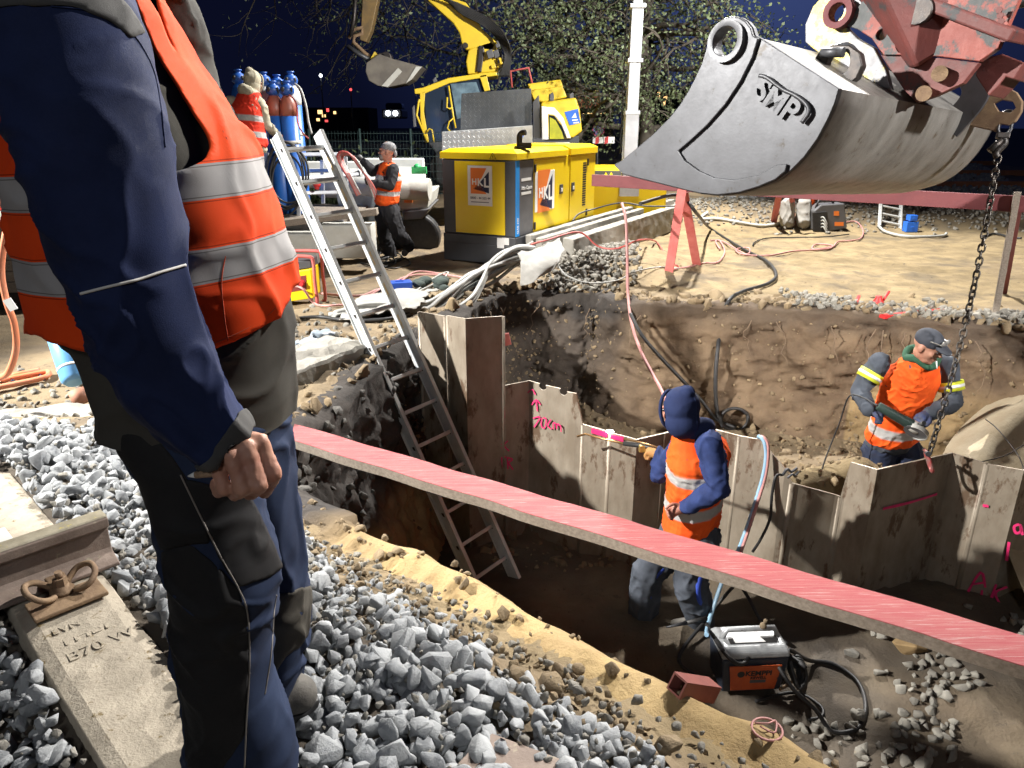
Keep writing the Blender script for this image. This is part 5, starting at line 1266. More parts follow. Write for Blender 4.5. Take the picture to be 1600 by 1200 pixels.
def person(name, label, J, fwd, skin, jacket, trousers, vest=None, gloves=None, vox=.011, hd=1.0, seed=1, group=None, hood=None, cap=None, boots=None, hands=None, headf=None, headu=(0, 0, 1), girth=1., base=None, stripes=(.30, .62), fold=.013, baggy=1.12, hoodk=1.):
    up = (J['neck']-J['pelvis']).normalized(); T = frame(fwd, up)
    base = base or Vector((J['pelvis'].x, J['pelvis'].y, min(J['ankL'].z, J['ankR'].z)-.08))
    root = thing(name, base, label, 'person', group)
    hf = frame(headf or fwd, headu)
    neck, pel, chest = J['neck'], J['pelvis'], J['chest']; mid = (pel+chest)*.5; g = girth
    def limb(a, b, c, r): return [(J[a], r[0]), (J[a].lerp(J[b], .5), r[1]), (J[b], r[2]), (J[b].lerp(J[c], .4), r[3]), (J[c], r[4])]
    def torso(k, add=0.): return [[(pel, (.165*g*k+add, .115*g*k+add, .12), T), (mid, (.150*g*k+add, .115*g*k+add, .12), T), (chest, (.175*g*k+add, .125*g*k+add, .13), T), (neck-up*.06, (.13*k+add, .085*k+add, .07), T)]]
    arms = {s_: limb('sh'+s_, 'el'+s_, 'wr'+s_, (.058, .050, .042, .040, .030)) for s_ in 'LR'}
    legs = {s_: limb('hip'+s_, 'kn'+s_, 'ank'+s_, (.088, .074, .058, .055, .042)) for s_ in 'LR'}
    sc_ = lambda ch, k, a=0.: [(p, r*k+a) for p, r in ch]
    H = head_chains(J['head'], hf, hd)
    body = torso(.88)+[sc_(arms[s_], .9) for s_ in 'LR']+[sc_(legs[s_], .9) for s_ in 'LR']+H+[[(neck-up*.04, .062), (neck+up*.03, .056), (J['head']-hf.col[2]*.06-hf.col[1]*.015, .056)]]
    feet = {}
    for s_ in 'LR':
        a = J['ank'+s_]; t = J.get('toe'+s_) or a+Vector((T.col[1].x*.19, T.col[1].y*.19, -.055)); feet[s_] = t
        body.append([(a, .036), (a.lerp(t, .5)-Vector((0, 0, .012)), .036), (t, .028)])
    hnd = {}
    for s_ in 'LR':
        if hands and s_ in hands: hnd[s_] = hand_chains(*hands[s_])
        else: d = (J['wr'+s_]-J['el'+s_]).normalized(); hnd[s_] = hand_chains(J['wr'+s_], d, T.col[1], T.col[1], 1., .45)
        body += hnd[s_]
    b = put(blob(body, .0085, 2), 'body', skin, root)
    arms_j = [sc_(arms[s_], 1.10, .018) for s_ in 'LR']
    jk = blob(torso(1.04, .012)+arms_j, vox, 4); put(jk, 'jacket', jacket, root, disp=folds(fold, 8, 20, seed))
    tr = [sc_(legs[s_], 1.06*baggy, .022) for s_ in 'LR']
    tr = [[(p, r+.012*(i > 2)) for i, (p, r) in enumerate(ch)] for ch in tr]
    put(blob([[(pel-up*.02, (.172*g, .125*g, .11), T)]]+tr, vox, 4), 'trousers', trousers, root, disp=folds(fold*1.2, 8, 20, seed+3))
    for s_ in 'LR':
        a, t = J['ank'+s_], feet[s_]
        put(blob([[(a+Vector((0, 0, .05)), .052), (a, .052), (a.lerp(t, .5)-Vector((0, 0, .01)), .048), (t, .043)]], .009, 3), 'boot', boots or M['black'], root)
    if vest:
        lo = pel+up*.0; hi = neck
        def stripe(co):
            t = (co-np.array(lo)) @ np.array(up)/((hi-lo).length); out = np.zeros(len(co))
            for sx in stripes: out = np.maximum(out, 1-ss(.045, .058, np.abs(t-sx)))
            return out
        vt = [[(pel+up*.06, (.178*g+.024, .128*g+.024, .10), T), (mid, (.160*g+.027, .125*g+.027, .12), T), (chest, (.183*g+.022, .133*g+.028, .13), T), (neck-up*.05, (.135+.012, .093+.020, .065), T)]]
        put(blob(vt, vox*.8, 3), 'hi_vis_vest', vest, root, disp=folds(fold*.7, 9, 22, seed+7), attrs={'stripe': stripe})
    if gloves:
        for s_ in gloves[1]:
            gl_ = [[(p, r*1.12+.003) for p, r in ch] for ch in hnd[s_]]; w_ = J['wr'+s_]; gl_.append([(w_+(J['el'+s_]-w_).normalized()*.05, .042), (w_, .036)])
            put(blob(gl_, .0065, 2), 'glove', gloves[0], root)
    X, Fw, U = [hf.col[i] for i in range(3)]; c = J['head']; hd0 = hd
    if hood:
        hd = hd*hoodk
        hc = [[(c+U*.035*hd-Fw*.022, (.100*hd, .112*hd, .118*hd), hf)], [(c-U*.05*hd-Fw*.03, (.098*hd, .105*hd, .11*hd), hf)], [(neck-up*.02-Fw*.01, (.115, .10, .06), T)], [(c+U*.13*hd-Fw*.065, (.045, .05, .04), hf)]]
        hm = blob(hc, .009, 5)
        bm = bmesh.new(); bm.from_mesh(hm); kill = [v for v in bm.verts if (v.co-c).dot(Fw) > .052*hd and abs((v.co-c).dot(X)) < .085*hd and -.13*hd < (v.co-c).dot(U) < .10*hd]
        bmesh.ops.delete(bm, geom=kill, context='VERTS'); bm.to_mesh(hm); bm.free()
        ho = None
        ho = put(hm, 'hood', hood, root, disp=folds(.007, 6, 20, seed+9)); sl_ = ho.modifiers.new('cloth', 'SOLIDIFY'); sl_.thickness = .008
        rim = [c+X*math.sin(a)*.088*hd+U*(.002+.112*math.cos(a))*hd+Fw*(.060+.012*math.cos(a))*hd for a in np.linspace(0, 2*math.pi, 28)[:-1]]
        mb = MB(); mb.tube(rim, .011, 8, True); mb.build('hood_rim', hood, ho)
        hb_ = bvh_of(ho); sp = []
        for a in np.linspace(.5, 2.6, 16):
            d_ = (U*math.cos(a-.5)-Fw*math.sin(a-.5)); hh = hb_.ray_cast(c+d_*.5-Fw*.02, -d_)
            if hh[0] is not None: sp.append(hh[0])
        if len(sp) > 3: mb = MB(); mb.tube(sp, .0035, 5); mb.build('hood_seam', hood, ho)
        put(blob([[(neck-up*.005-Fw*.055-X*.06, .058), (neck+up*.015-Fw*.085, .062), (neck-up*.005-Fw*.055+X*.06, .058)]], .010, 4), 'hood_collar', hood, root, disp=folds(.008, 8, 20, seed+5))
    if cap: cap(root, c, X, Fw, U, hd)
    else: pass
    for sg in (-1, 1):
        mb = MB(); mb.sphere(c+X*sg*.030*hd+Fw*.085*hd+U*.0, .011*hd, 10, 8); mb.build('eye', EYE, b)
    return root, b, hf
EYE = mat('eye_dark', (.05, .035, .03), None, .2)
def vestmat(name, c1, c2): return mat(name, c1, c2, .8, 0, 6, .10, 420, spec=.2, attr=[('stripe', ((.42, .41, .40), (.36, .35, .34)))])
VEST = vestmat('orange_vest', (.90, .13, .018), (.80, .085, .012)); VEST_R = vestmat('red_vest', (.72, .045, .02), (.62, .035, .018))
NAVY = mat('navy_workwear', (.022, .034, .095), (.014, .021, .062), .85, 0, 5, .12, 420, spec=.2)
BLUE = mat('blue_sleeve', (.030, .050, .155), (.018, .028, .085), .8, 0, 8, .12, 420, spec=.2)
GREYW = mat('grey_workwear', (.075, .085, .105), (.052, .06, .075), .85, 0, 7, .12, 420, spec=.2)
DKW = mat('dark_workwear', (.020, .020, .024), (.035, .034, .036), .85, 0, 6, .12, 420, spec=.2)
BEIGE = mat('beige_cotton', (.42, .39, .30), (.34, .31, .23), .9, 0, 7, .12, 420, spec=.2)
TRO = mat('navy_trousers', (.020, .030, .070), (.034, .040, .062), .85, 0, 5, .12, 420, spec=.2)
LEATH = mat('tan_leather_glove', (.42, .22, .07), (.34, .16, .05), .7, 0, 20, .3, 120)
BGLOVE = mat('blue_work_glove', (.03, .045, .13), (.05, .055, .08), .7, 0, 30, .3, 120)
BOOT = mat('dusty_work_boot', (.07, .065, .06), (.12, .11, .095), .8, 0, 16, .3, 90)

# hooded man cutting the sheet pile
J = dict(pelvis=at(1080, 825, 4.20), chest=at(1092, 712, 4.16), neck=at(1082, 666, 4.14), head=at(1060, 643, 4.10),
         shL=at(1108, 694, 3.98), elL=at(1124, 764, 3.88), wrL=at(1072, 792, 3.98), shR=at(1066, 697, 4.34), elR=at(1030, 742, 4.45), wrR=at(1036, 714, 4.62),
         hipL=at(1090, 838, 4.12), knL=at(1080, 910, 4.02), ankL=at(1096, 970, 4.14), hipR=at(1066, 838, 4.30), knR=at(1012, 893, 4.22), ankR=at(1002, 972, 4.32))
J['toeL'] = J['ankL']+Vector((-.16, .02, -.05)); J['toeR'] = J['ankR']+Vector((-.17, .0, -.05))
J['wrR'] = at(1032, 710, 4.46)
wR = J['wrR']; td = (at(940, 686, 4.78)-wR).normalized()
pr, pb_, _ = person('person', 'man in navy hood and orange vest torch-cutting the sheet piles in the pit', J, (-.80, .48, 0), SKIN2, BLUE, GREYW, VEST, (LEATH, 'R'), seed=2, hood=NAVY, boots=BOOT,
       hands={'R': (wR, td, (0, 0, -1), (0, .5, .8), 1., 1.0), 'L': (J['wrL'], (-.9, .2, -.5), (-.2, -.9, 0), (0, 0, 1), 1., .7)}, headf=(-.62, .78, -.10), girth=1.2, baggy=1.32, hoodk=1.02)
# blue side stripes on the trousers
for kn, an in (('knL', 'ankL'), ('knR', 'ankR')):
    P = [J['hip'+kn[2]].lerp(J[kn], .5)+Vector((.03, -.090, 0)), J[kn]+Vector((.02, -.085, 0)), J[kn].lerp(J[an], .5)+Vector((.02, -.080, 0)), J[an]+Vector((.02, -.075, .06))]
    mb = MB(); mb.tube(spline(P, 5), .020, 8); mb.build('trouser_stripe', mat('bright_blue_stripe', (.03, .07, .42), (.02, .05, .30), .8), pr)
torch = thing('cutting_torch', wR, 'long thin cutting torch held in the tan glove against the sheet pile', 'torch')
t1 = at(1008, 697, 4.50); t0 = at(903, 681, 4.98)
gA = wR+(t1-wR)*.2+Vector((0, 0, .02))
mb = MB(); mb.tube([at(1040, 706, 4.44), at(1006, 697, 4.56), at(975, 693, 4.66)], .016, 10); mb.build('grip', M['black'], torch)
mb = MB(); mb.tube([at(1040, 703, 4.44), at(1005, 692, 4.56), at(975, 686, 4.67)], .006, 6); mb.tube([at(978, 694, 4.65), at(935, 684, 4.86), at(915, 678, 4.95), at(902, 682, 4.99)], .008, 8); mb.build('copper_pipe', mat('brass', (.42, .24, .10), (.32, .18, .08), .35, .8), torch)
mb = MB(); mb.box(at(1004, 701, 4.55), (.05, .03, .05)); mb.build('valve_block', mat('brass_block', (.50, .36, .12), None, .4, .7), torch, bevel=.006)
mb = MB(); mb.sphere(at(953, 674, 4.985), .016, 12, 8, (1.8, .8, .8)); mb.build('cut_glow', mat('glowing_cut', (1, .9, .8), None, .5, emit=((1, .86, .80), 30)), g3)

# grinder man behind the sheet piles
J = dict(pelvis=at(1392, 688, 5.36), chest=at(1424, 592, 5.26), neck=at(1438, 560, 5.16), head=at(1450, 540, 5.04),
         shR=at(1374, 566, 5.24), elR=at(1342, 612, 5.22), wrR=at(1358, 640, 5.00), shL=at(1480, 572, 5.22), elL=at(1490, 628, 5.14), wrL=at(1452, 648, 4.98),
         hipR=at(1374, 706, 5.36), hipL=at(1414, 706, 5.36))
for s_ in 'LR': J['kn'+s_] = J['hip'+s_]+Vector((.02, -.06, -.40)); J['ank'+s_] = J['kn'+s_]+Vector((0, .10, -.40))
def cap_peak(root, c, X, Fw, U, s):
    m3 = Matrix((X, Fw, U)).transposed()
    put(blob([[(c+U*.045*s-Fw*.012*s, (.083*s, .100*s, .078*s), m3)]], .008, 2), 'cap', mat('navy_cap', (.045, .05, .065), (.03, .034, .045), .8), root)
    mb = MB(); r0 = []; r1 = []
    for i in range(13):
        a = math.pi*(i/12)-math.pi/2; r0.append((c+X*math.sin(a)*.070*s+Fw*(.065+.018*math.cos(a))*s+U*.045*s)); r1.append(c+X*math.sin(a)*.072*s+Fw*(.078+.085*math.cos(a))*s+U*(.030-.012*math.cos(a))*s)
    V = [p+U*.003 for p in r0+r1]+[p-U*.003 for p in r0+r1]; n = 13
    Fs = [(i, i+1, n+i+1, n+i) for i in range(12)]+[(2*n+i, 3*n+i, 3*n+i+1, 2*n+i+1) for i in range(12)]+[(n+i, n+i+1, 3*n+i+1, 3*n+i) for i in range(12)]
    mb.add(V, Fs, True); mb.build('cap_peak', bpy.data.materials['navy_cap'], root)
    mb = MB()
    for sg in (-1, 1): mb.sphere(c+X*sg*.034*s+Fw*.092*s+U*.075*s, .030*s, 12, 8, (1, .45, .7), m3)
    mb.tube([c+X*sg_*.080*s+Fw*f_*s+U*.068*s for sg_, f_ in ((-1, .02), (-.7, .085), (0, .105), (.7, .085), (1, .02))], .005, 6)
    mb.build('goggles', mat('goggle_lens', (.10, .10, .11), (.25, .24, .22), .15, .2), root)
gr, gb, ghf = person('person', 'man in cap and orange vest holding an angle grinder behind the sheet piles', J, (.20, -.95, -.1), SKIN, GREYW, TRO, VEST, (BGLOVE, 'LR'), seed=5, cap=cap_peak, boots=BOOT,
       hands={'R': (J['wrR'], (.75, -.35, -.30), (.2, -.3, -1), (0, -1, .3), 1., .9), 'L': (J['wrL'], (-.80, -.35, -.05), (0, .1, -1), (0, -1, .2), 1., .9)}, headf=(.62, -.70, -.32), headu=(.1, -.2, 1), girth=1.1, stripes=(.20,))
mb = MB(); c = J['neck']; mb.tube(spline([c+Vector((-.09, .02, .0)), c+Vector((-.07, -.07, .02)), c+Vector((.02, -.11, -.03)), c+Vector((.09, -.05, .02)), c+Vector((.05, .06, .05)), c+Vector((-.05, .07, .05))], 5, True), .030, 10, True); mb.build('green_collar', mat('green_fleece', (.03, .10, .055), (.02, .07, .04), .9), gr)
for s_, tt in (('R', .45), ('L', .55)):
    p = J['sh'+s_].lerp(J['el'+s_], tt); d = (J['el'+s_]-J['sh'+s_]).normalized()
    for k, (m_, r_, w_) in enumerate(((mat('hi_vis_band', (.62, .66, .04), None, .6) if s_ == 'R' else bpy.data.materials['hi_vis_band'], .089, .034), (M['white'], .0915, .011))):
        mb = MB(); mb.cyl(p-d*w_, p+d*w_, r_, n=24); mb.build('arm_band', m_, gr)
ck = J['head']+ghf.col[1]*.10-ghf.col[2]*.070
mb = MB(); mb.cyl(ck, ck+(ghf.col[1]*.55-ghf.col[2]*.85)*.055, .0045, n=8); mb.build('cigarette', M['white'], label='white cigarette hanging from the grinder man lips', cat='cigarette')
# angle grinder
gA, gB = at(1372, 634, 4.94), at(1424, 664, 4.86); gd_ = (gB-gA).normalized(); grr = thing('angle_grinder', gA.lerp(gB, .5), 'dark green angle grinder with pale guard held by the man in the cap', 'grinder')
mb = MB(); mb.tube([gA, gA.lerp(gB, .35), gA.lerp(gB, .75), gB], [.030, .034, .036, .040], 14); mb.build('motor_body', mat('dark_green_plastic', (.03, .055, .045), (.02, .035, .03), .45), grr, bevel=.002)
mb = MB(); mb.tube([gB, gB+gd_*.05, gB+gd_*.075], [.042, .046, .030], 12); mb.build('gear_head', mat('bare_alloy', (.50, .49, .46), (.38, .37, .34), .4, .5), grr)
gn = (Vector((-.35, -.6, -.75))-gd_*Vector((-.35, -.6, -.75)).dot(gd_)).normalized(); gc = gB+gd_*.045+gn*.035; us = gd_.cross(gn)
mb = MB(); pts = [gc+(gd_*math.cos(a)+us*math.sin(a))*.085 for a in np.linspace(-2.4, 1.2, 22)]; mb.loft([[p-gn*.02, p+gn*.012, p+gn*.012+(gc-p)*.06, p-gn*.02+(gc-p)*.06] for p in pts], False); V0 = [gc-gn*.02]+[p-gn*.02 for p in pts]; mb.prism(V0, gn*.004); mb.build('guard', bpy.data.materials['bare_alloy'], grr)
mb = MB(); mb.cyl(gc-gn*.004, gc+gn*.003, .078, n=32); mb.build('disc', M['grey_mid'], grr)
mb = MB(); mb.tube([gB+gd_*.03, gB+gd_*.03+us*.11*(1 if us.x > 0 else -1)], .016, 10); mb.build('side_handle', M['black'], grr)
mb = MB(); mb.tube(spline([gA, at(1340, 618, 5.1), at(1325, 622, 5.15), at(1312, 660, 5.2), at(1296, 700, 5.2), at(1284, 735, 5.1), at(1282, 760, 5.02)], 8), .006, 6); mb.build('power_cord', M['black'], grr)

# man with the hoses, facing left
J = dict(pelvis=at(604, 320, 10.2), chest=at(607, 280, 10.2), neck=at(606, 254, 10.2), head=at(605, 236, 10.18),
         shL=at(614, 266, 10.0), elL=at(610, 290, 9.9), wrL=at(584, 286, 9.85), shR=at(600, 264, 10.4), elR=at(582, 268, 10.4), wrR=at(568, 252, 10.3),
         hipL=at(609, 328, 10.1), knL=at(623, 368, 10.0), ankL=at(638, 384, 10.2), hipR=at(600, 328, 10.3), knR=at(600, 368, 10.25), ankR=at(612, 400, 10.3))
J['toeL'] = J['ankL']+Vector((-.02, 0, -.17)); J['toeL'] = at(632, 396, 10.2); J['toeR'] = J['ankR']+Vector((-.18, -.05, -.06))
def bandana(root, c, X, Fw, U, s):
    m3 = Matrix((X, Fw, U)).transposed(); bmt = mat('grey_bandana', (.10, .10, .11), (.30, .30, .30), .9, 0, 40)
    put(blob([[(c+U*.045*s-Fw*.02*s, (.084*s, .100*s, .075*s), m3)], [(c-Fw*.105*s-U*.03*s, (.03, .025, .05), m3)]], .009, 2), 'bandana', bmt, root)
    put(blob([[(c-U*.085*s+Fw*.075*s, (.05, .035, .045), m3)], [(c-U*.055*s+Fw*.09*s, (.035, .02, .012), m3)]], .009, 1), 'beard', mat('grey_beard', (.22, .20, .18), (.14, .12, .11), .9), root)
hr_, hb_, _ = person('person', 'man with grey bandana and orange vest holding hoses next to the big generator', J, (-.95, -.25, 0), SKIN, DKW, DKW, VEST, (M['black'], 'LR'), seed=8, cap=bandana, boots=BOOT, headf=(-1, .0, .05), girth=1.12, stripes=(.30, .66),
       hands={'L': (J['wrL'], (-.9, -.2, .1), (0, -.2, 1), (0, 0, 1), 1., .8), 'R': (J['wrR'], (-.6, 0, .6), (-.3, 0, -.5), (0, 0, 1), 1., .8)})
# hooded man at the gas bottles, seen from behind
J = dict(pelvis=at(392, 232, 9.55), chest=at(384, 175, 9.6), neck=at(390, 143, 9.62), head=at(397, 130, 9.70),
         shL=at(360, 160, 9.6), elL=at(352, 200, 9.75), wrL=at(362, 205, 10.0), shR=at(405, 162, 9.6), elR=at(416, 195, 9.65), wrR=at(433, 210, 9.9),
         hipL=at(384, 240, 9.55), knL=at(384, 290, 9.6), ankL=at(382, 326, 9.55), hipR=at(402, 240, 9.55), knR=at(403, 290, 9.6), ankR=at(404, 326, 9.55))
ar_, ab_, _ = person('person', 'man in beige hood and red vest bending to the blue gas bottles', J, (.25, .95, 0), SKIN, BEIGE, TRO, VEST_R, None, seed=12, hood=BEIGE, boots=BOOT, headf=(.55, .8, -.15), girth=1.12, stripes=(.24, .52))
# ------------------------------------------------------------------ the standing man in front (close to the camera)
def sil_rings(rows, Yc, hd, n=110, step=4., ex=2.2, yaw=0.):
    """horizontal cross-sections following the body outline: rows (py, xl, xr)"""
    ys = np.array([r[0] for r in rows], float); xl = np.array([r[1] for r in rows], float); xr = np.array([r[2] for r in rows], float)
    out = []
    P = spline([Vector((a, b, c)) for a, b, c in zip(ys, xl, xr)], 10)
    for q in P:
        y, a, b = q; Y = float(np.interp(y, *Yc)); h = float(np.interp(y, *hd)); c = at((a+b)/2, y, Y); t = (Y/ray((a+b)/2, y).y); hw = (b-a)/2/FPX*t
        ring_ = []
        for k in range(n):
            A = 2*math.pi*k/n; ca, sa = math.cos(A), math.sin(A); cx = math.copysign(abs(ca)**(2/ex), ca); sy = math.copysign(abs(sa)**(2/ex), sa)
            ring_.append(c+Vector((hw*cx, h*sy+yaw*hw*cx, 0)))
        for it in range(4):
            pr_ = [proj(v) for v in ring_]; il = min(range(n), key=lambda k: pr_[k][0]); ir = max(range(n), key=lambda k: pr_[k][0])
            yl_, yr_ = pr_[il][1], pr_[ir][1]; wl_ = float(np.interp(yl_, ys, xl)); wr_ = float(np.interp(yr_, ys, xr))
            el, er = (wl_-pr_[il][0])/FPX*t, (wr_-pr_[ir][0])/FPX*t; cx0 = (ring_[il].x+ring_[ir].x)/2; hw0 = (ring_[ir].x-ring_[il].x)/2; hw1 = hw0+(er-el)/2; cx1 = cx0+(er+el)/2
            ring_ = [Vector((cx1+(v.x-cx0)*hw1/hw0, v.y, v.z)) for v in ring_]
        out.append(ring_)
    return out
def mesh_of(rings, caps=True):
    mb = MB(); mb.loft(rings, True, caps); me = bpy.data.meshes.new('l'); me.from_pydata(mb.v, [], mb.f); me.update()
    bm = bmesh.new(); bm.from_mesh(me); bmesh.ops.recalc_face_normals(bm, faces=bm.faces); bm.to_mesh(me); bm.free(); return me
man = thing('person', (-.62, 1.30, .02), 'largest man, in orange vest and navy workwear, standing on the ballast at the left', 'person')
T_rows = [(-75, 95, 190), (-55, 75, 200), (-35, 35, 212), (-15, 0, 226), (10, -16, 242), (50, -14, 266), (100, -6, 291), (150, 2, 324), (190, 8, 353), (240, 16, 384), (290, 24, 408), (340, 30, 430), (400, 40, 446), (450, 50, 455), (500, 62, 458), (550, 108, 460), (600, 126, 464), (636, 138, 461), (650, 144, 458)]
TY = ([-80, 0, 200, 450, 640], [1.30, 1.28, 1.27, 1.26, 1.27]); TH = ([-80, -40, 0, 100, 300, 450, 640], [.07, .10, .14, .165, .175, .175, .17])
rT = sil_rings(T_rows, TY, TH)
DKJ = mat('olive_grey_jacket', (.075, .070, .058), (.048, .045, .040), .85, 0, 5, .14, 520, spec=.18)
NAVYF = mat('dark_navy_cotton', (.016, .026, .082), (.010, .016, .050), .8, 0, 6, .14, 520, spec=.18, spots=(.07, .07, .07), sscale=30, sth=.735)
jk = put(mesh_of(rT), 'jacket', DKJ, man, disp=folds(.009, 6, 15, 3))
# vest: shell over the torso, armhole and hem cut out
def inside(poly, x, y):
    ins = False; n = len(poly)
    for i in range(n):
        (ax, ay), (bx, by) = poly[i], poly[i-1]
        if (ay > y) != (by > y) and x < ax+(y-ay)*(bx-ax)/(by-ay): ins = not ins
    return ins
V_rows = [(-62, 70, 205), (-35, 25, 218), (-15, -8, 234), (10, -24, 250), (50, -20, 276), (100, -12, 301), (150, -3, 335), (190, 3, 364), (240, 11, 397), (290, 19, 418), (340, 25, 436), (400, 34, 452), (450, 44, 458), (500, 55, 458), (560, 66, 452)]
rV = sil_rings(V_rows, TY, ([-80, -40, 0, 100, 300, 450, 640], [.085, .115, .155, .180, .190, .192, .19]), 220)
vm = mesh_of(rV, False)
armhole = [(120, -120), (196, 0), (214, 28), (226, 55), (248, 95), (271, 132), (288, 160), (303, 184), (318, 205), (325, 222), (324, 238), (316, 250), (300, 261), (284, 268), (258, 273), (150, 300), (40, 210), (10, 60), (20, -60)]
hemx = [0, 40, 62, 90, 165, 260, 345, 400, 430, 452, 480]; hemy = [500, 508, 520, 530, 552, 560, 540, 514, 492, 462, 440]
bm = bmesh.new(); bm.from_mesh(vm); kill = []
for f in bm.faces:
    c = f.calc_center_median(); x, y = proj(c); near_ = c.y < 1.26
    if (near_ and inside(armhole, x, y)) or y > np.interp(x, hemx, hemy)+(-18 if not near_ else 0): kill.append(f)
    elif (not near_) and inside([(120, -60), (230, 0), (300, 150), (330, 230), (200, 260), (60, 220), (0, 60)], x, y): kill.append(f)
bmesh.ops.delete(bm, geom=kill, context='FACES')
# relax the cut border so the edge runs smoothly
for it in range(8):
    bv = [v for v in bm.verts if v.is_boundary]; new = {}
    for v in bv:
        nb2 = [e.other_vert(v) for e in v.link_edges if e.is_boundary]
        if len(nb2) == 2: new[v] = v.co*.4+(nb2[0].co+nb2[1].co)*.3
    for v, c in new.items(): v.co = c
bm.to_mesh(vm); bm.free(); vm.update()
zt = at(400, 274, 1.27).z; zb_ = at(430, 388, 1.27).z
def band(co):
    tilt = co[:, 2]-.06*(co[:, 0]+.45); a = np.abs(tilt-(zt)); b = np.abs(tilt-(zb_)); w_ = .0255
    return np.maximum(1-ss(w_-.0008, w_+.0008, a), 1-ss(w_-.0008, w_+.0008, b))
FV = mat('orange_vest_fabric', (.80, .075, .010), (.72, .055, .008), .8, 0, 5, .10, 600, spec=.15, attr=[('stripe', ((.36, .345, .34), (.31, .30, .295)))])
def vdisp(co):
    base_ = folds(.0085, 5.5, 13, 11, (1, 1, .6))(co); return base_+.006
def tape_nodes(m_, z1, z2, x0, w_):
    n = m_.node_tree.nodes; L = m_.node_tree.links; t = n.new('ShaderNodeTexCoord'); s = n.new('ShaderNodeSeparateXYZ'); L.new(t.outputs['Object'], s.inputs[0])
    def M_(op, a, b=None):
        q = n.new('ShaderNodeMath'); q.operation = op
        for i, v in ((0, a), (1, b)):
            if v is None: continue
            if isinstance(v, (int, float)): q.inputs[i].default_value = v
            else: L.new(v, q.inputs[i])
        return q.outputs[0]
    zz = M_('SUBTRACT', s.outputs['Z'], M_('MULTIPLY', M_('SUBTRACT', s.outputs['X'], x0), .06))
    f = M_('MAXIMUM', M_('LESS_THAN', M_('ABSOLUTE', M_('SUBTRACT', zz, z1)), w_), M_('LESS_THAN', M_('ABSOLUTE', M_('SUBTRACT', zz, z2)), w_))
    st = [M_('LESS_THAN', M_('ABSOLUTE', M_('SUBTRACT', M_('ABSOLUTE', M_('SUBTRACT', zz, z)), w_+d)), .0008) for z in (z1, z2) for d in (.003, -.004)]
    dark = st[0]
    for q in st[1:]: dark = M_('MAXIMUM', dark, q)
    mx = [q for q in n if q.type == 'MIX' and any(l.to_socket.node == n['Principled BSDF'] for l in q.outputs[2].links)][0]
    for l in list(L):
        if l.to_socket == mx.inputs[0]: L.remove(l)
    L.new(f, mx.inputs[0]); d2 = n.new('ShaderNodeMix'); d2.data_type = 'RGBA'; d2.blend_type = 'MULTIPLY'; L.new(dark, d2.inputs[0]); L.new(mx.outputs[2], d2.inputs[6]); d2.inputs[7].default_value = (.45, .42, .4, 1); L.new(d2.outputs[2], n['Principled BSDF'].inputs['Base Color'])
tape_nodes(FV, zt-.02, zb_-.02, -.45+.62, .0255)
fv = put(vm, 'hi_vis_vest', FV, man, disp=vdisp, attrs={'stripe': band}); sl_ = fv.modifiers.new('cloth', 'SOLIDIFY'); sl_.thickness = .004; sl_.offset = 1
def bvh_of(o):
    me = o.data; org = Vector(ORG[o.name]); return BVHTree.FromPolygons([Vector(v.co)+org for v in me.vertices], [p.vertices[:] for p in me.polygons])
def surf(b, px, py):
    d = ray(px, py).normalized(); h = b.ray_cast(Vector((0, 0, CAMZ)), d); return (h[0], h[1]) if h[0] is not None else (None, None)
def seam(b, pix, r, name, m_, parent, off=.001):
    P = []
    for p in spline([Vector((x, y, 0)) for x, y in pix], 10):
        q, n = surf(b, p.x, p.y)
        if q is not None: P.append(q+(Vector((0, 0, CAMZ))-q).normalized()*off)
    if len(P) > 2: mb = MB(); mb.tube(P, r, 6); mb.build(name, m_, parent)
# far sleeve of the jacket showing beyond the vest
Pf = spline([at(x, y, Y) for x, y, Y in ((215, -50, 1.42), (234, 0, 1.46), (270, 60, 1.49), (281, 105, 1.49), (296, 150, 1.47), (322, 200, 1.45), (338, 260, 1.43), (350, 330, 1.40))], 8)
mb = MB(); mb.tube(Pf, [float(np.interp(i, [0, 16, 40, 56], [.075, .066, .060, .05])) for i in range(len(Pf))], 60); me = bpy.data.meshes.new('s'); me.from_pydata(mb.v, [], mb.f); me.update()
put(me, 'sleeve', DKJ, man, disp=folds(.010, 8, 18, 17))
# sleeve
S_path = [(92, -30, 1.22, .080), (98, 20, 1.13, .098), (112, 90, 1.08, .1010), (140, 200, 1.05, .0985), (168, 310, 1.03, .090), (200, 430, 1.02, .080), (243, 545, 1.01, .076), (292, 630, 1.00, .064), (335, 682, .995, .052), (352, 700, .995, .046)]
Pc = spline([Vector((*at(x, y, Y), )) for x, y, Y, r in S_path], 16); Rc = [float(np.interp(i/16, range(len(S_path)), [s[3] for s in S_path])) for i in range(len(Pc))]
mb = MB(); mb.tube(Pc, Rc, 110); me = bpy.data.meshes.new('s'); me.from_pydata(mb.v, [], mb.f); me.update()
elb = np.array(at(210, 450, 1.02)); wrp = np.array(at(320, 660, 1.0))
def sdisp(co):
    base_ = folds(.0105, 8, 15, 21, (1, 1, .9))(co); k1 = np.exp(-(np.linalg.norm(co-elb, axis=1)/.11)**2); k2 = np.exp(-(np.linalg.norm(co-wrp, axis=1)/.12)**2)
    return base_*(.55+.7*k1+.8*k2)
vb_ = bvh_of(fv); vsm = mat('vest_stitching', (.45, .06, .02), None, .8)
seam(vb_, [(352, 400), (346, 440), (350, 490), (356, 532)], .0012, 'seam', vsm, man, .004)
seam(vb_, [(236, 20), (262, 62), (290, 108), (318, 150), (340, 190), (362, 232), (382, 280)], .0012, 'seam', vsm, man, .004)
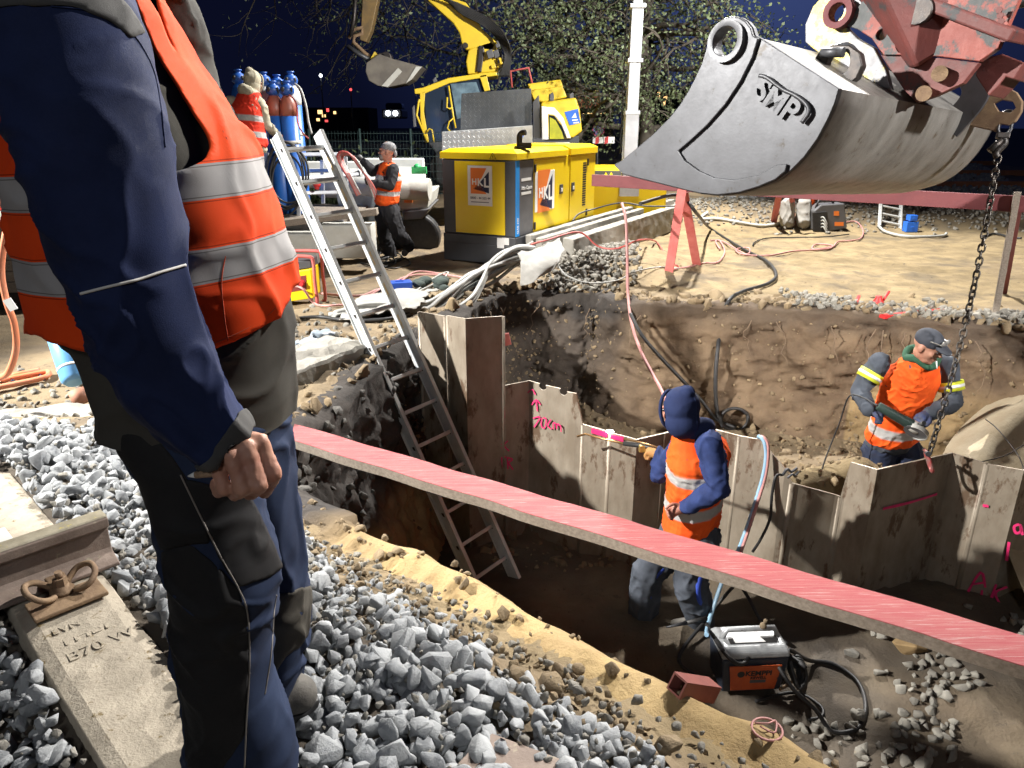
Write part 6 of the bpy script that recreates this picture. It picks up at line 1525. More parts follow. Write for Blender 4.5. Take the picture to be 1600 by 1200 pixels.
seam(vb_, [(300, 548), (345, 532), (395, 508), (425, 486), (442, 464)], .0012, 'seam', vsm, man, .004)
slv = put(me, 'sleeve', NAVYF, man, disp=sdisp); slb = bvh_of(slv)
seam(slb, [(126, 459), (165, 449), (215, 437), (255, 424), (290, 414)], .0021, 'piping', mat('pale_piping', (.62, .60, .56), None, .7), man)
seam(slb, [(80, 10), (150, 18), (185, 34), (215, 62), (240, 110), (252, 170), (258, 230)], .0012, 'shoulder_seam', NAVYF, man)
# grey shoulder yoke and cuff taken from the sleeve surface
def patch(o, poly, off, name, m_, parent, label=None, disp=None):
    me = o.data; org = Vector(ORG[o.name]); bm = bmesh.new(); bm.from_mesh(me); kill = []
    for f in bm.faces:
        c = f.calc_center_median()+org; x, y = proj(c)
        if not inside(poly, x, y) or f.normal.dot(Vector((0, 0, CAMZ))-c) < -.02: kill.append(f)
    bmesh.ops.delete(bm, geom=kill, context='FACES')
    for it in range(6):
        new = {}
        for v in bm.verts:
            if v.is_boundary:
                nb2 = [e.other_vert(v) for e in v.link_edges if e.is_boundary]
                if len(nb2) == 2: new[v] = v.co*.4+(nb2[0].co+nb2[1].co)*.3
        for v, c in new.items(): v.co = c
    for v in bm.verts: v.co = v.co+v.normal*off
    nm_ = bpy.data.meshes.new(name); bm.to_mesh(nm_); bm.free(); nm_.materials.clear(); nm_.materials.append(m_)
    nm_.polygons.foreach_set('use_smooth', [True]*len(nm_.polygons))
    n = bpy.data.objects.new(name, nm_); COL.objects.link(n); n.parent = parent; ORG[n.name] = ORG[parent.name]
    s = n.modifiers.new('cloth', 'SOLIDIFY'); s.thickness = max(.002, abs(off)); s.offset = -1
    if label: n['label'] = label
    return n
GREYP = mat('grey_cotton_panel', (.085, .083, .080), (.060, .058, .056), .85, 0, 8, .14, 520, spec=.18)
patch(slv, [(-60, -60), (130, -60), (200, 10), (226, 50), (200, 60), (170, 30), (120, 14), (40, 8), (-60, 20)], .003, 'shoulder_yoke', GREYP, man)
patch(slv, [(376, 640), (392, 640), (405, 690), (372, 718), (320, 742), (298, 750), (296, 735), (330, 716), (336, 698), (352, 676)], .004, 'cuff', GREYP, man)
# trousers: near leg and far leg
L1_rows = [(575, 160, 425), (610, 150, 432), (650, 152, 428), (700, 186, 412), (750, 216, 406), (800, 232, 414), (850, 247, 430), (890, 254, 440), (930, 257, 436), (980, 265, 428), (1040, 274, 428), (1090, 283, 446), (1140, 289, 462), (1190, 290, 468), (1225, 296, 462)]
rL1 = sil_rings(L1_rows, ([570, 700, 900, 1230], [1.24, 1.20, 1.16, 1.20]), ([570, 640, 700, 900, 1230], [.10, .12, .12, .10, .10]))
L2_rows = [(600, 322, 446), (640, 334, 450), (690, 345, 456), (750, 360, 466), (820, 374, 477), (880, 385, 484), (930, 394, 487), (990, 398, 482), (1040, 402, 474), (1080, 405, 466), (1112, 408, 456)]
rL2 = sil_rings(L2_rows, ([600, 800, 1120], [1.40, 1.42, 1.46]), ([600, 800, 1120], [.11, .10, .085]))
NAVYT = mat('navy_trouser_cotton', (.026, .040, .082), (.016, .024, .052), .85, 0, 5, .14, 520, spec=.18, spots=(.085, .085, .09), sscale=24, sth=.70)
kn1 = np.array(at(345, 905, 1.16)); bt1 = np.array(at(380, 1190, 1.2))
def ldisp(co):
    base_ = folds(.012, 8, 14, 31, (1, 1, .9))(co); k = np.exp(-(np.linalg.norm(co-kn1, axis=1)/.16)**2)+np.exp(-(np.linalg.norm(co-bt1, axis=1)/.14)**2); return base_*(.55+.8*k)
leg1 = put(mesh_of(rL1), 'trousers', NAVYT, man, disp=ldisp)
leg2 = put(mesh_of(rL2), 'trouser_leg', NAVYT, man, disp=folds(.012, 8, 14, 37, (1, 1, .9)))
DGP = mat('dark_grey_panel', (.022, .021, .021), (.014, .014, .015), .75, 0, 7, .14, 520, spec=.18, spots=(.06, .055, .045), sscale=22, sth=.71)
OLP = mat('olive_knee_panel', (.080, .074, .062), (.055, .050, .042), .85, 0, 7, .14, 520, spec=.18)
patch(leg1, [(285, 745), (340, 760), (384, 766), (402, 800), (420, 840), (440, 886), (418, 902), (372, 918), (345, 880), (318, 820)], .004, 'cargo_pocket', DGP, man)
patch(leg1, [(252, 862), (300, 850), (345, 890), (372, 920), (386, 958), (388, 1010), (386, 1080), (383, 1150), (340, 1210), (292, 1200), (284, 1100), (262, 985)], .0018, 'knee_panel', DGP, man)
patch(leg1, [(130, 640), (200, 640), (260, 700), (300, 760), (330, 850), (300, 850), (252, 862), (232, 800), (212, 745)], .0015, 'seat_panel', DGP, man)
patch(leg2, [(424, 930), (455, 922), (488, 914), (488, 940), (482, 990), (470, 1010), (446, 1024), (412, 1085), (414, 1000)], .002, 'knee_panel', OLP, man)
l1b = bvh_of(leg1); sm_ = mat('pale_seam_thread', (.20, .18, .16), None, .8)
seam(l1b, [(282, 742), (310, 800), (345, 870), (372, 918), (387, 960), (390, 1040), (385, 1130), (382, 1200)], .0016, 'seam', sm_, man, .004)
seam(l1b, [(386, 768), (404, 805), (422, 845), (441, 888)], .0014, 'seam', sm_, man, .004)
seam(l1b, [(432, 930), (428, 960), (424, 1020), (414, 1085)], .0014, 'seam', sm_, man, .002)
# snap button on the hip
c = at(389, 637, 1.10); l2b = bvh_of(leg1); q, n = surf(l2b, 389, 637)
if q is None: q = c
dv = (Vector((0, 0, CAMZ))-q).normalized(); ring(q+dv*.004, dv, .003, .006, .003, 16).build('snap_button', M['white'], man)
# jacket hem lying over the hip
# body inside the clothes with the bare hand
bd = []
idm = Matrix.Identity(3)
neck = at(150, -62, 1.30); hdc = neck+Vector((.05, .03, .20)); hfm = frame((.85, .35, -.35))
bd += head_chains(hdc, hfm, 1.0)+[[(neck-Vector((0, 0, .06)), .065), (neck+Vector((.01, .01, .04)), .060), (hdc-Vector((0, 0, .06)), .058)]]
bd += [[(at(270, 560, 1.26), (.10, .08, .08), idm), (at(235, 330, 1.28), (.13, .10, .12), idm), (at(130, 80, 1.29), (.085, .08, .10), idm), (neck-Vector((0, 0, .08)), (.06, .055, .05), idm)]]
bd.append([(at(98, 20, 1.14), .06), (at(140, 200, 1.05), .055), (at(200, 430, 1.02), .045), (at(292, 630, 1.0), .036), (at(350, 688, .995), .027)])
bd.append([(at(200, 20, 1.42), .045), (at(230, 60, 1.46), .04), (at(270, 150, 1.46), .035), (at(300, 260, 1.42), .03)])
bd.append([(at(280, 640, 1.22), .07), (at(330, 880, 1.16), .06), (at(375, 1180, 1.2), .045)]); bd.append([(at(385, 660, 1.40), .055), (at(438, 900, 1.42), .038), (at(436, 1100, 1.46), .045)])
# fist
W0 = at(346, 684, 1.0)
K = {'i': ((406, 690, .990), (428, 740, .980), (413, 768, 1.005), (396, 757, 1.02)), 'm': ((385, 700, .972), (405, 758, .960), (391, 770, .990), (379, 757, 1.005)), 'r': ((362, 712, .960), (379, 763, .950), (367, 772, .980), (357, 760, 1.0)), 'p': ((340, 728, .962), (350, 763, .956), (342, 768, .98), (337, 756, .995))}
for k, P in K.items():
    r0 = {'i': .0128, 'm': .0132, 'r': .0126, 'p': .0112}[k]
    pts = [at(*q) for q in P]; bd.append([(W0.lerp(pts[0], .45), r0*1.1), (pts[0], r0*1.10), (pts[0].lerp(pts[1], .5), r0*.93), (pts[1], r0*1.0), (pts[2], r0*.88), (pts[3], r0*.8)])
bd.append([(W0, .028), (at(365, 698, .995), .029), (at(385, 712, 1.0), .024)]); bd.append([(at(352, 700, .985), .022), (at(362, 722, .985), .020)])
bd.append([(at(382, 690, 1.01), .016), (at(404, 712, 1.035), .014), (at(408, 742, 1.045), .012), (at(398, 762, 1.04), .010)])
bodym = blob(bd, .0030, 2, .5)
def hdisp(co):
    out = np.zeros(len(co)); k = np.linalg.norm(co-np.array(at(380, 720, .98)), axis=1) < .14
    out[k] = [.0012*noise.noise(Vector(p)*90)-.0012*abs(noise.noise(Vector(p)*Vector((140, 140, 60)) if False else Vector((p[0]*150, p[1]*150, p[2]*60)))) for p in co[k]]; return out
body = put(bodym, 'body', SKIN, man, disp=hdisp)
for sg in (-1, 1):
    mb = MB(); mb.sphere(hdc+hfm.col[0]*sg*.03+hfm.col[1]*.085, .011, 10, 8); mb.build('eye', EYE, body)
put(blob([[(hdc+hfm.col[2]*.05-hfm.col[1]*.015, (.085, .10, .078), hfm)]], .008, 2), 'hair', mat('dark_hair', (.05, .035, .025), (.03, .02, .015), .6), man)
pc = thing('pencil_stub', at(322, 742, .975), 'small pale pointed stub held in the fist of the standing man', 'pencil')
mb = MB(); mb.tube([at(352, 737, .965), at(306, 742, .972)], [.0062, .0052], 10); mb.build('shaft', mat('pale_wood', (.45, .30, .18), (.28, .18, .12), .7, 0, 160), pc)
mb = MB(); mb.tube([at(306, 742, .972), at(294, 744, .974)], [.0052, .0012], 10); mb.build('tip', M['white'], pc)
# boots
bz = float(hbase(np.array([-.5]), np.array([1.4]))[0])
def boot(heel, toe, hgt):
    h, t = Vector(heel), Vector(toe); d = (t-h).normalized()
    put(blob([[(h+Vector((0, 0, hgt)), .056), (h+Vector((0, 0, .06)), .056), (h+Vector((0, 0, .045)), .048)], [(h+Vector((0, 0, .05)), .045), (h.lerp(t, .5)+Vector((0, 0, .055)), .048), (t-d*.04+Vector((0, 0, .045)), .050)]], .007, 4), 'boot', BOOT, man)
    mb = MB(); s = Vector((d.y, -d.x, 0))
    ol = [h-d*.055-s*.025, h-d*.055+s*.025, h-d*.01+s*.040, h.lerp(t, .6)+s*.050, t-d*.03+s*.046, t+d*.008+s*.02, t+d*.008-s*.02, t-d*.03-s*.046, h.lerp(t, .6)-s*.050, h-d*.01-s*.040]
    mb.prism([p+Vector((0, 0, .0)) for p in ol], (0, 0, .024)); mb.build('boot_sole', M['black'], man, bevel=.006)
boot(atz(432, 1122, .02), atz(492, 1098, .03), .16)
boot(atz(372, 1215, .02), atz(455, 1190, .02), .16)
# ------------------------------------------------------------------ small things on the site
def world_tree(names):
    V = []; Fs = []; o_ = 0
    for nm_ in names:
        me = bpy.data.objects[nm_].data; V += [v.co.copy() for v in me.vertices]; Fs += [[i+o_ for i in q.vertices] for q in me.polygons]; o_ = len(V)
    return BVHTree.FromPolygons(V, Fs)
GT = world_tree(['ground', 'pit_wall', 'pit_floor', 'sand_bank'])
def gpt(px, py, dz=0., fn=None):
    o_ = Vector((0, 0, CAMZ)); d_ = ray(px, py).normalized(); h = GT.ray_cast(o_, d_)
    if h[0] is not None: return h[0]+Vector((0, 0, dz))
    return gpt0(px, py, dz)
def gpt0(px, py, dz=0., fn=None):
    z = -.3
    for _ in range(6): p = atz(px, py, z+dz); z = float((fn or hbase)(np.array([p.x]), np.array([p.y]))[0])
    return atz(px, py, z+dz)
def hose(pts, r, m_, label, cat='hose', name='hose', k=8, n=8, group=None):
    """pts: Vectors, or (px, py) lying on the ground, or (px, py, Y)"""
    P = [p if isinstance(p, Vector) else (at(*p) if len(p) == 3 else gpt(p[0], p[1], r+.012)) for p in pts]
    mb = MB(); mb.tube(spline(P, k), r, n); return mb.build(name, m_, label=label, cat=cat, group=group)

# gas bottles in their rack on the trailer
bot_blue = mat('bottle_blue', (.02, .13, .48), (.018, .10, .38), .4, 0, 4, .05, 30, spots=(.12, .18, .30), sscale=10, sth=.66)
bot_cap = mat('cap_blue', (.015, .09, .38), (.012, .06, .26), .4, 0, 8)
bot_brown = mat('shoulder_brown', (.26, .08, .05), (.20, .06, .04), .45); bot_white = mat('shoulder_white', (.60, .62, .62), None, .45)
PLZ = .26
def bottle(px, py, Y, shoulder, label):
    top = at(px, py, Y); b = Vector((top.x, top.y, PLZ)); H = top.z-PLZ; root = thing('gas_cylinder', b, label, 'gas bottle', 'gas bottles in the rack')
    h = H-.30; r = .112
    mb = MB(); mb.lathe(b, [(.0, 0), (r*.9, 0), (r, .03), (r, h-.10)], 24); mb.build('bottle_body', bot_blue, root)
    mb = MB(); mb.lathe(b, [(r+.001, h-.11), (r+.001, h-.02), (r*.93, h+.04), (r*.70, h+.10), (.05, h+.135), (.042, h+.15)], 24); mb.build('shoulder', shoulder, root)
    mb = MB(); mb.lathe(b, [(r+.002, h*.66), (r+.002, h*.66+.045)], 24); mb.build('label_band', M['concrete_pale'], root)
    cap = MB(); z0 = h+.13
    cap.lathe(b, [(.05, z0), (.085, z0+.03), (.092, z0+.07), (.075, z0+.115), (.038, z0+.135), (.036, z0+.155), (.052, z0+.16), (.052, z0+.175), (.0, z0+.178)], 18); cp = cap.build('valve_guard', bot_cap, root)
    for a in (-1.9, -.6, .9, 2.4):
        c = b+Vector((math.cos(a)*.088, math.sin(a)*.088, z0+.072)); d = Vector((math.cos(a), math.sin(a), 0)); mb = MB(); mb.sphere(c, .028, 12, 8, (.5, .9, 1.1) if abs(math.cos(a)) > .7 else (.9, .5, 1.1)); mb.build('guard_opening', M['black'], cp)
    return root
bottle(425, 127, 10.05, bot_brown, 'front left gas bottle with brown shoulder, tan band and dark guard opening')
bottle(447, 127, 10.0, bot_brown, 'front gas bottle with brown shoulder standing closest to the ladder top')
bottle(453, 112, 10.45, bot_white, 'gas bottle with white shoulder at the right end of the rack')
bottle(432, 117, 10.5, bot_blue, 'rear gas bottle between the white shouldered bottle and the hooded man')
bottle(411, 113, 10.4, bot_white, 'gas bottle directly right of the beige hood')
bottle(371, 109, 10.35, bot_blue, 'gas bottle peeking out left of the beige hood')
rack = thing('bottle_rack', at(440, 335, 10.1), 'galvanised rack frame around the blue gas bottles', 'rack')
rk = lambda a, b, s=.045: (lambda mb: mb.build('rack_bar', galv, rack, bevel=.004))(MB().bar(a, b, s, s, up=(0, .3, 1) if abs((Vector(b)-Vector(a)).normalized().z) < .9 else (0, 1, 0)))
def up_bar(px, py0, py1, Y): rk(at(px, py0, Y), at(px+(py1-py0)*.03, py1, Y))
up_bar(466, 300, 352, 9.85); up_bar(408, 266, 345, 9.85); up_bar(540, 245, 318, 10.3); up_bar(503, 250, 318, 10.6)
rk(at(405, 242, 10.0), at(528, 241, 10.35)); rk(at(430, 268, 10.6), at(545, 266, 10.3)); rk(at(462, 279, 9.9), at(560, 272, 10.3)); rk(at(462, 302, 9.9), at(545, 300, 10.3))
# flatbed trailer the bottles stand on and the concrete blocks beside it
tr_ = thing('flatbed_trailer', (-4.1, 10.0, -.35), 'flatbed trailer deck carrying the gas bottles', 'trailer')
mb = MB(); mb.box((-4.4, 10.35, .19), (4.6, 1.9, .12)); mb.build('deck', M['wood_raw'], tr_, bevel=.01)
mb = MB(); mb.box((-4.4, 9.37, .17), (4.6, .06, .16)); mb.build('side_rail', M['grey_mid'], tr_, bevel=.01)
mb = MB(); mb.box((-4.4, 10.3, -.05), (4.4, .9, .3)); mb.build('chassis', M['black_iron'], tr_, bevel=.02)
for x in (-5.3, -3.4):
    for y in (9.55, 11.0): mb = MB(); mb.cyl((x, y, -.06), (x, y+.22, -.06), .31, n=26); mb.build('wheel', M['black'], tr_, bevel=.03)
def block(px0, px1, py0, py1, Y, dY, label, m_=None, top=None):
    a = at(px0, py1, Y); b = at(px1, py1, Y); z0 = min(a.z, b.z); z1 = at((px0+px1)/2, py0, Y).z
    return rough_block('concrete_block', [(a.x, Y), (b.x, Y), (b.x, Y+dY), (a.x, Y+dY)], z0, z1, m_ or M['concrete_pale'], label, 'concrete block', .012, None, .005)
block(432, 497, 366, 413, 9.0, .35, 'pale concrete block left of the ladder behind the yellow power box')
block(500, 582, 352, 404, 9.05, .35, 'pale concrete block seen through the ladder rungs')
mb = MB(); a = at(445, 348, 9.12); b = at(590, 330, 9.2); mb.bar(a, b, .20, .08); mb.build('timber_beam', M['wood_raw'], bevel=.01, label='weathered timber beam lying along the top of the concrete blocks', cat='beam')
mb = MB(); mb.tube([at(500, 292, 11.2), at(672, 296, 11.0)], .155, 24); mb.build('large_pipe', M['concrete_pale'], label='large grey pipe lying behind the man with hoses', cat='pipe')
def jersey(px0, px1, pyt, pyb, Y, label):
    a, b = at(px0, pyb, Y), at(px1, pyb, Y); zt_ = at(px0, pyt, Y).z; z0 = a.z; mb = MB()
    prof_ = [(-.25, 0), (.25, 0), (.25, .08), (.10, .30), (.07, zt_-z0), (-.07, zt_-z0), (-.10, .30), (-.25, .08)]
    mb.loft([[Vector((x, Y+p[0], z0+p[1])) for p in prof_] for x in (a.x, b.x)], False); return mb.build('barrier_wall', mat('pale_barrier', (.58, .59, .57), (.48, .49, .47), .8, 0, 3) if 'pale_barrier' not in bpy.data.materials else bpy.data.materials['pale_barrier'], label=label, cat='barrier', bevel=.02)
jersey(480, 566, 252, 292, 12.6, 'pale concrete barrier left of the man with hoses')
jersey(569, 664, 247, 290, 12.4, 'pale concrete barrier between the man with hoses and the generator')
mb = MB(); mb.box(at(655, 266, 11.6), (.22, .1, .10)); mb.sphere(at(652, 262, 11.6), .06, 10, 6); mb.build('green_bag', mat('green_plastic', (.03, .35, .10), None, .5), label='small green plastic bag on the barrier left of the generator', cat='bag')
mb = MB(); mb.prism([at(x, y, 11.0) for x, y in ((524, 300), (590, 296), (596, 345), (534, 350))], (0, .5, 0)); mb.build('steel_trough', mat('dull_zinc', (.30, .33, .35), (.22, .25, .27), .5, .4, 4), bevel=.02, label='grey steel trough behind the ladder and the man with hoses', cat='trough')
ft = thing('flatbed_truck', at(648, 360, 11.2), 'grey truck bed edge between the man with hoses and the generator', 'truck')
mb = MB(); mb.prism([at(x, y, 11.2) for x, y in ((622, 308), (672, 302), (668, 326), (624, 330))], (0, 1.5, 0)); mb.build('bed_side', M['concrete_pale'], ft, bevel=.02)
mb = MB(); mb.prism([at(x, y, 11.15) for x, y in ((628, 330), (672, 326), (660, 342), (630, 344))], (0, 1.5, 0)); mb.build('bumper', M['grey_mid'], ft, bevel=.02)
mb = MB(); mb.box(at(638, 314, 11.17), (.12, .03, .05)); mb.build('tail_lamp', M['orange_print'], ft)
mb = MB(); c = at(650, 372, 11.3); mb.cyl(c, c+Vector((0, .3, 0)), .36, n=24); mb.build('wheel', M['black'], ft, bevel=.04)
mb = MB(); mb.sphere(at(495, 288, 9.9), .05, 12, 8); mb.tube([at(495, 291, 9.9), at(495, 296, 9.9)], .03); mb.build('red_cap', M['red_paint'], label='small red cap on the rack seen through the ladder', cat='cap')
# hoses around the bottles
for k, (dx, dy, rx, ry) in enumerate(((0, 0, 31, 52), (4, 3, 27, 47), (-3, 5, 30, 58), (2, 8, 24, 40), (5, -2, 30, 44))):
    P = [at(447+dx+rx*math.cos(a), 275+dy+ry*math.sin(a), 9.72-.012*k) for a in np.linspace(0, 2*math.pi, 18)[:-1]]; mb = MB(); mb.tube(spline(P, 4, True), .013, 6, True)
    if k == 0: coil = thing('hose_coil', at(447, 327, 9.72), 'coil of black hose hanging on the bottle rack behind the ladder', 'hose coil')
    mb.build('hose_loop', M['black'], coil)
hose([(461, 131, 9.98), (470, 140, 9.9), (478, 165, 9.85), (482, 190, 9.8), (487, 209, 9.75)], .014, M['grey_cable'], 'pale gas hose arching from the white shouldered bottle to the ladder')
hose([(452, 148, 9.88), (463, 162, 9.84), (465, 190, 9.8), (473, 208, 9.75), (482, 216, 9.7)], .010, M['red_hose'], 'thin red gas hose hanging from the front bottle')
bundle = thing('hose_bundle', at(560, 290, 9.8), 'bundle of red and white hoses held by the man with the bandana', 'hose bundle')
for k in range(8):
    o_ = k*1.7; mb = MB(); mb.tube(spline([at(558+o_*.5, 306-o_*.2, 9.9), at(545+o_*.5, 280, 9.88), at(528+o_*.7, 250, 9.85+.02*k), at(531+o_*.8, 238+o_*.3, 9.8+.02*k), at(545+o_*.8, 240+o_*.6, 9.78), at(562+o_*.5, 262+o_*.5, 9.76), at(580, 285+o_, 9.76), at(588-o_*.3, 300+o_, 9.8)], 6), .014, 6); mb.build('hose_strand', (M['red_hose'], M['pink_hose'], M['red_hose'], M['grey_cable'])[k % 4], bundle)
# yellow power distributor in its red tube frame
pdz = atz(478, 483, -.33); pd = thing('power_distributor', pdz, 'yellow power distribution box with red sockets inside a red tube frame', 'power box')
f0 = at(424, 402, pdz.y).z
def pdp(x, y, d=0.): return at(x, y, pdz.y)+Vector((0, d, 0))
for d in (0, .32):
    mb = MB(); mb.tube(spline([pdp(425, 494, d), pdp(425, 470, d), pdp(426, 412, d), pdp(434, 402, d), pdp(480, 401, d), pdp(489, 408, d), pdp(492, 440, d), pdp(496, 476, d), pdp(490, 484, d), pdp(460, 490, d), pdp(425, 495, d)], 5), .017, 8); mb.build('tube_frame', M['red_hose'], pd)
mb = MB(); mb.prism([pdp(432, 428), pdp(486, 420), pdp(490, 466), pdp(436, 474)], (0, .30, 0)); bx_ = mb.build('box', M['yellow'], pd, bevel=.01)
mb = MB(); mb.prism([pdp(432, 412, .02), pdp(484, 406, .02), pdp(486, 419, .02), pdp(432, 427, .02)], (0, .26, 0)); mb.build('lid', M['grey_dark'], pd, bevel=.008)
mb = MB(); mb.prism([pdp(455, 411, .015), pdp(465, 410, .015), pdp(465, 418, .015), pdp(455, 419, .015)], (0, .01, 0)); mb.build('rating_plate', M['white'], pd)
for x in (461, 472): mb = MB(); c = pdp(x, 442, -.02); mb.cyl(c, c+Vector((0, .03, 0)), .032, n=18); mb.cyl(c+Vector((0, -.02, 0)), c, .022, n=16); mb.build('socket', M['red_paint'], bx_)
mb = MB(); mb.prism([pdp(455, 434, -.004), pdp(478, 430, -.004), pdp(479, 452, -.004), pdp(456, 456, -.004)], (0, .006, 0)); mb.build('socket_panel', mat('socket_panel_red', (.18, .03, .025), None, .5), bx_)
# cables lying between the box, the slab and the generator
hose([pdp(462, 445, -.05), (474, 452, pdz.y-.12), (492, 478), (520, 481), (560, 474), (600, 452), (640, 434), (690, 432)], .011, M['pink_hose'], 'pinkish cable running from the yellow power box towards the generator', 'cable', 'cable')
hose([(458, 503), (500, 500), (540, 505), (600, 504), (640, 495)], .016, M['black'], 'black cable lying across the ground under the ladder', 'cable', 'cable')
hose([(500, 462), (560, 466), (590, 456), (620, 448), (650, 428), (700, 433), (740, 440)], .013, M['pink_hose'], 'red brown cable curling past the blue box beside the generator', 'cable', 'cable')
hose([(585, 470), (640, 462), (680, 436), (700, 428), (690, 440), (650, 460)], .010, M['grey_cable'], 'thin grey cable looped in front of the generator', 'cable', 'cable')
for k, (x0, y0) in enumerate(((590, 418), (600, 412), (612, 420))):
    hose([(x0-30, y0-6), (x0, y0+2), (x0+28, y0-4), (x0+20, y0-14), (x0-8, y0-8), (x0+6, y0-30), (x0+10, y0-50+6*k)], .011, M['black'], ('black cable loop nearest the feet of the man with hoses', 'black cable loop between his feet and the ladder', 'black cable loop closest to the generator corner')[k], 'cable', 'cable')
mb = MB(); c = gpt(625, 455); mb.box(c+Vector((0, 0, .06)), (.26, .16, .10), (.95, .3, 0), (-.3, .95, 0)); mb.box(c+Vector((0, 0, .115)), (.10, .03, .02), (.95, .3, 0), (-.3, .95, 0)); mb.build('tool_case', mat('royal_blue_case', (.02, .07, .36), None, .45), bevel=.015, label='small royal blue case on the ground in front of the generator', cat='case')
mb = MB(); c = gpt(675, 452)
for k in range(9): mb.sphere(c+Vector((rs.uniform(-.16, .16), rs.uniform(-.1, .1), rs.uniform(.03, .09))), rs.uniform(.05, .09), 10, 7, (1, .8, .6))
mb.build('work_glove_heap', mat('dark_green_cloth', (.05, .07, .06), (.03, .04, .04), .9, 0, 12, .5, 60), label='heap of dark green cloth beside the blue case', cat='cloth')

# cable bundle wrapped in pale fleece hanging over the pit edge
cb = thing('cable_bundle', at(760, 440, 8.2), 'thick bundle of pale grey cables running to the pit edge by the tall sheet pile', 'cable bundle')
rs2 = np.random.RandomState(3)
for k in range(24):
    a = rs2.uniform(-1, 1); b = rs2.uniform(-1, 1); Yb = 8.2+.12*b
    pts = [at(842+a*14, 392+a*4, 8.35+.1*b), at(808+a*6, 400+a*9, 8.25+.1*b), at(770+a*4, 418+a*13+b*3, 8.0+.1*b), at(730+a*3, 446+a*13+b*4, 7.6+.1*b), at(690, 474+a*11+b*4, 7.1+.1*b), at(650-6*b, 486+a*9, 6.75+.08*b), at(590+20*b, 486+a*9, 6.5+.1*b), at(540+30*b, 500+8*a, 6.3+.1*a)]
    pts = [p+Vector((0, 0, .03*rs2.randn())) for p in pts]
    mb = MB(); mb.tube(spline(pts, 7), rs2.uniform(.016, .026), 8); mb.build('cable_strand', M['grey_cable'], cb)
for k in range(3):
    mb = MB(); mb.tube(spline([at(820, 388+k*3, 8.3), at(790, 392+k*4, 8.15), at(765, 412+k*5, 7.9), at(752, 440+k*5, 7.6), at(735, 466+k*6, 7.25), at(700, 487+k*4, 7.0), at(660, 493, 6.8)], 8), .022, 8); mb.build('cable_strand', M['grey_cable'], cb)
def sheet(name, grid, material, label, cat, amp=.03, seed=0., sub=9, thick=.006, f=7.):
    """cloth through a coarse grid of points (rows of Vectors), smoothed and crumpled"""
    rows = [spline(r, sub) for r in grid]; cols = list(zip(*rows)); cols = [spline(c, sub) for c in cols]; nr, nc = len(cols), len(cols[0]); V = []
    for i, c in enumerate(cols):
        for p in c: V.append(p+Vector((noise.noise(p*f+Vector((seed, 0, 0))), noise.noise(p*f+Vector((0, seed, 4))), 1.1*(.5-1.6*abs(noise.noise(p*f*.8+Vector((seed, 2, 2)))))))*amp)
    Fs = [(i*nc+j, i*nc+j+1, (i+1)*nc+j+1, (i+1)*nc+j) for i in range(nr-1) for j in range(nc-1)]
    mb = MB(); mb.add(V, Fs, True); o = mb.build(name, material, label=label, cat=cat); s = o.modifiers.new('cloth', 'SOLIDIFY'); s.thickness = thick; return o
fleece = mat('pale_geotextile', (.36, .35, .325), (.25, .24, .22), .95, 0, 5, .3, 90, spots=(.24, .21, .17), sscale=9, sth=.62)
sheet('fleece_sheet', [[at(806, 390, 8.30), at(840, 384, 8.34), at(874, 374, 8.45)], [at(812, 404, 8.05), at(846, 400, 8.0), at(880, 386, 8.2)], [at(812, 426, 7.85), at(848, 424, 7.8), at(876, 404, 8.0)], [at(816, 449, 7.8), at(834, 440, 7.75), at(862, 424, 7.85)]], fleece, 'pale fleece sheet draped over the cable bundle at the concrete beams', 'sheet', .035, 1.)
sheet('fleece_sheet', [[gpt(560, 476, .06), gpt(620, 468, .09), gpt(690, 462, .06)], [gpt(545, 492, .07), gpt(610, 484, .12), gpt(668, 478, .10)], [gpt(530, 508, .03), gpt(600, 502, .08), gpt(655, 492, .05)]], fleece, 'crumpled pale fleece on the ground under the cable bundle by the ladder', 'sheet', .05, 5., f=6.)
blues = mat('blue_grey_film', (.34, .40, .46), (.22, .26, .30), .4, 0, 9)
sheet('plastic_film', [[gpt(455, 546, .02), gpt(500, 530, .05), gpt(522, 527, .03)], [gpt(455, 556, .03), gpt(496, 540, .09), gpt(520, 536, .05)], [gpt(458, 566, .02), gpt(496, 550, .05), gpt(520, 543, .02)]], blues, 'crumpled blue grey plastic film lying on the slab', 'film', .05, 9., thick=.003, f=14.)
hose([(830, 382, 8.3), (858, 374, 8.4), (905, 363, 8.7), (935, 385, 8.7), (965, 388, 8.6), (1000, 375, 8.7), (1025, 380), (1045, 408), (1060, 420)], .011, M['red_hose'], 'thin red brown hose crossing the concrete beam and the stone heap', 'hose')
hose([(868, 408, 8.0), (885, 430, 7.85), (920, 442, 7.85), (965, 438, 8.0), (990, 425, 8.3), (1030, 420), (1060, 422)], .008, M['grey_cable'], 'thin pale cable sagging over the dark pit corner', 'cable', 'cable')
hose([(895, 345, 9.0), (905, 334, 9.3), (930, 326, 9.5), (970, 317, 9.4), (1010, 322, 9.2), (1060, 322, 9.0)], .010, M['black'], 'black cable lying over the concrete beams', 'cable', 'cable')
